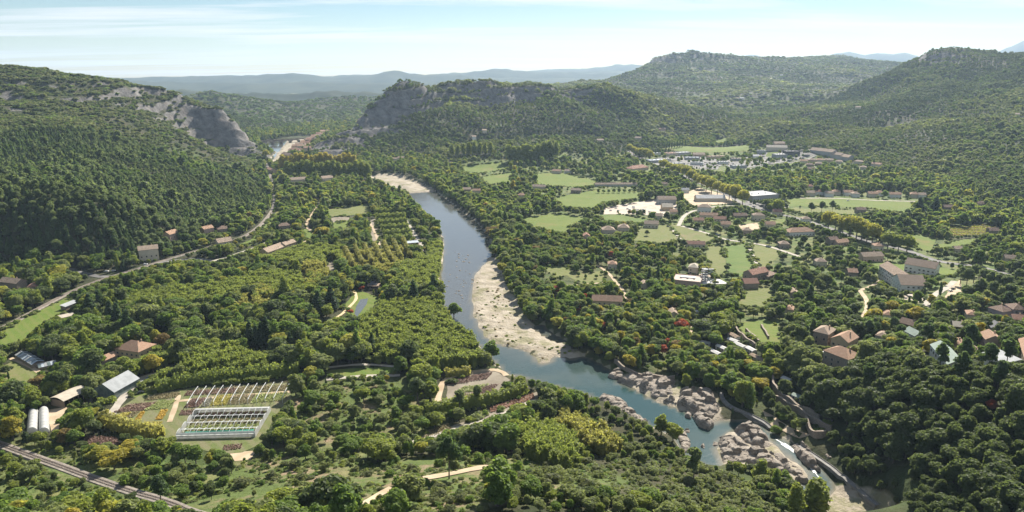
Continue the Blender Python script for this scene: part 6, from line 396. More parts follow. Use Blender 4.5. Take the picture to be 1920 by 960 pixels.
for i in range(k0, len(L_) - 1):
    d = L_[i + 1] - L_[i]; nrm = np.array([-d[1], d[0]]) / np.hypot(*d) * (.9 + .7 * math.sin(i * 1.7)); zz = -2.92
    b.add([(*(L_[i] - nrm), zz), (*(L_[i] + nrm), zz), (*(L_[i + 1] + nrm), zz + .03), (*(L_[i + 1] - nrm), zz + .03)], [(0, 1, 2, 3)])
tag(b.build('rapids', 'foam_glint'), kind='structure')
# ================= fields and roads =================
MN = np.array([-1000., 180.]); GS = 2.5; GW, GH_ = 840, 800
clear = np.zeros((GH_, GW), bool); sight = np.zeros((GH_, GW), bool)
GXX, GYY = np.meshgrid(MN[0] + (np.arange(GW) + .5) * GS, MN[1] + (np.arange(GH_) + .5) * GS)
def cells(P_, pad):
    P_ = np.asarray(P_); i0 = np.clip(((P_.min(0) - pad - MN) / GS).astype(int), 0, [GW, GH_]); i1 = np.clip(((P_.max(0) + pad - MN) / GS).astype(int) + 1, 0, [GW, GH_]); return slice(i0[1], i1[1]), slice(i0[0], i1[0])
def paint_poly(P_, pad, *masks):
    s_ = cells(P_, pad + 2)
    if GXX[s_].size:
        q = polydist(GXX[s_], GYY[s_], P_) < pad
        for mk in masks: mk[s_] |= q
def paint_line(L, pad, *masks):
    s_ = cells(L, pad + 2)
    if GXX[s_].size:
        q = segdist(GXX[s_], GYY[s_], L) < pad
        for mk in masks: mk[s_] |= q
def look(mk, x, y):
    i = ((x - MN[0]) / GS).astype(int); j = ((y - MN[1]) / GS).astype(int); ok = (i >= 0) & (i < GW) & (j >= 0) & (j < GH_)
    r = np.zeros(x.shape, bool); r[ok] = mk[j[ok], i[ok]]; return r
for P_ in RIVER: paint_poly(P_, 1.5, clear, sight)
for P_ in GRAVEL: paint_poly(P_, 0, clear, sight)
paint_poly(POND, 1, clear, sight)
def drape(name, P_, off, mat, step=9.):
    P_ = [np.array(p) for p in P_]; Q = []
    for i, p in enumerate(P_):
        q = P_[(i + 1) % len(P_)]; n = max(1, int(np.hypot(*(q - p)) / 6)); d = (q - p) / (np.hypot(*(q - p)) + 1e-6)
        for k in range(n):
            w_ = p + (q - p) * k / n; j = 1.3 * (vnoise(w_[0:1] * .21, w_[1:2] * .21, 4)[0] - .5); Q.append(w_ + np.array([-d[1], d[0]]) * j)
    bm = bmesh.new(); f = bm.faces.new([bm.verts.new((q[0], q[1], 0)) for q in Q]); bmesh.ops.triangulate(bm, faces=[f])
    mn = np.min(Q, 0); mxx = np.max(Q, 0)
    for ax in (0, 1):
        v = mn[ax] + step
        while v < mxx[ax]:
            co = Vector((0, 0, 0)); co[ax] = v; no = Vector((0, 0, 0)); no[ax] = 1
            bmesh.ops.bisect_plane(bm, geom=bm.verts[:] + bm.edges[:] + bm.faces[:], plane_co=co, plane_no=no); v += step
    xy = np.array([v.co[:2] for v in bm.verts]); h = T(xy[:, 0], xy[:, 1])
    for v, hh in zip(bm.verts, h): v.co.z = hh + off
    for f in bm.faces:
        if f.normal.z < 0: f.normal_flip()
    bm.normal_update()
    if sum(f.normal.z for f in bm.faces) < 0: bmesh.ops.reverse_faces(bm, faces=bm.faces)
    m = bpy.data.meshes.new(name); bm.to_mesh(m); bm.free(); m.materials.append(M[mat]); return link(name, m)
FN = dict(meadow='meadow', pasture='pasture', crop='crop_field', vineyard='vineyard_ground', soil='bare_soil', nursery='nursery_ground', yard='gravel_yard', dirt='dirt_yard', asphalt='car_park')
for i, (k_, P_) in enumerate(FIELDS):
    if k_ == 'grass': continue
    tag(drape(FN[k_], P_, .10 + .012 * (i % 9), k_), kind='structure'); (paint_poly(P_, 1.0, clear, sight) if k_ not in ('asphalt', 'yard') else paint_poly(P_, -6., clear) if k_ == 'yard' else None)
def ribbon(name, L, wdt, off, mat, kind='structure'):
    Q = spline(L, 5.); b = MB(); vs = []; W = len(Q)
    for i, q in enumerate(Q):
        d = Q[min(i + 1, W - 1)] - Q[max(i - 1, 0)]; n = np.array([-d[1], d[0]]) / (np.hypot(*d) + 1e-6) * wdt / 2 * (1 + .12 * math.sin(i * 2.1))
        zc = max(float(T(*(q - n))), float(T(*q)), float(T(*(q + n)))) + off
        for s_ in (-1, 0, 1): vs.append((*(q + n * s_), zc if s_ == 0 else zc - .05))
    fs = [(3 * i + k, 3 * i + k + 1, 3 * i + k + 4, 3 * i + k + 3) for i in range(W - 1) for k in range(2)]
    b.v = vs; b.f = [f[::-1] for f in fs]; o = b.build(name, mat); tag(o, kind=kind); return o
for i, (k_, wd_, L, nm) in enumerate(ROADS):
    ribbon(nm.replace(' ', '_'), L, wd_, .32 + .013 * (i % 7), k_); paint_line(L, wd_ / 2 + 2.0, clear); paint_line(L, wd_ / 2 + .5, sight)
for li, L in enumerate(RAIL):
    Q = spline(L, 4.); tr_ = empty('railway_track', (Q[0][0], Q[0][1], 0)); o0 = np.array([Q[0][0], Q[0][1], 0])
    tag(tr_, ['single railway track curving round the foot of the dark hill', 'railway track running across the bottom left corner'][li], 'railway track')
    def off(Q, s_):
        d = np.gradient(Q, axis=0); n = np.stack([-d[:, 1], d[:, 0]], -1) / np.hypot(d[:, 0], d[:, 1])[:, None]; return Q + n * s_
    zt = T(Q[:, 0], Q[:, 1]); zt = np.convolve(np.pad(zt, 6, 'edge'), np.ones(13) / 13, 'valid') + .6
    zt = np.maximum(zt, np.maximum(T(*off(Q, 3).T), T(*off(Q, -3).T)) + .25)
    def strip(pro, name, mat):
        b = MB(); k = len(pro); vs = []
        for i in range(len(Q)):
            pass
        cols = [off(Q, s_) for s_, _ in pro]
        for i in range(len(Q)): vs += [(cols[j][i][0] - o0[0], cols[j][i][1] - o0[1], zt[i] + pro[j][1]) for j in range(k)]
        b.v = vs; b.f = [(i * k + j, i * k + j + 1, (i + 1) * k + j + 1, (i + 1) * k + j)[::-1] for i in range(len(Q) - 1) for j in range(k - 1)]; return b.build(name, mat, tr_)
    strip([(-4.2, -2.5), (-2.4, 0), (2.4, 0), (4.2, -2.5)], 'ballast', 'ballast')
    for s_ in (-.75, .75): strip([(s_ - .1, .18), (s_ - .1, .36), (s_ + .1, .36), (s_ + .1, .18)], 'rail', 'rail')
    b = MB(); S = spline(L, 1.4); zs = np.interp(np.linspace(0, 1, len(S)), np.linspace(0, 1, len(Q)), zt); dd = np.gradient(S, axis=0)
    for i in range(len(S)):
        if np.hypot(*S[i]) > 620: continue
        d = dd[i] / np.hypot(*dd[i]); n = np.array([-d[1], d[0]]) * 1.3; d = d * .16; q = S[i] - o0[:2]; c4 = [q - n - d, q + n - d, q + n + d, q - n + d]
        b.add([(*c, zs[i] + .02) for c in c4] + [(*c, zs[i] + .17) for c in c4], [(4, 5, 6, 7), (0, 1, 5, 4), (1, 2, 6, 5), (2, 3, 7, 6), (3, 0, 4, 7)])
    if b.v: tag(b.build('sleepers', 'sleeper', tr_), kind='stuff')
    paint_line(L, 4.5, clear); paint_line(L, 3, sight)
for i, L in enumerate((WALK, WALK2)):
    Q = spline(L, 3.); r = empty('riverside_walkway', (Q[0][0], Q[0][1], 0)); tag(r, ['grey concrete walkway curving between wood and pale rocks', 'grey concrete walkway dropping towards the bottom sand bank'][i], 'walkway')
    d = np.gradient(Q, axis=0); n = np.stack([-d[:, 1], d[:, 0]], -1) / np.hypot(d[:, 0], d[:, 1])[:, None]; zt = T(Q[:, 0], Q[:, 1]); zt = np.maximum(np.convolve(np.pad(zt, 3, 'edge'), np.ones(7) / 7, 'valid'), zt) + .9
    for nm, pro in (('slab', [(-1.1, -3), (-1.1, 0), (1.1, 0), (1.1, -3)]), ('parapet', [(.9, 0), (.9, .5), (1.12, .5), (1.12, -1)])):
        b = MB(); k = 4; b.v = [(*(Q[a_] + n[a_] * s_ - Q[0]), zt[a_] + h_) for a_ in range(len(Q)) for s_, h_ in pro]; b.f = [(a_ * k + j, a_ * k + j + 1, (a_ + 1) * k + j + 1, (a_ + 1) * k + j)[::-1] for a_ in range(len(Q) - 1) for j in range(3)]; b.build(nm, 'concrete', r)
    paint_line(L, 3.2, clear); paint_line(L, 2, sight)
# ================= buildings =================
LM = [(n, np.array(p)) for n, p in LANDMARKS]
def winset(b_root, L, D, h, near_, seedv):
    rr = random.Random(seedv); fl_ = max(1, int(h / 2.9))
    for f_ in range(fl_):
        n = max(1, int(L / 3.6)); zc = .9 + f_ * 2.85
        for k in range(n):
            xx = (k + .5) * L / n
            door = f_ == 0 and k == n // 2
            b = MB()
            if door: b.box(xx - .55, xx + .55, -.06, .05, 0, 2.1); b.build('door', 'shutter', b_root)
            else:
                if rr.random() < .12: continue
                b.box(xx - .5, xx + .5, -.05, .05, zc, zc + 1.35); w_ = b.build('window', 'pane', b_root); [MB().box(xx + q_ - .23, xx + q_ + .23, -.07, .03, zc, zc + 1.35).build('shutter', 'shutter', w_) for q_ in (-.75, .75)]
        for side in (0, 1):
            n = max(1, int(D / 4.5))
            for k in range(n):
                yy = (k + .5) * D / n; xs = -.05 if side == 0 else L - .05; b = MB(); b.box(xs, xs + .1, yy - .5, yy + .5, zc, zc + 1.3); b.build('window', 'pane', b_root)
def house(x0, y0, x1, y1, D, h, roof, wall, rc, label, cat, idx):
    L = math.hypot(x1 - x0, y1 - y0); rz = math.atan2(y1 - y0, x1 - x0); c, s_ = math.cos(rz), math.sin(rz)
    cs = [(x0 + c * a_ - s_ * b_, y0 + s_ * a_ + c * b_) for a_ in (0, L / 2, L) for b_ in (0, D / 2, D)]; hs = [float(T(*q)) for q in cs]; z0 = min(hs) if max(hs) - min(hs) < 3 else (min(hs) + max(hs)) / 2
    if h > 6 or True: z0 = max(z0, min(hs) + .0) + .1
    nm = {'house': 'house', 'depot': 'depot'}.get(cat, cat.replace(' ', '_')); r = empty(nm, (x0, y0, z0), rz); grp = None
    if label == '@town': label = 'tile roofed town house below the crag beside the bridge'; grp = 'old town houses below the crag'
    tag(r, label, cat, grp)
    dist = math.hypot(x0, y0); b = MB(); ov = .45; ri = min(D, L) * (.30 if roof in ('gable', 'hip') else .12)
    base = -(max(hs) - min(hs)) - 1.
    ax = L >= D * .8   # ridge along x
    if roof == 'gable':
        if ax: v = [(0, 0, base), (L, 0, base), (L, D, base), (0, D, base), (0, 0, h), (L, 0, h), (L, D, h), (0, D, h), (0, D / 2, h + ri), (L, D / 2, h + ri)]; b.add(v, [(0, 1, 5, 4), (2, 3, 7, 6), (1, 2, 6, 9, 5), (3, 0, 4, 8, 7), (3, 2, 1, 0)])
        else: v = [(0, 0, base), (L, 0, base), (L, D, base), (0, D, base), (0, 0, h), (L, 0, h), (L, D, h), (0, D, h), (L / 2, 0, h + ri), (L / 2, D, h + ri)]; b.add(v, [(0, 1, 5, 8, 4), (2, 3, 7, 9, 6), (1, 2, 6, 5), (3, 0, 4, 7), (3, 2, 1, 0)])
    else: b.box(0, L, 0, D, base, h)
    if cat == 'shelter' or label.startswith('long open-fronted'):
        b = MB(); b.box(0, L, D - .3, D, base, h)
        for k in range(6): b.box(L * k / 5.3, L * k / 5.3 + .35, 0, .35, base, h)
        b.box(0, .3, 0, D, base, h); b.box(L - .3, L, 0, D, base, h)
    b.build('wall', wall, r)
    q = MB(); tk = .22; e_ = ri / (D / 2 if ax else L / 2) * ov
    def slab(pts):
        p = [Vector(a_) for a_ in pts]; n = len(p); q.add([tuple(a_ + Vector((0, 0, .06))) for a_ in p] + [tuple(a_ + Vector((0, 0, tk + .06))) for a_ in p], [tuple(range(n))[::-1], tuple(range(n, 2 * n))] + [(i, (i + 1) % n, n + (i + 1) % n, n + i) for i in range(n)])
    if roof == 'gable':
        if ax: slab([(-ov, -ov, h - e_), (L + ov, -ov, h - e_), (L + ov, D / 2, h + ri), (-ov, D / 2, h + ri)]); slab([(-ov, D / 2, h + ri), (L + ov, D / 2, h + ri), (L + ov, D + ov, h - e_), (-ov, D + ov, h - e_)])
        else: slab([(-ov, -ov, h - e_), (L / 2, -ov, h + ri), (L / 2, D + ov, h + ri), (-ov, D + ov, h - e_)]); slab([(L / 2, -ov, h + ri), (L + ov, -ov, h - e_), (L + ov, D + ov, h - e_), (L / 2, D + ov, h + ri)])
    elif roof == 'hip':
        k = min(L, D) / 2; A = (-ov, -ov, h); B_ = (L + ov, -ov, h); C_ = (L + ov, D + ov, h); E_ = (-ov, D + ov, h)
        if L >= D: r1 = (k, D / 2, h + ri); r2 = (L - k + .01, D / 2, h + ri); slab([A, B_, r2, r1]); slab([B_, C_, r2]); slab([C_, E_, r1, r2]); slab([E_, A, r1])
        else: r1 = (L / 2, k, h + ri); r2 = (L / 2, D - k, h + ri); slab([A, B_, r1]); slab([B_, C_, r2, r1]); slab([C_, E_, r2]); slab([E_, A, r1, r2])
    elif roof == 'shed': slab([(-ov, -ov, h - .3), (L + ov, -ov, h - .3), (L + ov, D + ov, h + .7), (-ov, D + ov, h + .7)])
    elif roof == 'flat': q.box(-.2, L + .2, -.2, D + .2, h + .02, h + .4)
    elif roof == 'arch':
        K = 8; pr = [(-ov + (D + 2 * ov) * k / K, h + 1.6 * math.sin(math.pi * k / K)) for k in range(K + 1)]
        for k in range(K): slab([(-ov, pr[k][0], pr[k][1]), (L + ov, pr[k][0], pr[k][1]), (L + ov, pr[k + 1][0], pr[k + 1][1]), (-ov, pr[k + 1][0], pr[k + 1][1])])
    ro = q.build('roof', 'r_' + rc, r)
    if roof == 'flat' and L > 14:
        b = MB(); b.box(-.35, L + .35, -.35, -.05, h - .1, h + .9); b.box(-.35, L + .35, D + .05, D + .35, h - .1, h + .9); b.box(-.35, -.05, -.05, D + .05, h - .1, h + .9); b.box(L + .05, L + .35, -.05, D + .05, h - .1, h + .9); b.build('parapet', wall, r)
        for k in range(3): b = MB(); b.box(L * (.2 + .25 * k), L * (.2 + .25 * k) + 1.8, D * .4, D * .4 + 1.6, h + .4, h + 1.5); b.build('roof_unit', 'r_greymetal', ro)
        if label.startswith('pink flat'): b = MB(); b.box(L * .22, L * .78, D * .5, D * .78, h + .4, h + 1.1); b.build('skylight', 'r_whiteroof', ro)
    if cat in ('house', 'villa', 'cottage') and dist < 1300 and roof in ('gable', 'hip'):
        b = MB(); b.box(L * .68, L * .68 + .8, D * .6, D * .6 + .6, h + .2, h + ri + .9); b.build('chimney', 'ochre', ro)
    if dist < 760 and cat not in ('shed', 'barn', 'shelter', 'outbuilding') : winset(r, L, D, h, True, idx)
    elif dist < 1150 and cat in ('house', 'villa', 'supermarket', 'workshop'):
        n = max(2, int(L / 4))
        for k in range(n): b = MB(); xx = (k + .5) * L / n; b.box(xx - .6, xx + .6, -.05, .05, 1., 2.4); b.build('window', 'pane', r)
    cx, cy = x0 + c * L / 2 - s_ * D / 2, y0 + s_ * L / 2 + c * D / 2
    P_ = [(x0, y0), (x1, y1), (x1 - s_ * D, y1 + c * D), (x0 - s_ * D, y0 + c * D)]; paint_poly(P_, 2.0, clear); paint_poly(P_, 0.5, sight)
for i, a_ in enumerate(BUILD): house(*a_, i)
for i, (p, q, lb) in enumerate(MOBILE):
    L = max(6., math.hypot(q[0] - p[0], q[1] - p[1])); rz = math.atan2(q[1] - p[1], q[0] - p[0]); zz = float(T(*p)); D = 4.2
    r = empty('mobile_home', (p[0], p[1], zz), rz); tag(r, lb, 'mobile home', 'mobile homes and cabins of the camp')
    b = MB(); b.box(0, L, 0, D, .4, 2.9); b.build('body', ['white', 'cream', 'greywall'][i % 3] if 'grey' not in lb else 'greywall', r)
    b = MB(); b.add([(-.2, -.2, 2.85), (L + .2, -.2, 2.85), (L + .2, D / 2, 3.7), (-.2, D / 2, 3.7), (L + .2, D + .2, 2.85), (-.2, D + .2, 2.85)], [(0, 1, 2, 3), (3, 2, 4, 5), (0, 3, 5), (1, 4, 2), (0, 5, 4, 1)]); b.build('roof', {'green': 'r_palegreen', 'brown': 'r_tanbrown'}.get(lb.split()[0], 'r_palegreen' if 'green roof' in lb else ('r_tanbrown' if 'brown' in lb else 'r_whiteroof')), r)
    b = MB(); b.box(.1, L - .1, .1, D - .1, -1, .4); b.build('skirt', 'dark', r)
    for xx in (L * .2, L * .7): b = MB(); b.box(xx, xx + 1.1, -.05, .05, 1.3, 2.3); b.build('window', 'pane', r)
    b = MB(); b.box(L * .46, L * .46 + .8, -.06, .05, .5, 2.4); b.build('door', 'shutter', r)
    e1 = np.array([math.cos(rz), math.sin(rz)]); e2 = np.array([-e1[1], e1[0]]); p_ = np.array(p); P_ = [p_, p_ + e1 * L, p_ + e1 * L + e2 * D, p_ + e2 * D]; paint_poly(P_, 1.5, clear); paint_poly(P_, .5, sight)
# bridge
p, q = map(np.array, BRIDGE); L = np.hypot(*(q - p)); rz = math.atan2(*(q - p)[::-1]); r = empty('stone_bridge', (p[0], p[1], -4), rz); tag(r, 'pale stone road bridge with round arches over the river gap', 'bridge')
N = 5; sp = (L + 30) / N
for k in range(N + 1): b = MB(); xx = -15 + k * sp; b.add([(xx - 2.5, -1, -3), (xx + 2.5, -1, -3), (xx + 2.5, 9, -3), (xx - 2.5, 9, -3), (xx - 2, -1, 9), (xx + 2, -1, 9), (xx + 2, 9, 9), (xx - 2, 9, 9), (xx, -4, -3), (xx, -4, 5)], [(0, 8, 9, 4), (8, 1, 5, 9), (9, 5, 4), (1, 2, 6, 5), (2, 3, 7, 6), (3, 0, 4, 7), (4, 5, 6, 7)]); b.build('pier', 'stone', r)
for k in range(N):
    b = MB(); x0 = -15 + k * sp + 2; x1 = x0 + sp - 4; K = 12; vs = []
    for j in range(K + 1):
        t_ = math.pi * j / K; xx = (x0 + x1) / 2 - math.cos(t_) * (x1 - x0) / 2; zz = 2.5 + math.sin(t_) * 6.5
        for yy in (0, 8): vs += [(xx, yy, zz), (xx, yy, 11)]
    b.v = vs
    for j in range(K): a_ = j * 4; c_ = a_ + 4; b.f += [(a_, c_, c_ + 1, a_ + 1), (a_ + 2, a_ + 3, c_ + 3, c_ + 2), (a_, a_ + 2, c_ + 2, c_)]
    b.build('arch', 'stone', r)
b = MB(); b.box(-30, L + 30, -.4, 8.4, 11.02, 11.9); b.build('deck', 'concrete', r)
for yy in (-.4, 8.1): b = MB(); b.box(-30, L + 30, yy, yy + .3, 11.9, 12.9); b.build('parapet', 'stone', r)
for i, p in enumerate(MAST):
    r = empty('radio_mast', (p[0], p[1], float(T(*p)))); hh = (38, 20)[i]; tag(r, ['tall lattice radio mast on the summit of the far flat-topped hill', 'shorter mast right of the tall mast on the far summit'][i], 'mast')
    for ax_, ay_ in ((-1.6, -1.6), (1.6, -1.6), (0, 1.8)): b = MB(); b.tube([(ax_, ay_, -2), (ax_ * .3, ay_ * .3, hh)], .3, 4); b.build('leg', 'steel', r)
    b = MB(); 
    for k in range(8): z_ = hh * k / 8; s_ = 1 - .7 * k / 8; b.tube([(-1.6 * s_, -1.6 * s_, z_), (1.6 * s_, -1.6 * s_, z_ + hh / 8 * .8)], .15, 3); b.tube([(1.6 * s_, -1.6 * s_, z_), (0, 1.8 * s_, z_ + hh / 8 * .8)], .15, 3)
    b.build('bracing', 'steel', r)
    for z_ in (.8, .92): b = MB(); b.box(-1.2, 1.2, -1.6, -1.2, hh * z_ - .8, hh * z_ + .8); b.build('antenna_panel', 'r_whiteroof', r)
# cars
def car_parts():
    b = MB(); prof = [(-2.1, .35), (-2.1, .8), (-1.95, .95), (-1.0, 1.0), (1.0, .98), (2.0, .85), (2.12, .6), (2.1, .35)]; n = len(prof)
    for s_ in (-.85, .85): b.v += [(x_, s_ * (1 if .4 < z_ < .9 else .95), z_) for x_, z_ in prof]
    b.f = [tuple(range(n)), tuple(range(2 * n - 1, n - 1, -1))] + [((i + 1) % n, i, n + i, n + (i + 1) % n) for i in range(n)]; body = b
    b = MB(); b.add([(-1.8, -.75, .95), (1.0, -.75, .95), (1.0, .75, .95), (-1.8, .75, .95), (-1.3, -.6, 1.45), (.3, -.6, 1.45), (.3, .6, 1.45), (-1.3, .6, 1.45)], [(4, 5, 6, 7), (0, 1, 5, 4), (1, 2, 6, 5), (2, 3, 7, 6), (3, 0, 4, 7)])
    c = MB(); K = 10
    for s_ in (-.1, .1): c.v += [(.33 * math.cos(2 * math.pi * k / K), s_, .33 * math.sin(2 * math.pi * k / K)) for k in range(K)]
    c.f = [tuple(range(K)), tuple(range(2 * K - 1, K - 1, -1))] + [(k, K + k, K + (k + 1) % K, (k + 1) % K) for k in range(K)]
    return body, b, c
bd, cb_, wh = car_parts(); cab_m = cb_.mesh('cabin', 'pane'); wh_m = wh.mesh('wheel', 'tyre'); rf = MB(); rf.box(-1.3, .3, -.6, .6, 1.452, 1.5); car_m = {k_: (bd.mesh('body', 'c_' + k_), rf.mesh('roof', 'c_' + k_)) for k_ in ('white', 'silver', 'dark', 'blue', 'red')}
for p, c_, an, lb in CARS:
    zz = float(T(*p)) + .3; r = empty('car', (p[0], p[1], zz), an); grp = None
    if lb == '@parked': lb, grp = c_ + ' car parked among the depots of the trading estate', c_ + ' cars parked in the trading estate'
    if lb == '@yard': lb, grp = c_ + ' vehicle standing in the builder yard', c_ + ' vehicles in the builder yard'
    tag(r, lb, 'car', grp); link('body', car_m[c_][0], r); link('cabin', cab_m, r); link('roof', car_m[c_][1], r)
    for a_ in (-1.3, 1.3):
        for s_ in (-.8, .8): w_ = link('wheel', wh_m, r); w_.location = (a_, s_, .33)
    paint_line([p, (p[0] + .1, p[1])], 3, clear, sight)
# ================= nursery =================
def rect(Pq):
    p = [np.array(a_) for a_ in Pq]; ex = (p[1] - p[0] + p[2] - p[3]) / 2; ey = (p[3] - p[0] + p[2] - p[1]) / 2; L = np.hypot(*ex); W = np.hypot(*ey); e1 = ex / L; e2 = ey / W; e1, e2 = (e1, np.array([-e1[1], e1[0]])) if L > W else (np.array([e2[1], -e2[0]]), e2); L = abs(ex @ e1); W = abs(ey @ e2); rz = math.atan2(e1[1], e1[0]); c = sum(p) / 4; o_ = c - e1 * L / 2 - e2 * W / 2; return o_, L, W, rz
o_, L, W, rz = rect(GH); r = empty('greenhouse', (o_[0], o_[1], float(T(*o_)) + .1), rz); tag(r, 'large greenhouse of four bare arched bays with white film side walls', 'greenhouse'); S = 4; sw = W / S
hoop = MB(); K = 12; hoop.tube([(0, sw / 2 - math.cos(math.pi * k / K) * sw / 2, 1.8 + 2.0 * math.sin(math.pi * k / K)) for k in range(K + 1)], .09, 4); hm_ = hoop.mesh('hoop', 'steel'); NH = 12
pm = MB(); pm.box(-.1, .1, -.1, .1, -.5, 1.8); pm_ = pm.mesh('post', 'steel')
for s_ in range(S):
    for k in range(NH + 1): h_ = link('hoop', hm_, r); h_.location = (L * k / NH, s_ * sw, 0)
for s_ in range(S + 1):
    b = MB(); b.box(0, L, s_ * sw - .15, s_ * sw + .15, 1.75, 1.98); b.build('gutter', 'steel', r)
    for k in range(0, NH + 1, 2): h_ = link('post', pm_, r); h_.location = (L * k / NH, s_ * sw, 0)
for s_ in range(S): b = MB(); b.box(0, L, s_ * sw + sw / 2 - .07, s_ * sw + sw / 2 + .07, 3.72, 3.85); b.build('ridge_bar', 'steel', r)
def film(y0, y1, z0, z1, nm='side_film', mat='film'):
    K = 24
    for k in range(K // 2):
        b = MB(); xa, xb = L * k / (K // 2) + .05, L * (k + 1) / (K // 2) - .05; b.box(xa, xb, min(y0, y1) - .04, max(y0, y1) + .04, z0, z1); b.build(nm, mat, r)
film(-.12, -.12, .1, 1.9); film(W + .12, W + .12, .1, 1.9)
for s_, (fa, fb) in ((S - 1, (6, 12)), (0, (0, 3))):   # film still stretched over the outer haunches
    b = MB()
    for k in range(fa, fb):
        q = [(s_ * sw + sw / 2 - math.cos(math.pi * j / K) * (sw / 2 + .12), 1.8 + 2.12 * math.sin(math.pi * j / K)) for j in (k, k + 1)]
        b.add([(0, *q[0]), (L, *q[0]), (L, *q[1]), (0, *q[1])], [(0, 1, 2, 3)])
    b.build('roof_film', 'film', r)
for s_ in range(S):
    for xx in (-.1, L + .1):
        b = MB(); K2 = 10; pts = [(xx, s_ * sw + sw / 2 - math.cos(math.pi * k / K2) * (sw / 2 - .1), 1.8 + 1.9 * math.sin(math.pi * k / K2)) for k in range(K2 + 1)] + [(xx, (s_ + 1) * sw - .1, 0), (xx, s_ * sw + .1, 0)]
        n = len(pts); b.add(pts + [(a_ + .08, c_, d_) for a_, c_, d_ in pts], [tuple(range(n)), tuple(range(2 * n - 1, n - 1, -1))] + [(i, (i + 1) % n, n + (i + 1) % n, n + i) for i in range(n)]); b.build('end_wall', 'film', r)
b = MB(); b.add([(L * .08, 2.5, 1.7), (L * .96, 2.8, 1.8), (L * .96, sw - 2.5, 2.2), (L * .08, sw - 3, 2.0), (L * .5, sw * .5, 1.5)], [(0, 4, 3), (0, 1, 4), (1, 2, 4), (2, 3, 4)]); b.build('shade_net', 'net', r)
P4 = [o_ + np.array([math.cos(rz) * a_ - math.sin(rz) * c_, math.sin(rz) * a_ + math.cos(rz) * c_]) for a_, c_ in ((0, 0), (L, 0), (L, W), (0, W))]; paint_poly(P4, 2, clear, sight)
ghbed = [('maroon', 1.2 + sw * 3), ('brown', 1.2 + sw * 2), ('olive', 1.2 + sw)]
p0 = np.array(SHADE[0][0]); r = empty('shade_frame', (p0[0], p0[1], float(T(*p0)))); tag(r, 'row of twelve long white beams on posts above the plant blocks', 'shade frame')
for s_ in SHADE:
    a_, c_ = np.array(s_[0]) - p0, np.array(s_[1]) - p0; b = MB(); b.tube([(*a_, 3.6), (*((a_ + c_) / 2), 4.2), (*c_, 3.8)], .16, 5); w_ = b.build('beam', 'steel', r)
    for k in (0, .5, 1): q = a_ + (c_ - a_) * k; b = MB(); b.tube([(*q, -.3), (*q, 3.8)], .11, 5); b.build('post', 'steel', w_)
def cards(P_, N_, U=None, size=.5, asp=1.0, jit=.5):
    """quads at points P_ facing N_ roughly"""
    n = len(P_); Nn = N_ + rng.normal(0, jit, (n, 3)); Nn /= np.linalg.norm(Nn, axis=1)[:, None] + 1e-9
    up = rng.normal(0, 1, (n, 3)) if U is None else U + rng.normal(0, .25, (n, 3)); a_ = np.cross(up, Nn); a_ /= np.linalg.norm(a_, axis=1)[:, None] + 1e-9; c_ = np.cross(Nn, a_)
    sz = (size * rng.uniform(.6, 1.35, n))[:, None]; a_ = a_ * sz * .5; c_ = c_ * sz * .5 * asp
    return np.stack([P_ - a_ - c_ * .6, P_ + a_ * .8 - c_, P_ + a_ + c_ * .7, P_ - a_ * .7 + c_], 1).reshape(-1, 3)
def cardmesh(name, Vc, mat, extra=None):
    m = bpy.data.meshes.new(name); Vc = np.asarray(Vc, np.float32); nq = len(Vc) // 4; v = Vc; f = np.arange(nq * 4, dtype=np.int32).reshape(-1, 4)
    m.vertices.add(len(v)); m.vertices.foreach_set('co', v.ravel()); m.loops.add(nq * 4); m.loops.foreach_set('vertex_index', f.ravel()); m.polygons.add(nq); m.polygons.foreach_set('loop_start', np.arange(0, nq * 4, 4, dtype=np.int32)); m.polygons.foreach_set('loop_total', np.full(nq, 4, np.int32)); m.update(calc_edges=True); m.materials.append(M[mat]); return m
for bi, (c_, n_, Pq, lb) in enumerate(BEDS):
    p = [np.array(a_) for a_ in Pq]; r = empty('plant_bed', (p[0][0], p[0][1], float(T(*p[0])))); tag(r, lb, 'plant bed', 'beds of potted plants in the nursery'); z0 = r.location.z
    for k in range(n_):
        t_ = (k + .5) / n_; a_ = p[0] + (p[1] - p[0]) * t_; d_ = p[3] + (p[2] - p[3]) * t_; ln = np.hypot(*(d_ - a_)); wd_ = np.hypot(*(p[1] - p[0])) / n_ * .36; nn_ = int(ln * 14 * max(.6, wd_)) + 20
        q = rng.uniform(0, 1, (nn_, 1)); off_ = rng.uniform(-1, 1, nn_) * wd_; e_ = (d_ - a_) / ln; xy = a_ + (d_ - a_) * q + np.stack([-e_[1] * off_, e_[0] * off_], -1); zz = T(xy[:, 0], xy[:, 1]) + rng.uniform(.25, .9, nn_)
        Pp = np.stack([xy[:, 0] - p[0][0], xy[:, 1] - p[0][1], zz - z0], -1); link('plant_row', cardmesh('plant_row', cards(Pp, np.tile([[0, 0, 1.]], (nn_, 1)), None, .55), 'l_bed_' + c_), r)
    paint_poly(Pq, 1, clear, sight)
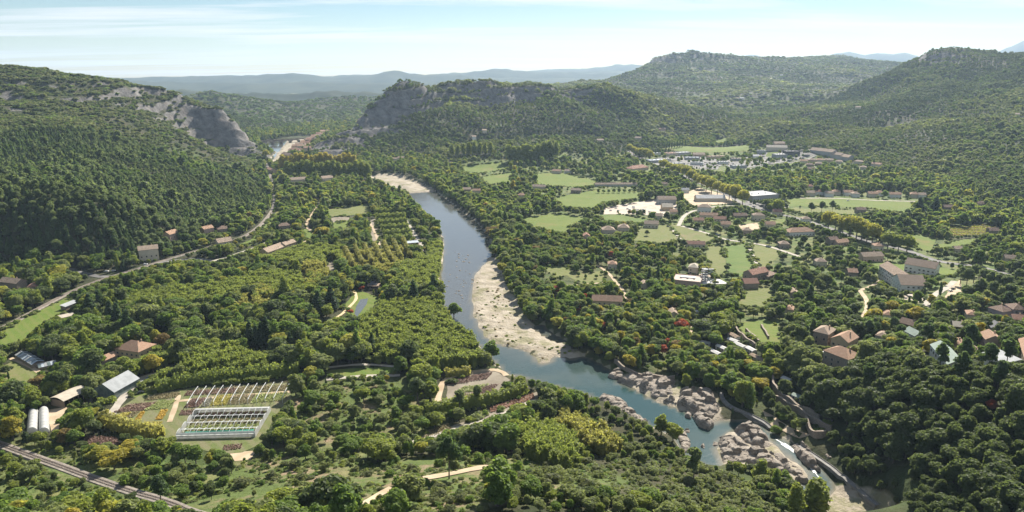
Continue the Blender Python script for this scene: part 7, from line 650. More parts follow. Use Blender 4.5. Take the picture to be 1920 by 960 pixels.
for k, (c_, yy) in enumerate(ghbed):
    e1 = np.array([math.cos(rz), math.sin(rz)]); e2 = np.array([-e1[1], e1[0]])
    pb = o_ + e2 * yy; r2_ = empty('plant_bed', (pb[0], pb[1], float(T(*pb)))); tag(r2_, '%s plant bench strip inside the %s bay of the open greenhouse' % (c_, ['far', 'second', 'third'][k]), 'plant bed')
    for s_ in range(14):
        a_ = e1 * (L * (s_ + .25) / 14); nn_ = 150; pq = rng.uniform(0, 1, (nn_, 2)) * [L / 14 * .55, sw - 2.4]; xy = a_ + pq[:, :1] * e1 + pq[:, 1:] * e2; link('plant_row', cardmesh('plant_row', cards(np.c_[xy, rng.uniform(.3, .9, nn_)], np.tile([[0, 0, 1.]], (nn_, 1)), None, .6), 'l_bed_' + c_), r2_)
for i, Pq in enumerate(TUNNEL):
    o2, L2, W2, rz2 = rect(Pq); r = empty('polytunnel', (o2[0], o2[1], float(T(*o2))), rz2); tag(r, ['left one of the two white polytunnels beside the dirt yard', 'right one of the two white polytunnels beside the dirt yard'][i], 'polytunnel'); K = 14
    pr = [(L2 / 2 - math.cos(math.pi * k / K) * L2 / 2, .2 + 3.3 * math.sin(math.pi * k / K)) for k in range(K + 1)]; NS = 7
    for j in range(NS):
        b = MB(); ya, yb = W2 * j / NS + .03, W2 * (j + 1) / NS - .03; b.v = [(x_, yy, z_) for yy in (ya, yb) for x_, z_ in pr]; b.f = [(k, k + 1, K + 2 + k, K + 1 + k) for k in range(K)]; o2_ = b.build('cover_panel', 'film', r); smooth(o2_.data)
    for yy in (0, W2): b = MB(); b.add([(x_, yy, z_) for x_, z_ in pr], [tuple(range(K + 1))]); b.build('end_wall', 'film', r)
    for j in range(NS + 1): b = MB(); b.tube([(x_, W2 * j / NS, z_ + .03) for x_, z_ in pr], .06, 4); b.build('hoop', 'steel', r)
    paint_poly(Pq, 1.5, clear, sight)
for i, Pq in enumerate(GLASS):
    o2, L2, W2, rz2 = rect(Pq); r = empty('glasshouse', (o2[0], o2[1], float(T(*o2)) + .1), rz2); tag(r, ['old grey glasshouse with sloped panes beside the left grass plot', 'smaller low glasshouse right of the old grey one'][i], 'glasshouse'); hb = 2.6 - i
    b = MB(); b.box(0, L2, 0, W2, -.5, hb); b.build('base_wall', 'stone', r); rh = hb + W2 * .2; n_ = max(6, int(L2 / 2.2))
    for k in range(n_):
        xa, xb = L2 * k / n_ + .07, L2 * (k + 1) / n_ - .07
        for ya, yb in ((-.2, W2 / 2), (W2 + .2, W2 / 2)): b = MB(); b.add([(xa, ya, hb + .05), (xb, ya, hb + .05), (xb, yb, rh), (xa, yb, rh), (xa, ya, hb + .12), (xb, ya, hb + .12), (xb, yb, rh + .07), (xa, yb, rh + .07)], [(0, 1, 2, 3), (4, 5, 6, 7), (0, 1, 5, 4), (3, 2, 6, 7)]); b.build('roof_pane', ['r_greymetal', 'glass', 'r_bluegrey'][(k + i) % 3], r)
    b = MB(); b.box(-.1, L2 + .1, W2 / 2 - .1, W2 / 2 + .1, rh, rh + .2); b.build('ridge_bar', 'steel', r); paint_poly(Pq, 2, clear, sight)
# pagoda
p = PAGODA; r = empty('garden_pavilion', (p[0], p[1], float(T(*p)))); tag(r, 'dark wooden garden pavilion with curved two tier roof by the pond', 'pavilion')
b = MB(); b.box(-4, 4, -3, 3, 0, .8); b.build('platform', 'stone', r)
for a_ in (-3.4, 0, 3.4):
    for c_ in (-2.5, 2.5): b = MB(); b.tube([(a_, c_, .8), (a_, c_, 3.8)], .17, 6); b.build('column', 'darkwood', r)
b = MB(); b.box(-2.6, 2.6, -1.8, 1.8, .8, 3.6); b.build('inner_room', 'darkwood', r)
def curved(z0, hw, hd, rl, hh, nm, mat):
    b = MB(); K = 6
    for k in range(K + 1): t_ = k / K; s_ = (1 - t_) ** 1.5; xx = rl + (hw - rl) * s_; yy = hd * s_ + .05; zz = z0 + hh * t_; b.v += [(-xx, -yy, zz), (xx, -yy, zz), (xx, yy, zz), (-xx, yy, zz)]
    for k in range(K):
        for j in range(4): b.f.append((k * 4 + j, k * 4 + (j + 1) % 4, k * 4 + 4 + (j + 1) % 4, k * 4 + 4 + j))
    b.f.append((3, 2, 1, 0)); b.f.append((K * 4, K * 4 + 1, K * 4 + 2, K * 4 + 3)); return b.build(nm, mat, r)
curved(3.7, 5.6, 4.6, 3.2, 1.3, 'lower_roof', 'r_tan'); curved(4.5, 3.6, 3, 2.0, 2.6, 'upper_roof', 'slate'); b = MB(); b.box(-2.1, 2.1, -.15, .15, 7.05, 7.4); b.build('ridge', 'slate', r); paint_line([p, (p[0] + .1, p[1])], 8, clear, sight)
# slide tower
p = SLIDE; r = empty('slide_tower', (p[0], p[1], float(T(*p)))); tag(r, 'dark steel stair tower of the water slide beside the white pool terrace', 'slide tower')
for a_ in (-2.5, 2.5):
    for c_ in (-2.5, 2.5): b = MB(); b.box(a_ - .2, a_ + .2, c_ - .2, c_ + .2, 0, 13); b.build('column', 'darkwood', r)
for k in range(5): b = MB(); b.box(-2.7, 2.7, -2.7, 2.7, 2.4 * k + 2.2, 2.4 * k + 2.4); b.build('platform', 'r_greymetal', r); b = MB(); b.tube([(-2.5 if k % 2 else 2.5, -2.6, 2.4 * k), (2.5 if k % 2 else -2.5, -2.6, 2.4 * k + 2.3)], .25, 4); b.build('stair_flight', 'darkwood', r)
b = MB(); b.tube([(2, 0, 11.5), (6, 1, 10), (9, 4, 8), (8, 8, 6), (4, 8, 4.5), (3, 4, 3), (6, 0, 1.5), (10, -2, .8)], .7, 8); b.build('slide_tube', 'r_palegreen', r); b = MB(); b.box(3, 9, 2.2, 3.6, 10.6, 11.2); b.build('canopy', 'r_whiteroof', r)
o = flat('pool_terrace', [(p[0] - 4, p[1] - 12), (p[0] + 20, p[1] - 9), (p[0] + 16, p[1] + 6), (p[0] - 3, p[1] + 3)], float(T(*p)) + .35, 'r_whiteroof'); paint_line([p, (p[0] + 14, p[1] - 4)], 12, clear, sight)
# stone walls
for L, hh, lb in WALLS:
    Q = spline(L, 2.); zt = T(Q[:, 0], Q[:, 1]); d = np.gradient(Q, axis=0); n = np.stack([-d[:, 1], d[:, 0]], -1) / np.hypot(d[:, 0], d[:, 1])[:, None] * .5; b = MB(); zt = np.convolve(np.pad(zt, 2, 'edge'), np.ones(5) / 5, 'valid'); tp = zt + hh * (.85 + .15 * np.sin(np.arange(len(Q)) * .9))
    r0 = Q[0]
    r = empty('stone_wall', (r0[0], r0[1], 0)); tag(r, lb, 'stone wall')
    for a_ in range(len(Q)): b.v += [(*(Q[a_] - n[a_] - r0), zt[a_] - 2), (*(Q[a_] - n[a_] - r0), tp[a_]), (*(Q[a_] + n[a_] - r0), tp[a_]), (*(Q[a_] + n[a_] - r0), zt[a_] - 2)]
    b.f = [(a_ * 4 + j, a_ * 4 + (j + 1) % 4, a_ * 4 + 4 + (j + 1) % 4, a_ * 4 + 4 + j)[::-1] for a_ in range(len(Q) - 1) for j in range(4)] + [(0, 1, 2, 3), tuple(4 * (len(Q) - 1) + j for j in (3, 2, 1, 0))]
    b.build('masonry', 'stone', r); b = MB()
    for a_ in range(len(Q)): b.v += [(*(Q[a_] - n[a_] * 1.2 - r0), tp[a_] + .02), (*(Q[a_] - n[a_] * 1.2 - r0), tp[a_] + .25), (*(Q[a_] + n[a_] * 1.2 - r0), tp[a_] + .25), (*(Q[a_] + n[a_] * 1.2 - r0), tp[a_] + .02)]
    b.f = [(a_ * 4 + j, a_ * 4 + (j + 1) % 4, a_ * 4 + 4 + (j + 1) % 4, a_ * 4 + 4 + j)[::-1] for a_ in range(len(Q) - 1) for j in range(4)]; b.build('coping', 'stone', r); paint_line(L, 2.5, clear); paint_line(L, 1.5, sight)
# ================= rocks =================
for i, (hh, P_, lb) in enumerate(ROCKS):
    P_ = np.array(P_); c = P_.mean(0); P2 = [tuple(q) for q in (P_ - c)]; mn = P_.min(0) - 2; mx_ = P_.max(0) + 2; st = max(.35, min(1.0, np.hypot(*(mx_ - mn)) / 70))
    xs = np.arange(mn[0], mx_[0], st); ys = np.arange(mn[1], mx_[1], st); XX, YY = np.meshgrid(xs, ys); d = -polydist(XX, YY, P_) + fbm(XX, YY, 6, 3, i) * 1.6
    rad = min(6., max(2., d.max() * .7)); prof = np.sqrt(np.clip(1 - (1 - np.clip(d / rad, 0, 1)) ** 2, 0, 1))
    # jointed blocks: worley cells give each block its own level and rounded edges
    big = np.full(XX.shape, 9e9); sec = np.full(XX.shape, 9e9); idv = np.zeros(XX.shape); cs = 5.5; rr_ = np.random.RandomState(50 + i)
    pts = [(gx_ + rr_.uniform(-.4, .4) * cs, gy_ + rr_.uniform(-.4, .4) * cs * .7, rr_.uniform(-1, 1)) for gx_ in np.arange(mn[0] - cs, mx_[0] + cs, cs) for gy_ in np.arange(mn[1] - cs, mx_[1] + cs, cs * .7)]
    for px_, py_, pv in pts:
        dd = np.hypot(XX - px_, (YY - py_) * 1.4); nw = dd < big; sec = np.where(nw, big, np.minimum(sec, dd)); idv = np.where(nw, pv, idv); big = np.where(nw, dd, big)
    edge = np.clip((sec - big) / 1.4, 0, 1); hh *= .8; ZZ = -3.6 + (hh + .6) * prof * (.70 + .30 * idv + .25 * fbm(XX, YY, 16, 3, 30 + i)) * (.74 + .26 * np.clip(edge * 2.5, 0, 1)) + idv * .35 * prof + fbm(XX, YY, 3, 3, 70 + i) * .3 * prof
    ZZ = np.where(d < -.3, -6., ZZ); b = MB(); n1_, n2_ = XX.shape
    keep = d > -1.6; idx = -np.ones(XX.shape, int); idx[keep] = np.arange(keep.sum()); b.v = np.stack([XX[keep] - c[0], YY[keep] - c[1], ZZ[keep]], -1).tolist()
    q = np.stack([idx[:-1, :-1], idx[:-1, 1:], idx[1:, 1:], idx[1:, :-1]], -1).reshape(-1, 4); b.f = q[(q >= 0).all(1)].tolist()
    o = b.build('rock_outcrop', 'limestone'); o.location = (c[0], c[1], 0); tag(o, lb, 'rock', 'pale rocks along the river'); paint_poly(P_, 1, clear, sight)
bo = []
for k in range(3):
    bm = bmesh.new(); bmesh.ops.create_icosphere(bm, subdivisions=2, radius=1)
    for v in bm.verts: v.co *= 1 + .35 * float(fbm(np.array([v.co.x * 3 + k * 9]), np.array([v.co.y * 3 + v.co.z * 2]), 2.5, 2, k)[0]); v.co.z *= .38
    m = bpy.data.meshes.new('river_stone'); bm.to_mesh(m); bm.free(); m.materials.append(M['limestone']); bo.append(m)
for k, (p, s_) in enumerate(STONES): o = link('river_stone', bo[k % 3]); o.location = (p[0], p[1], -2.95); o.scale = (s_, s_ * .8, s_); o.rotation_euler[2] = k * 1.7; tag(o, 'small pale stone in the shallow rapids left of the gravel bar', 'stone', 'stones in the river shallows')
# ================= vegetation =================
def lobes_cards(lobes, n, size, jit=.6, inner=.8):
    A = np.array(lobes, float); w_ = (A[:, 3] * A[:, 4] + A[:, 4] * A[:, 5]); w_ /= w_.sum(); P_ = []; N_ = []
    k = rng.choice(len(A), n * 3, p=w_); u = rng.normal(0, 1, (n * 3, 3)); u /= np.linalg.norm(u, axis=1)[:, None]; u[:, 2] = np.where(u[:, 2] < -.55, -u[:, 2], u[:, 2]); rr = rng.uniform(.72, 1.24, (n * 3, 1)); Pp = A[k, :3] + u * A[k, 3:6] * rr
    ok = np.ones(len(Pp), bool)
    for a_ in A: ok &= (((Pp - a_[:3]) / a_[3:6]) ** 2).sum(1) > .60
    Pp = Pp[ok][:n]; u = u[ok][:n]; Nn = u / A[k[ok][:n], 3:6]; Nn /= np.linalg.norm(Nn, axis=1)[:, None]
    return cards(Pp, Nn, None, size, 1., jit)
def core(lobes, f=.74):
    V_ = []
    for a_ in lobes:   # closed inner body of branches and shaded leaves, as quads
        K, J = 7, 5; g = [[(a_[0] + a_[3] * f * math.sin(math.pi * j / J) * math.cos(2 * math.pi * k / K), a_[1] + a_[4] * f * math.sin(math.pi * j / J) * math.sin(2 * math.pi * k / K), a_[2] - a_[5] * f * math.cos(math.pi * j / J)) for k in range(K)] for j in range(J + 1)]
        for j in range(J):
            for k in range(K): V_ += [g[j][k], g[j][(k + 1) % K], g[j + 1][(k + 1) % K], g[j + 1][k]]
    return np.array(V_)
def shape(kind, v, lod):
    """crown cards and trunk for a tree 10 m tall"""
    rs = np.random.RandomState(hash_(kind) + v * 7); hi = lod == 0
    tr_ = MB()
    if kind in ('broadleaf_tree', 'apple'):
        bw, bh = [(2.5, 3.0), (1.9, 3.6), (2.9, 2.5), (2.2, 2.8)][v % 4]; lb = [(0, 0, 5.6, bw, bw * .9, bh)]; nl = (9, 8, 11, 12)[v % 4]
        for k in range(nl): a_ = 2 * math.pi * k / nl + rs.uniform(-.6, .6); r_ = bw * rs.uniform(.5, 1.05); s3 = rs.uniform(.75, 1.75); lb.append((r_ * math.cos(a_), r_ * math.sin(a_), 5.6 + bh * rs.uniform(-.75, .8), s3, s3 * rs.uniform(.8, 1.1), s3 * rs.uniform(.7, 1.0)))
        for k in range(3): lb.append((rs.uniform(-1.2, 1.2), rs.uniform(-1.2, 1.2), 5.6 + bh * rs.uniform(.7, 1.0), rs.uniform(.8, 1.4), rs.uniform(.8, 1.4), rs.uniform(.7, 1.2)))
        n, sz = (1700, .58) if hi else (330, 1.2)
        tr_.tube([(0, 0, -.8), (.1, .05, 2.0), (0, .1, 5)], .32, 6, .14)
        for k in range(4): a_ = 1.6 * k + rs.uniform(0, .6); tr_.tube([(0, 0, 2.2), (1.6 * math.cos(a_), 1.6 * math.sin(a_), 5)], .14, 4, .05)
    elif kind == 'plane_tree':
        lb = [(0, 0, 6.2, 3.0, 3.0, 3.2)]
        for k in range(9): a_ = 2 * math.pi * k / 9 + rs.uniform(-.3, .3); r_ = rs.uniform(1.6, 2.5); lb.append((r_ * math.cos(a_), r_ * math.sin(a_), rs.uniform(4.6, 7.6), *(rs.uniform(1.2, 1.8, 3))))
        n, sz = (1300, .6) if hi else (330, 1.2); tr_.tube([(0, 0, -.8), (0, .05, 3.), (0, .1, 6)], .3, 6, .15)
    elif kind == 'pine_tree':
        lb = []
        for k in range(11): a_ = rs.uniform(0, 6.28); zz = rs.uniform(5.0, 9.0); r_ = rs.uniform(.3, 2.1) * (1.15 - (zz - 5) / 5.5); lb.append((r_ * math.cos(a_), r_ * math.sin(a_), zz, rs.uniform(.9, 1.45), rs.uniform(.9, 1.45), rs.uniform(.65, 1.0)))
        lb.append((0, 0, 9.2, .8, .8, .8)); n, sz = (1250, .5) if hi else (260, 1.0); tr_.tube([(0, 0, -.8), (.12, 0, 4), (0, .1, 9)], .2, 6, .07)
        for k in range(6): a_ = 1.1 * k; tr_.tube([(.1, 0, 4.2 + .6 * k), (1.5 * math.cos(a_), 1.5 * math.sin(a_), 5. + .6 * k)], .08, 4, .03)
    elif kind == 'conifer_tree':
        lb = []
        for k in range(7):
            zz = 1.6 + 1.15 * k; r_ = (1 - k / 7.4) * 2.1 + .25; lb.append((0, 0, zz, r_ * .75, r_ * .75, 1.0))
            for j in range(4 if k < 5 else 2): a_ = rs.uniform(0, 6.28); lb.append((r_ * .6 * math.cos(a_), r_ * .6 * math.sin(a_), zz - .2, r_ * .5, r_ * .5, .6))
        n, sz = (1300, .5) if hi else (260, 1.0); tr_.tube([(0, 0, -.8), (0, 0, 9)], .22, 6, .05)
    elif kind in ('cypress_tree', 'poplar_tree'):
        w_ = .95 if kind == 'cypress_tree' else 1.35; lb = []
        for k in range(7): zz = 1.5 + 1.25 * k; lb.append((rs.uniform(-.25, .25), rs.uniform(-.25, .25), zz, w_ * (1.15 - abs(k - 2.6) / 6.5) * rs.uniform(.85, 1.1), w_ * (1.15 - abs(k - 2.6) / 6.5), 1.15))
        n, sz = (900, .45) if hi else (220, .9); tr_.tube([(0, 0, -.8), (0, 0, 8)], .2, 6, .06)
    elif kind == 'shrub':
        lb = []
        for k in range(6): a_ = rs.uniform(0, 6.28); r_ = rs.uniform(.6, 3.4); lb.append((r_ * math.cos(a_), r_ * math.sin(a_), rs.uniform(2, 5.5), rs.uniform(2.2, 3.6), rs.uniform(2.2, 3.6), rs.uniform(2., 3.6)))
        n, sz = (700, 1.05) if hi else (170, 2.0); tr_.tube([(0, 0, -2), (0, 0, 3)], .4, 5, .2)
    elif kind == 'bamboo_clump':
        Pp = []; Nn = []; nc = 26 if hi else 12; per = 34 if hi else 16
        for c_ in range(nc):
            a_ = rs.uniform(0, 6.28); r_ = 1.5 * math.sqrt(rs.uniform()); b0 = np.array([r_ * math.cos(a_), r_ * math.sin(a_)]); ln = rs.uniform(7.5, 10.2); la = rs.uniform(0, 6.28); le = rs.uniform(.3, 1.6)
            t_ = rs.uniform(.22, 1.0, per); xy = b0 + np.stack([np.cos(la) * le * t_ ** 3, np.sin(la) * le * t_ ** 3], -1); zz = ln * (t_ - .10 * t_ ** 5); Pp.append(np.c_[xy + rs.normal(0, .28, (per, 2)), zz]); dr = rs.normal(0, 1, (per, 3)); dr[:, 2] = abs(dr[:, 2]) * .5 + .35; Nn.append(dr)
        Pp = np.concatenate(Pp); Nn = np.concatenate(Nn); Nn /= np.linalg.norm(Nn, axis=1)[:, None]; cv = cards(Pp, Nn, np.tile([[0, 0, 1.]], (len(Pp), 1)), .42 if hi else .8, 2.0, .3)
        cv = np.concatenate([cv, core([(0, 0, 3.2, 1.7, 1.7, 3.2)], 1.)]); return cv, tr_.tube([(0, 0, -.8), (0, 0, 6)], .1, 4, .05)
    cv = lobes_cards(lb, n, sz); return np.concatenate([cv, core(lb, .64)]), tr_
def hash_(s_): return sum(ord(c_) * (i + 3) for i, c_ in enumerate(s_)) % 10007
_sh = {}; _cm = {}; _tm = {}
def getshape(kind, v, lod):
    if (kind, v, lod) not in _sh: _sh[kind, v, lod] = shape(kind, v, lod)
    return _sh[kind, v, lod]
def crown_mesh(kind, col, v):
    if (kind, col, v) not in _cm: _cm[kind, col, v] = cardmesh('crown', getshape(kind, v, 0)[0], 'l_' + col)
    if (kind, v) not in _tm: _tm[kind, v] = getshape(kind, v, 0)[1].mesh('trunk', 'bark')
    return _cm[kind, col, v], _tm[kind, v]
protos = {}; pcol = bpy.data.collections.new('tree_kinds')
def proto(kind, col, v, lod):
    k = (kind, col, v, lod)
    if k not in protos:
        cv, tb = getshape(kind, v, lod); nm = 'kind_%03d' % len(protos); m = cardmesh(nm, cv, 'l_' + col)
        if lod == 0:
            bm = bmesh.new(); bm.from_mesh(m); nf = len(bm.faces); tmp = tb.mesh('t', None); bm.from_mesh(tmp); bm.faces.ensure_lookup_table()
            for f in bm.faces[nf:]: f.material_index = 1
            bm.to_mesh(m); bm.free(); bpy.data.meshes.remove(tmp); m.materials.append(M['bark'])
        o = bpy.data.objects.new(nm, m); pcol.objects.link(o); protos[k] = len(protos)
    return protos[k]
ng = bpy.data.node_groups.new('plant_on_points', 'GeometryNodeTree'); ng.interface.new_socket('Geometry', in_out='INPUT', socket_type='NodeSocketGeometry'); ng.interface.new_socket('Geometry', in_out='OUTPUT', socket_type='NodeSocketGeometry')
gi = ng.nodes.new('NodeGroupInput'); go = ng.nodes.new('NodeGroupOutput'); m2p = ng.nodes.new('GeometryNodeMeshToPoints'); iop = ng.nodes.new('GeometryNodeInstanceOnPoints'); ci = ng.nodes.new('GeometryNodeCollectionInfo')
ci.inputs['Collection'].default_value = pcol; ci.inputs['Separate Children'].default_value = True; ci.inputs['Reset Children'].default_value = True
def na(name, dt):
    n = ng.nodes.new('GeometryNodeInputNamedAttribute'); n.data_type = dt; n.inputs['Name'].default_value = name; return n.outputs[0]
ng.links.new(gi.outputs[0], m2p.inputs['Mesh']); ng.links.new(m2p.outputs[0], iop.inputs['Points']); ng.links.new(ci.outputs[0], iop.inputs['Instance']); iop.inputs['Pick Instance'].default_value = True
ng.links.new(na('kind_index', 'INT'), iop.inputs['Instance Index']); ng.links.new(na('rot', 'FLOAT_VECTOR'), iop.inputs['Rotation']); ng.links.new(na('size', 'FLOAT_VECTOR'), iop.inputs['Scale']); ng.links.new(iop.outputs[0], go.inputs[0])
def scatter(name, X, Y, Hh, Wd, idx, label, cat, zoff=0.):
    if not len(X): return
    m = bpy.data.meshes.new(name); z_ = T(X, Y) - .2 + zoff; m.vertices.add(len(X)); m.vertices.foreach_set('co', np.stack([X, Y, z_], -1).astype(np.float32).ravel()); n = len(X)
    m.attributes.new('kind_index', 'INT', 'POINT').data.foreach_set('value', np.asarray(idx, np.int32))
    m.attributes.new('rot', 'FLOAT_VECTOR', 'POINT').data.foreach_set('vector', np.stack([rng.normal(0, .04, n), rng.normal(0, .04, n), rng.uniform(0, 6.28, n)], -1).astype(np.float32).ravel())
    m.attributes.new('size', 'FLOAT_VECTOR', 'POINT').data.foreach_set('vector', np.stack([Hh * Wd / 10, Hh * Wd / 10, Hh / 10], -1).astype(np.float32).ravel())
    o = link(name, m); md = o.modifiers.new('plants', 'NODES'); md.node_group = ng; tag(o, label, cat, kind='stuff'); return o
ORD = ['nearest', 'second nearest', 'third nearest', 'fourth nearest', 'fifth nearest', 'sixth nearest', 'seventh nearest', 'eighth nearest', 'ninth nearest', 'tenth nearest', 'eleventh nearest', 'twelfth nearest', 'thirteenth nearest', 'fourteenth nearest']
def tree(kind, col, v, x_, y_, h_, wd_, label, cat, group, rz=0.):
    cm, tm = crown_mesh(kind, col, v); nm = {'apple': 'orchard_tree'}.get(kind, kind); r = empty(nm, (x_, y_, float(T(x_, y_)) - .2), rz); r.scale = (h_ * wd_ / 10, h_ * wd_ / 10, h_ / 10); tag(r, label, cat, group); link('trunk', tm, r); link('crown', cm, r)
COLN = dict(oak='dark green', green='green', lime='yellow-green', olive='grey-green', gold='golden', red='red', rust='russet', pine='dark green', pinegrey='grey-green', fir='dark', scrub='grey-green', plane='golden green')
KN = dict(broadleaf_tree='broadleaf tree', pine_tree='pine', conifer_tree='fir', shrub='shrub', cypress_tree='cypress', poplar_tree='upright poplar')
# --- named trees
TP = []
for i, (kind, col, h_, wd_, p, lb) in enumerate(TREES):
    grp = {'plane_tree': 'plane trees along the road', 'poplar_tree': 'poplars', 'cypress_tree': 'cypresses'}.get(kind)
    if lb == '@pinegrove': lb, grp = 'umbrella pine in the open grey pine grove beside the right road', 'pines of the grove beside the right road'
    if lb == '@pineright': lb, grp = 'dark pine of the clump behind the golden plane trees', 'pines behind the golden plane trees'
    tree(kind, col, i % 4, p[0], p[1], h_, wd_, lb, 'tree', grp, i * 1.3); TP.append(p); 
    paint_line([p, (p[0] + .1, p[1])], h_ * wd_ * .26, clear)
    if kind in ('plane_tree',) or 'tree' in lb: paint_line([(p[0], p[1]), (p[0] * .97, p[1] * .97)], 3, sight) if math.hypot(*p) < 900 else None
# --- hedges, one mesh each
for c_, wd_, h_, L, lb in HEDGES:
    Q = spline(L, 1.5); ln = np.hypot(*np.diff(Q, axis=0).T).sum(); n = int(ln * (h_ * 2 + wd_) * 2.2); k = rng.randint(0, len(Q), n); d = np.gradient(Q, axis=0); nr = np.stack([-d[:, 1], d[:, 0]], -1) / np.hypot(d[:, 0], d[:, 1])[:, None]
    s_ = rng.uniform(-1, 1, n); hz = rng.uniform(.08, 1, n); top = rng.uniform(0, 1, n) < .42; hz = np.where(top, .88 + rng.uniform(0, .2, n), hz); s_ = np.where(top, s_, np.sign(s_) * rng.uniform(.8, 1.08, n)); prof = np.where(hz > .6, 1 - (hz - .6) * .7, 1)
    tuft = 1 + .12 * np.sin(k * 1.9) + .08 * np.sin(k * .7 + 2)
    xy = Q[k] + nr[k] * (s_ * wd_ / 2 * prof)[:, None] + rng.normal(0, .5, (n, 2)); zb = T(xy[:, 0], xy[:, 1]); Pp = np.stack([xy[:, 0] - Q[0][0], xy[:, 1] - Q[0][1], zb + hz * h_ * tuft], -1); Nn = np.stack([nr[k, 0] * s_, nr[k, 1] * s_, np.where(top, 1.2, .35)], -1); Nn /= np.linalg.norm(Nn, axis=1)[:, None]
    cv = cards(Pp, Nn, np.tile([[0, 0, 1.]], (n, 1)), .75, 1.6, .35); core_q = []
    for a_ in range(len(Q) - 1):
        q = []
        for j in (a_, a_ + 1): zb_ = float(T(*Q[j])); lo = Q[j] - nr[j] * wd_ * .36 - Q[0]; ro_ = Q[j] + nr[j] * wd_ * .36 - Q[0]; q.append([(*lo, zb_), (*lo, zb_ + h_ * .78), (*ro_, zb_ + h_ * .78), (*ro_, zb_)])
        for e_ in range(3): core_q += [q[0][e_], q[0][e_ + 1], q[1][e_ + 1], q[1][e_]]
    cv = np.concatenate([cv, np.array(core_q)])
    o = link('bamboo_hedge' if 'bamboo' in c_ else 'hedge', cardmesh('hedge', cv, 'l_' + c_)); o.location = (Q[0][0], Q[0][1], 0); tag(o, lb, 'hedge', 'bamboo hedges and rows'); paint_line(L, wd_ / 2 + 1, clear, sight)
# --- vineyard rows
vp = np.array([f[1] for f in FIELDS if f[0] == 'vineyard'][0]); r = empty('vineyard', (*vp[0], 0)); tag(r, 'vineyard with reddish autumn rows behind the golden plane trees', 'vineyard')
for k in range(14):
    yy = vp[:, 1].min() + (k + .5) / 14 * np.ptp(vp[:, 1]); xs = np.arange(vp[:, 0].min(), vp[:, 0].max(), .5); ok = inpoly(xs, np.full_like(xs, yy), vp); xs = xs[ok]
    if len(xs) > 6:
        xs = np.repeat(xs, 3); Pp = np.stack([xs + rng.normal(0, .3, len(xs)) - vp[0][0], yy - vp[0][1] + rng.normal(0, .5, len(xs)), T(xs, np.full_like(xs, yy)) + rng.uniform(.4, 1.7, len(xs))], -1); link('vine_row', cardmesh('vine_row', cards(Pp, np.tile([[0, 0, 1.]], (len(xs), 1)), None, 1.0), ['l_rust', 'l_plane', 'l_lime'][k % 3]), r)
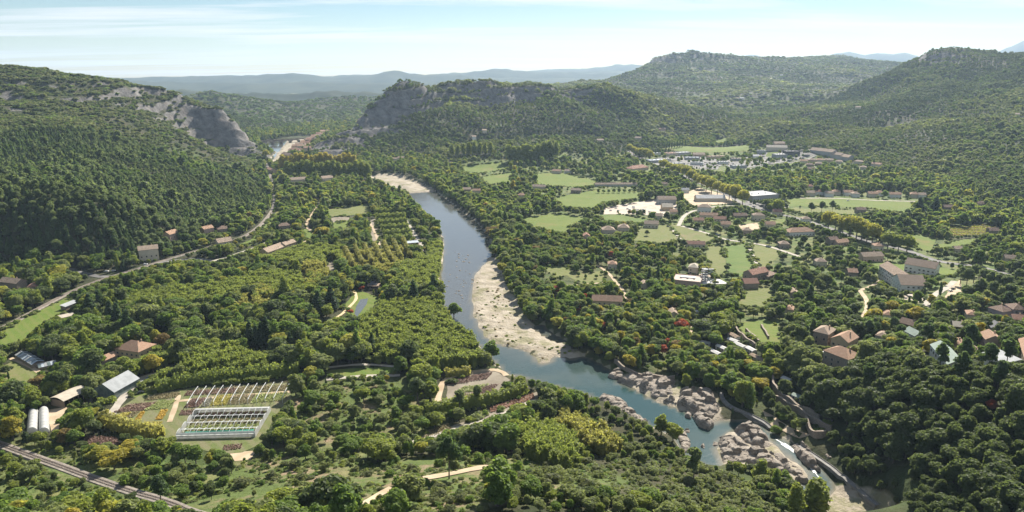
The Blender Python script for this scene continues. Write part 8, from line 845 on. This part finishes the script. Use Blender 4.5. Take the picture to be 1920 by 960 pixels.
# --- woods
PAR = {  # region: (kinds, height range, keep, width)
 'valley': ([('broadleaf_tree', 'green', .34), ('broadleaf_tree', 'oak', .20), ('broadleaf_tree', 'lime', .21), ('broadleaf_tree', 'olive', .17), ('broadleaf_tree', 'plane', .05), ('broadleaf_tree', 'gold', .008), ('conifer_tree', 'fir', .02), ('broadleaf_tree', 'rust', .006), ('poplar_tree', 'lime', .04), ('poplar_tree', 'green', .04), ('cypress_tree', 'pine', .01)], (8, 15), .80, 1.08),
 'hill': ([('pine_tree', 'pine', .12), ('broadleaf_tree', 'oak', .36), ('broadleaf_tree', 'green', .12), ('broadleaf_tree', 'olive', .26), ('shrub', 'scrub', .09), ('shrub', 'lime', .05)], (4.5, 8), .97, 1.3),
 'pine': ([('broadleaf_tree', 'oak', .14), ('conifer_tree', 'pine', .28), ('pine_tree', 'pinegrey', .22), ('pine_tree', 'pine', .14), ('broadleaf_tree', 'green', .12), ('broadleaf_tree', 'olive', .10)], (8, 14), 1., 1.0),
 'scrub': ([('shrub', 'oak', .5), ('shrub', 'scrub', .4), ('shrub', 'green', .1)], (3.5, 6), .95, 1.9),
 'park': ([('broadleaf_tree', 'green', .40), ('broadleaf_tree', 'oak', .15), ('broadleaf_tree', 'lime', .21), ('broadleaf_tree', 'olive', .16), ('broadleaf_tree', 'plane', .06), ('broadleaf_tree', 'gold', .022), ('broadleaf_tree', 'red', .008), ('broadleaf_tree', 'rust', .02), ('poplar_tree', 'green', .04), ('cypress_tree', 'pine', .015)], (7, 12), .76, 1.05),
 'oak': ([('broadleaf_tree', 'oak', .62), ('broadleaf_tree', 'olive', .26), ('broadleaf_tree', 'green', .08), ('pine_tree', 'pine', .04)], (8.5, 13), 1., 1.0),
 'mixpine': ([('pine_tree', 'pine', .22), ('broadleaf_tree', 'oak', .34), ('broadleaf_tree', 'green', .28), ('broadleaf_tree', 'olive', .12), ('broadleaf_tree', 'gold', .04)], (7, 13), .75, 1.0),
 'suburb': ([('broadleaf_tree', 'oak', .4), ('broadleaf_tree', 'green', .33), ('broadleaf_tree', 'olive', .2), ('broadleaf_tree', 'lime', .07), ('cypress_tree', 'pine', .04)], (6, 13), .5, 1.05),
 'rvalley': ([('broadleaf_tree', 'oak', .28), ('broadleaf_tree', 'green', .36), ('broadleaf_tree', 'olive', .22), ('broadleaf_tree', 'lime', .14)], (7, 16), .44, 1.05),
 'town': ([('broadleaf_tree', 'lime', .4), ('broadleaf_tree', 'green', .6)], (6, 14), .33, 1.1),
 'garrigue': ([('shrub', 'scrub', .38), ('shrub', 'oak', .1), ('shrub', 'olive', .42), ('broadleaf_tree', 'olive', .1)], (1.8, 4.4), .8, 1.15),
 'openwood': ([('broadleaf_tree', 'olive', .30), ('broadleaf_tree', 'green', .28), ('broadleaf_tree', 'lime', .12), ('broadleaf_tree', 'oak', .12), ('pine_tree', 'pinegrey', .08), ('shrub', 'green', .10)], (4, 8.5), .46, 1.08),
 'open': ([('broadleaf_tree', 'olive', .3), ('pine_tree', 'pinegrey', .2), ('shrub', 'green', .25), ('shrub', 'scrub', .25)], (2.5, 5.5), .24, 1.0),
 'young': ([('broadleaf_tree', 'olive', .5), ('broadleaf_tree', 'green', .25), ('broadleaf_tree', 'oak', .1), ('broadleaf_tree', 'lime', .15)], (4, 7.5), .9, 1.05),
 'garden': ([('broadleaf_tree', 'green', .5), ('broadleaf_tree', 'rust', .2), ('broadleaf_tree', 'lime', .3)], (2.5, 5), .35, 1.2),
 'plain': ([('broadleaf_tree', 'green', .5), ('broadleaf_tree', 'oak', .5)], (6, 10), .6, 1.4)}
REG = {}
def grid(y0, y1, s_):
    xs = []; ys = []
    for yy in np.arange(y0, y1, s_):
        w_ = yy * .80 + 90; xx = np.arange(-w_, w_, s_); xs.append(xx); ys.append(np.full_like(xx, yy))
    X = np.concatenate(xs); Y = np.concatenate(ys); return X + rng.uniform(-.46, .46, len(X)) * s_, Y + rng.uniform(-.46, .46, len(X)) * s_
def region_of(X, Y):
    z_ = T(X, Y); reg = np.where(z_ > 5, 'hill', 'valley').astype('U12'); reg[(Y < 700) & (reg == 'hill')] = 'oak'; reg[(Y < 420) & (X < 140) & (reg == 'oak')] = 'young'; reg[(Y < 420) & (X < 0)] = 'valley'
    for nm, P_ in REGIONS:
        if nm.startswith('bamboo'): continue
        reg[inpoly(X, Y, P_)] = nm
    return reg
allp = dict(X=[], Y=[], H=[], W=[], kind=[], col=[], reg=[])
for (y0, y1, sp_, lodmul) in ((200, 620, 5.0, 1.), (620, 1250, 6.2, 1.), (1250, 2700, 8.2, 1.15), (2700, 6000, 17., 2.1)):
    X, Y = grid(y0, y1, sp_); reg = region_of(X, Y); z_ = T(X, Y)
    ok = ~look(clear, X, Y) & (z_ > -1.2)
    for nm, P_ in REGIONS:
        if nm.startswith('bamboo'): ok &= ~inpoly(X, Y, P_)
    if y0 >= 2700: ok &= (z_ > 6) | (fbm(X, Y, 420, 3, 91) > .12)
    sl = T.slope(X, Y); inz = np.zeros(len(X), bool)
    for P_, a_, b_ in ROCKZ: inz |= inpoly(X, Y, P_)
    fc_ = np.zeros(len(X), bool)
    for P_ in FACES: fc_ |= polydist(X, Y, P_) < 0
    pr = np.where(fc_ & (sl > .22), .13, 1.) * np.where(inz, 1 - ss(.5, .95, sl + fbm(X, Y, 60, 3, 77) * .28) * np.where(X < -.47 * Y, .6, .9), 1 - ss(.95, 1.4, sl) * .9 * (Y > 900)); ok &= rng.uniform(0, 1, len(X)) < pr
    cl = fbm(X, Y, 45, 3, 61); 
    H = np.zeros(len(X)); W = np.ones(len(X)); kind = np.zeros(len(X), 'U16'); col = np.zeros(len(X), 'U12'); bias = np.clip(fbm(X, Y, 260, 4, 17) * 1.1 + .5, 0, 1)
    for rn_, (mix_, hr, keep, wd_) in PAR.items():
        q = reg == rn_
        if not q.any(): continue
        n = q.sum(); kk = keep * (1 if rn_ in ('oak', 'hill', 'pine') else np.clip(1 + cl[q] * 1.2, .3, 1.4)); ok[q] &= rng.uniform(0, 1, n) < kk
        cw = np.cumsum([a_[2] for a_ in mix_]); cw /= cw[-1]; sel = np.searchsorted(cw, np.clip(.72 * bias[q] + .28 * rng.uniform(0, 1, n) + rng.normal(0, .06, n), 0, .9999)) if rn_ in ('hill', 'pine', 'oak') else np.searchsorted(cw, rng.uniform(0, .9999, n))
        kind[q] = np.array([a_[0] for a_ in mix_])[sel]; col[q] = np.array([a_[1] for a_ in mix_])[sel]; H[q] = (hr[0] + (hr[1] - hr[0]) * rng.uniform(0, 1, n) ** 1.4) * np.where(rng.uniform(0, 1, n) < .08, 1.3, 1) * (1 + .22 * cl[q]) * (1.25 if rn_ in ('hill', 'pine') and y0 >= 1250 else 1); W[q] = wd_ * rng.uniform(.78, 1.3, n)
        tl_ = np.isin(kind, ['poplar_tree', 'cypress_tree']) & q; H[tl_] *= 1.35; W[tl_] *= .95
        if y0 >= 2700: W[q] *= 1.9
    hl = np.isin(reg, ['hill', 'pine']); big_ = fbm(X, Y, 130, 3, 29); H = np.where(hl, H * np.clip(1 + .55 * big_ + rng.normal(0, .16, len(X)), .45, 1.7), H); ok &= ~(hl & (fbm(X, Y, 210, 4, 53) > .42) & (rng.uniform(0, 1, len(X)) < .75) & (Y > 900))
    H = np.where((reg == 'oak') & (X < 178) & (Y < 325), H * .6, H)
    # keep what grows in front of open ground low enough to see over, as the verges there are kept
    dist = np.hypot(X, Y); tn = (190 - z_) / dist
    for s_ in np.arange(2., 74., 2.):
        f_ = 1 + s_ / dist; q = look(sight, X * f_, Y * f_); H = np.where(q, np.minimum(H, 1.4 + s_ * tn - (z_ - T(X * f_, Y * f_))), H)
    ok &= H > 1.3
    for k_, v in (('X', X), ('Y', Y), ('H', H), ('W', W), ('kind', kind), ('col', col), ('reg', reg)): allp[k_].append(v[ok])
A = {k_: np.concatenate(v) for k_, v in allp.items()}; n = len(A['X']); print('TREES', n)
dist = np.hypot(A['X'], A['Y']); Zt = T(A['X'], A['Y']); px_, py_ = pix(A['X'], A['Y'], Zt + A['H'] * .6); size = A['H'] * np.sqrt(A['W']) / np.sqrt(dist ** 2 + (190 - Zt) ** 2)
inv = (px_ > 0) & (px_ < 1920) & (py_ > 0) & (py_ < 958); var = rng.randint(0, 4, n); single = np.zeros(n, bool)
for kd, mx_n in (('broadleaf_tree', 300 - sum(a_[0] == 'broadleaf_tree' for a_ in TREES)), ('pine_tree', 130), ('shrub', 170), ('conifer_tree', 40), ('poplar_tree', 45), ('cypress_tree', 20)):
    q = np.nonzero((A['kind'] == kd) & inv & (dist < 620))[0]; single[q[np.argsort(-size[q])[:mx_n]]] = True
byl = {}
for i in np.nonzero(single)[0]:
    p = np.array([A['X'][i], A['Y'][i]]); k = min(range(len(LM)), key=lambda j: np.hypot(*(LM[j][1] - p))); byl.setdefault((k, A['kind'][i], COLN[A['col'][i]]), []).append((np.hypot(*(LM[k][1] - p)), i))
for (k, kd, co), lst in byl.items():
    lst.sort(); nm = LM[k][0]
    for j, (d_, i) in enumerate(lst):
        grp = None; lab = '%s %s %s to the %s' % (ORD[min(j, 13)], co, KN[kd], nm) if j < 14 else None
        if len(lst) == 1: lab = 'lone %s %s closest to the %s' % (co, KN[kd], nm)
        if lab is None: lab = '%s %s crowded in the wood further round the %s' % (co, KN[kd], nm); grp = '%s %ss round the %s' % (co, KN[kd], nm)
        tree(kd, A['col'][i], int(var[i]), A['X'][i], A['Y'][i], A['H'][i], A['W'][i], lab, 'shrub' if kd == 'shrub' else 'tree', grp, float(i % 63) / 10)
rest = ~single; lod = np.where(dist < 900, 0, 1)
ids = np.array([proto(A['kind'][i], A['col'][i], int(var[i]) % (4 if dist[i] < 900 else 2), int(lod[i])) if rest[i] else 0 for i in range(n)])
LB = dict(valley=('valley_wood', 'mixed green riverside and valley woodland'), hill=('hillside_wood', 'dense evergreen oak woodland covering the hills'), pine=('pine_forest', 'dark pine forest on the left hillside'), scrub=('hill_scrub', 'low dark scrub on the rocky left ridge'), park=('park_wood', 'planted park trees on the right bank'), oak=('oak_wood', 'dark evergreen oak wood on the lower right slope'), mixpine=('pine_garden_wood', 'mixed pines and garden trees round the right bungalows'), suburb=('garden_trees', 'garden trees and hedges between houses and pastures'), rvalley=('hedgerow_trees', 'hedgerow trees and copses between the valley meadows'), town=('street_trees', 'street trees between the depots'), garrigue=('garrigue', 'grey-green foreground scrub of the bottom slope'), openwood=('orchard_wood', 'loose orchard-like trees between greenhouse and path'), open=('slope_bushes', 'scattered bushes and pines on the grassy near slope'), young=('bank_wood', 'young grey-green trees on the near river bank'), garden=('garden_shrubs', 'garden shrubs round the pond'), plain=('plain_trees', 'scattered trees of the far plain'))
for rn_, (nm, lb) in LB.items():
    q = rest & (A['reg'] == rn_)
    if q.any(): scatter(nm, A['X'][q], A['Y'][q], A['H'][q], A['W'][q], ids[q], lb, 'woodland')
# bamboo groves
for gi_, (nm, P_) in enumerate([a_ for a_ in REGIONS if a_[0].startswith('bamboo')]):
    P_ = np.array(P_); mn, mx_ = P_.min(0), P_.max(0); sp_ = 3.7; X, Y = np.meshgrid(np.arange(mn[0], mx_[0], sp_), np.arange(mn[1], mx_[1], sp_)); X = X.ravel() + rng.uniform(-1.5, 1.5, X.size); Y = Y.ravel() + rng.uniform(-1.5, 1.5, Y.size)
    ok = (polydist(X, Y, P_) + fbm(X, Y, 14, 2, 5) * 3 < 0) & ~look(clear, X, Y) & (T(X, Y) > -1.5) & (rng.uniform(0, 1, len(X)) < .9); X, Y = X[ok], Y[ok]
    if len(X) < 5: continue
    H = rng.uniform(7.5, 13, len(X)) * (1 + .15 * fbm(X, Y, 25, 2, 8)); dist_ = np.hypot(X, Y); tn = (190 - T(X, Y)) / dist_
    for s_ in np.arange(2., 40., 2.): f_ = 1 + s_ / dist_; H = np.where(look(sight, X * f_, Y * f_), np.minimum(H, 2.5 + s_ * tn * 1.1), H)
    idb = np.array([proto('bamboo_clump', nm, int(k_), 0) for k_ in rng.randint(0, 3, len(X))]); scatter('bamboo_grove', X, Y, H, rng.uniform(1.1, 1.6, len(X)) * 10 / H, idb, '%s grove of %s bamboo in the garden' % (ORD[min(gi_, 7)].replace('nearest', 'dense').replace('second dense', 'second'), 'golden' if 'gold' in nm else 'bright green'), 'bamboo grove')
# hedge bushes along field edges and low growth on the open slopes
hx = []; hy = []; hh_ = []
for i, (k_, P_) in enumerate(FIELDS):
    if k_ not in ('meadow', 'pasture', 'crop', 'yard', 'soil'): continue
    P_ = np.array(P_)
    if np.hypot(*P_.mean(0)) > 1500: continue
    for a_ in range(len(P_)):
        p, q = P_[a_], P_[(a_ + 1) % len(P_)]; ln = np.hypot(*(q - p)); n_ = int(ln / 3.2)
        if n_ < 1 or rng.uniform() < .2: continue
        t_ = rng.uniform(0, 1, n_); w_ = p + (q - p) * t_[:, None] + rng.normal(0, 1.3, (n_, 2)); kp = vnoise(w_[:, 0] / 14, w_[:, 1] / 14, 7) > .38; hx += list(w_[kp, 0]); hy += list(w_[kp, 1]); hh_ += list(rng.uniform(1.2, 3.4, kp.sum()))
hx, hy, hh_ = map(np.array, (hx, hy, hh_)); scatter('field_hedge_bushes', hx, hy, hh_, rng.uniform(1.2, 1.9, len(hx)), [proto('shrub', ['oak', 'green', 'olive', 'lime'][k % 4], k % 2, 1) for k in range(len(hx))], 'ragged hedge bushes along the field edges', 'hedge bushes')
X, Y = grid(200, 520, 2.6); rg_ = region_of(X, Y); ok = np.isin(rg_, ['open', 'openwood', 'garrigue', 'young']) & ~look(clear, X, Y) & (fbm(X, Y, 18, 3, 71) > -.12) & (rng.uniform(0, 1, len(X)) < .7); X, Y = X[ok], Y[ok]
scatter('undergrowth', X, Y, rng.uniform(.5, 1.7, len(X)), rng.uniform(1.3, 2.3, len(X)), [proto('shrub', ['green', 'olive', 'scrub', 'lime', 'olive'][k % 5], k % 2, 1) for k in range(len(X))], 'low bushes and tall grass on the near slope', 'undergrowth')
# gravel bar plants
X = rng.uniform(-60, 70, 900); Y = rng.uniform(430, 760, 900); ok = np.zeros(900, bool)
for P_ in GRAVEL: ok |= polydist(X, Y, P_) < -1.5
ok &= fbm(X, Y, 26, 3, 44) > .12; X, Y = X[ok], Y[ok]; scatter('bar_plants', X, Y, rng.uniform(.4, 1.3, len(X)), np.full(len(X), 2.0), [proto('shrub', ['bamboo', 'lime', 'rust'][k % 3], k % 2, 1) for k in range(len(X))], 'low weeds and willow bushes on the gravel bar', 'weeds')
# ================= haze =================
b = MB(); b.box(-17000, 17000, -600, 16500, -30, 730); o = b.build('haze', None); tag(o, 'thin blue summer haze filling the valley', 'haze', kind='stuff')
hm = bpy.data.materials.new('haze'); hm.use_nodes = True; ht = hm.node_tree; ht.nodes.clear(); pv = ht.nodes.new('ShaderNodeVolumePrincipled'); pv.inputs['Color'].default_value = (.58, .78, 1, 1); pv.inputs['Density'].default_value = 4.5e-5; pv.inputs['Anisotropy'].default_value = .25
oo = ht.nodes.new('ShaderNodeOutputMaterial'); ht.links.new(pv.outputs[0], oo.inputs['Volume']); o.data.materials.append(hm)
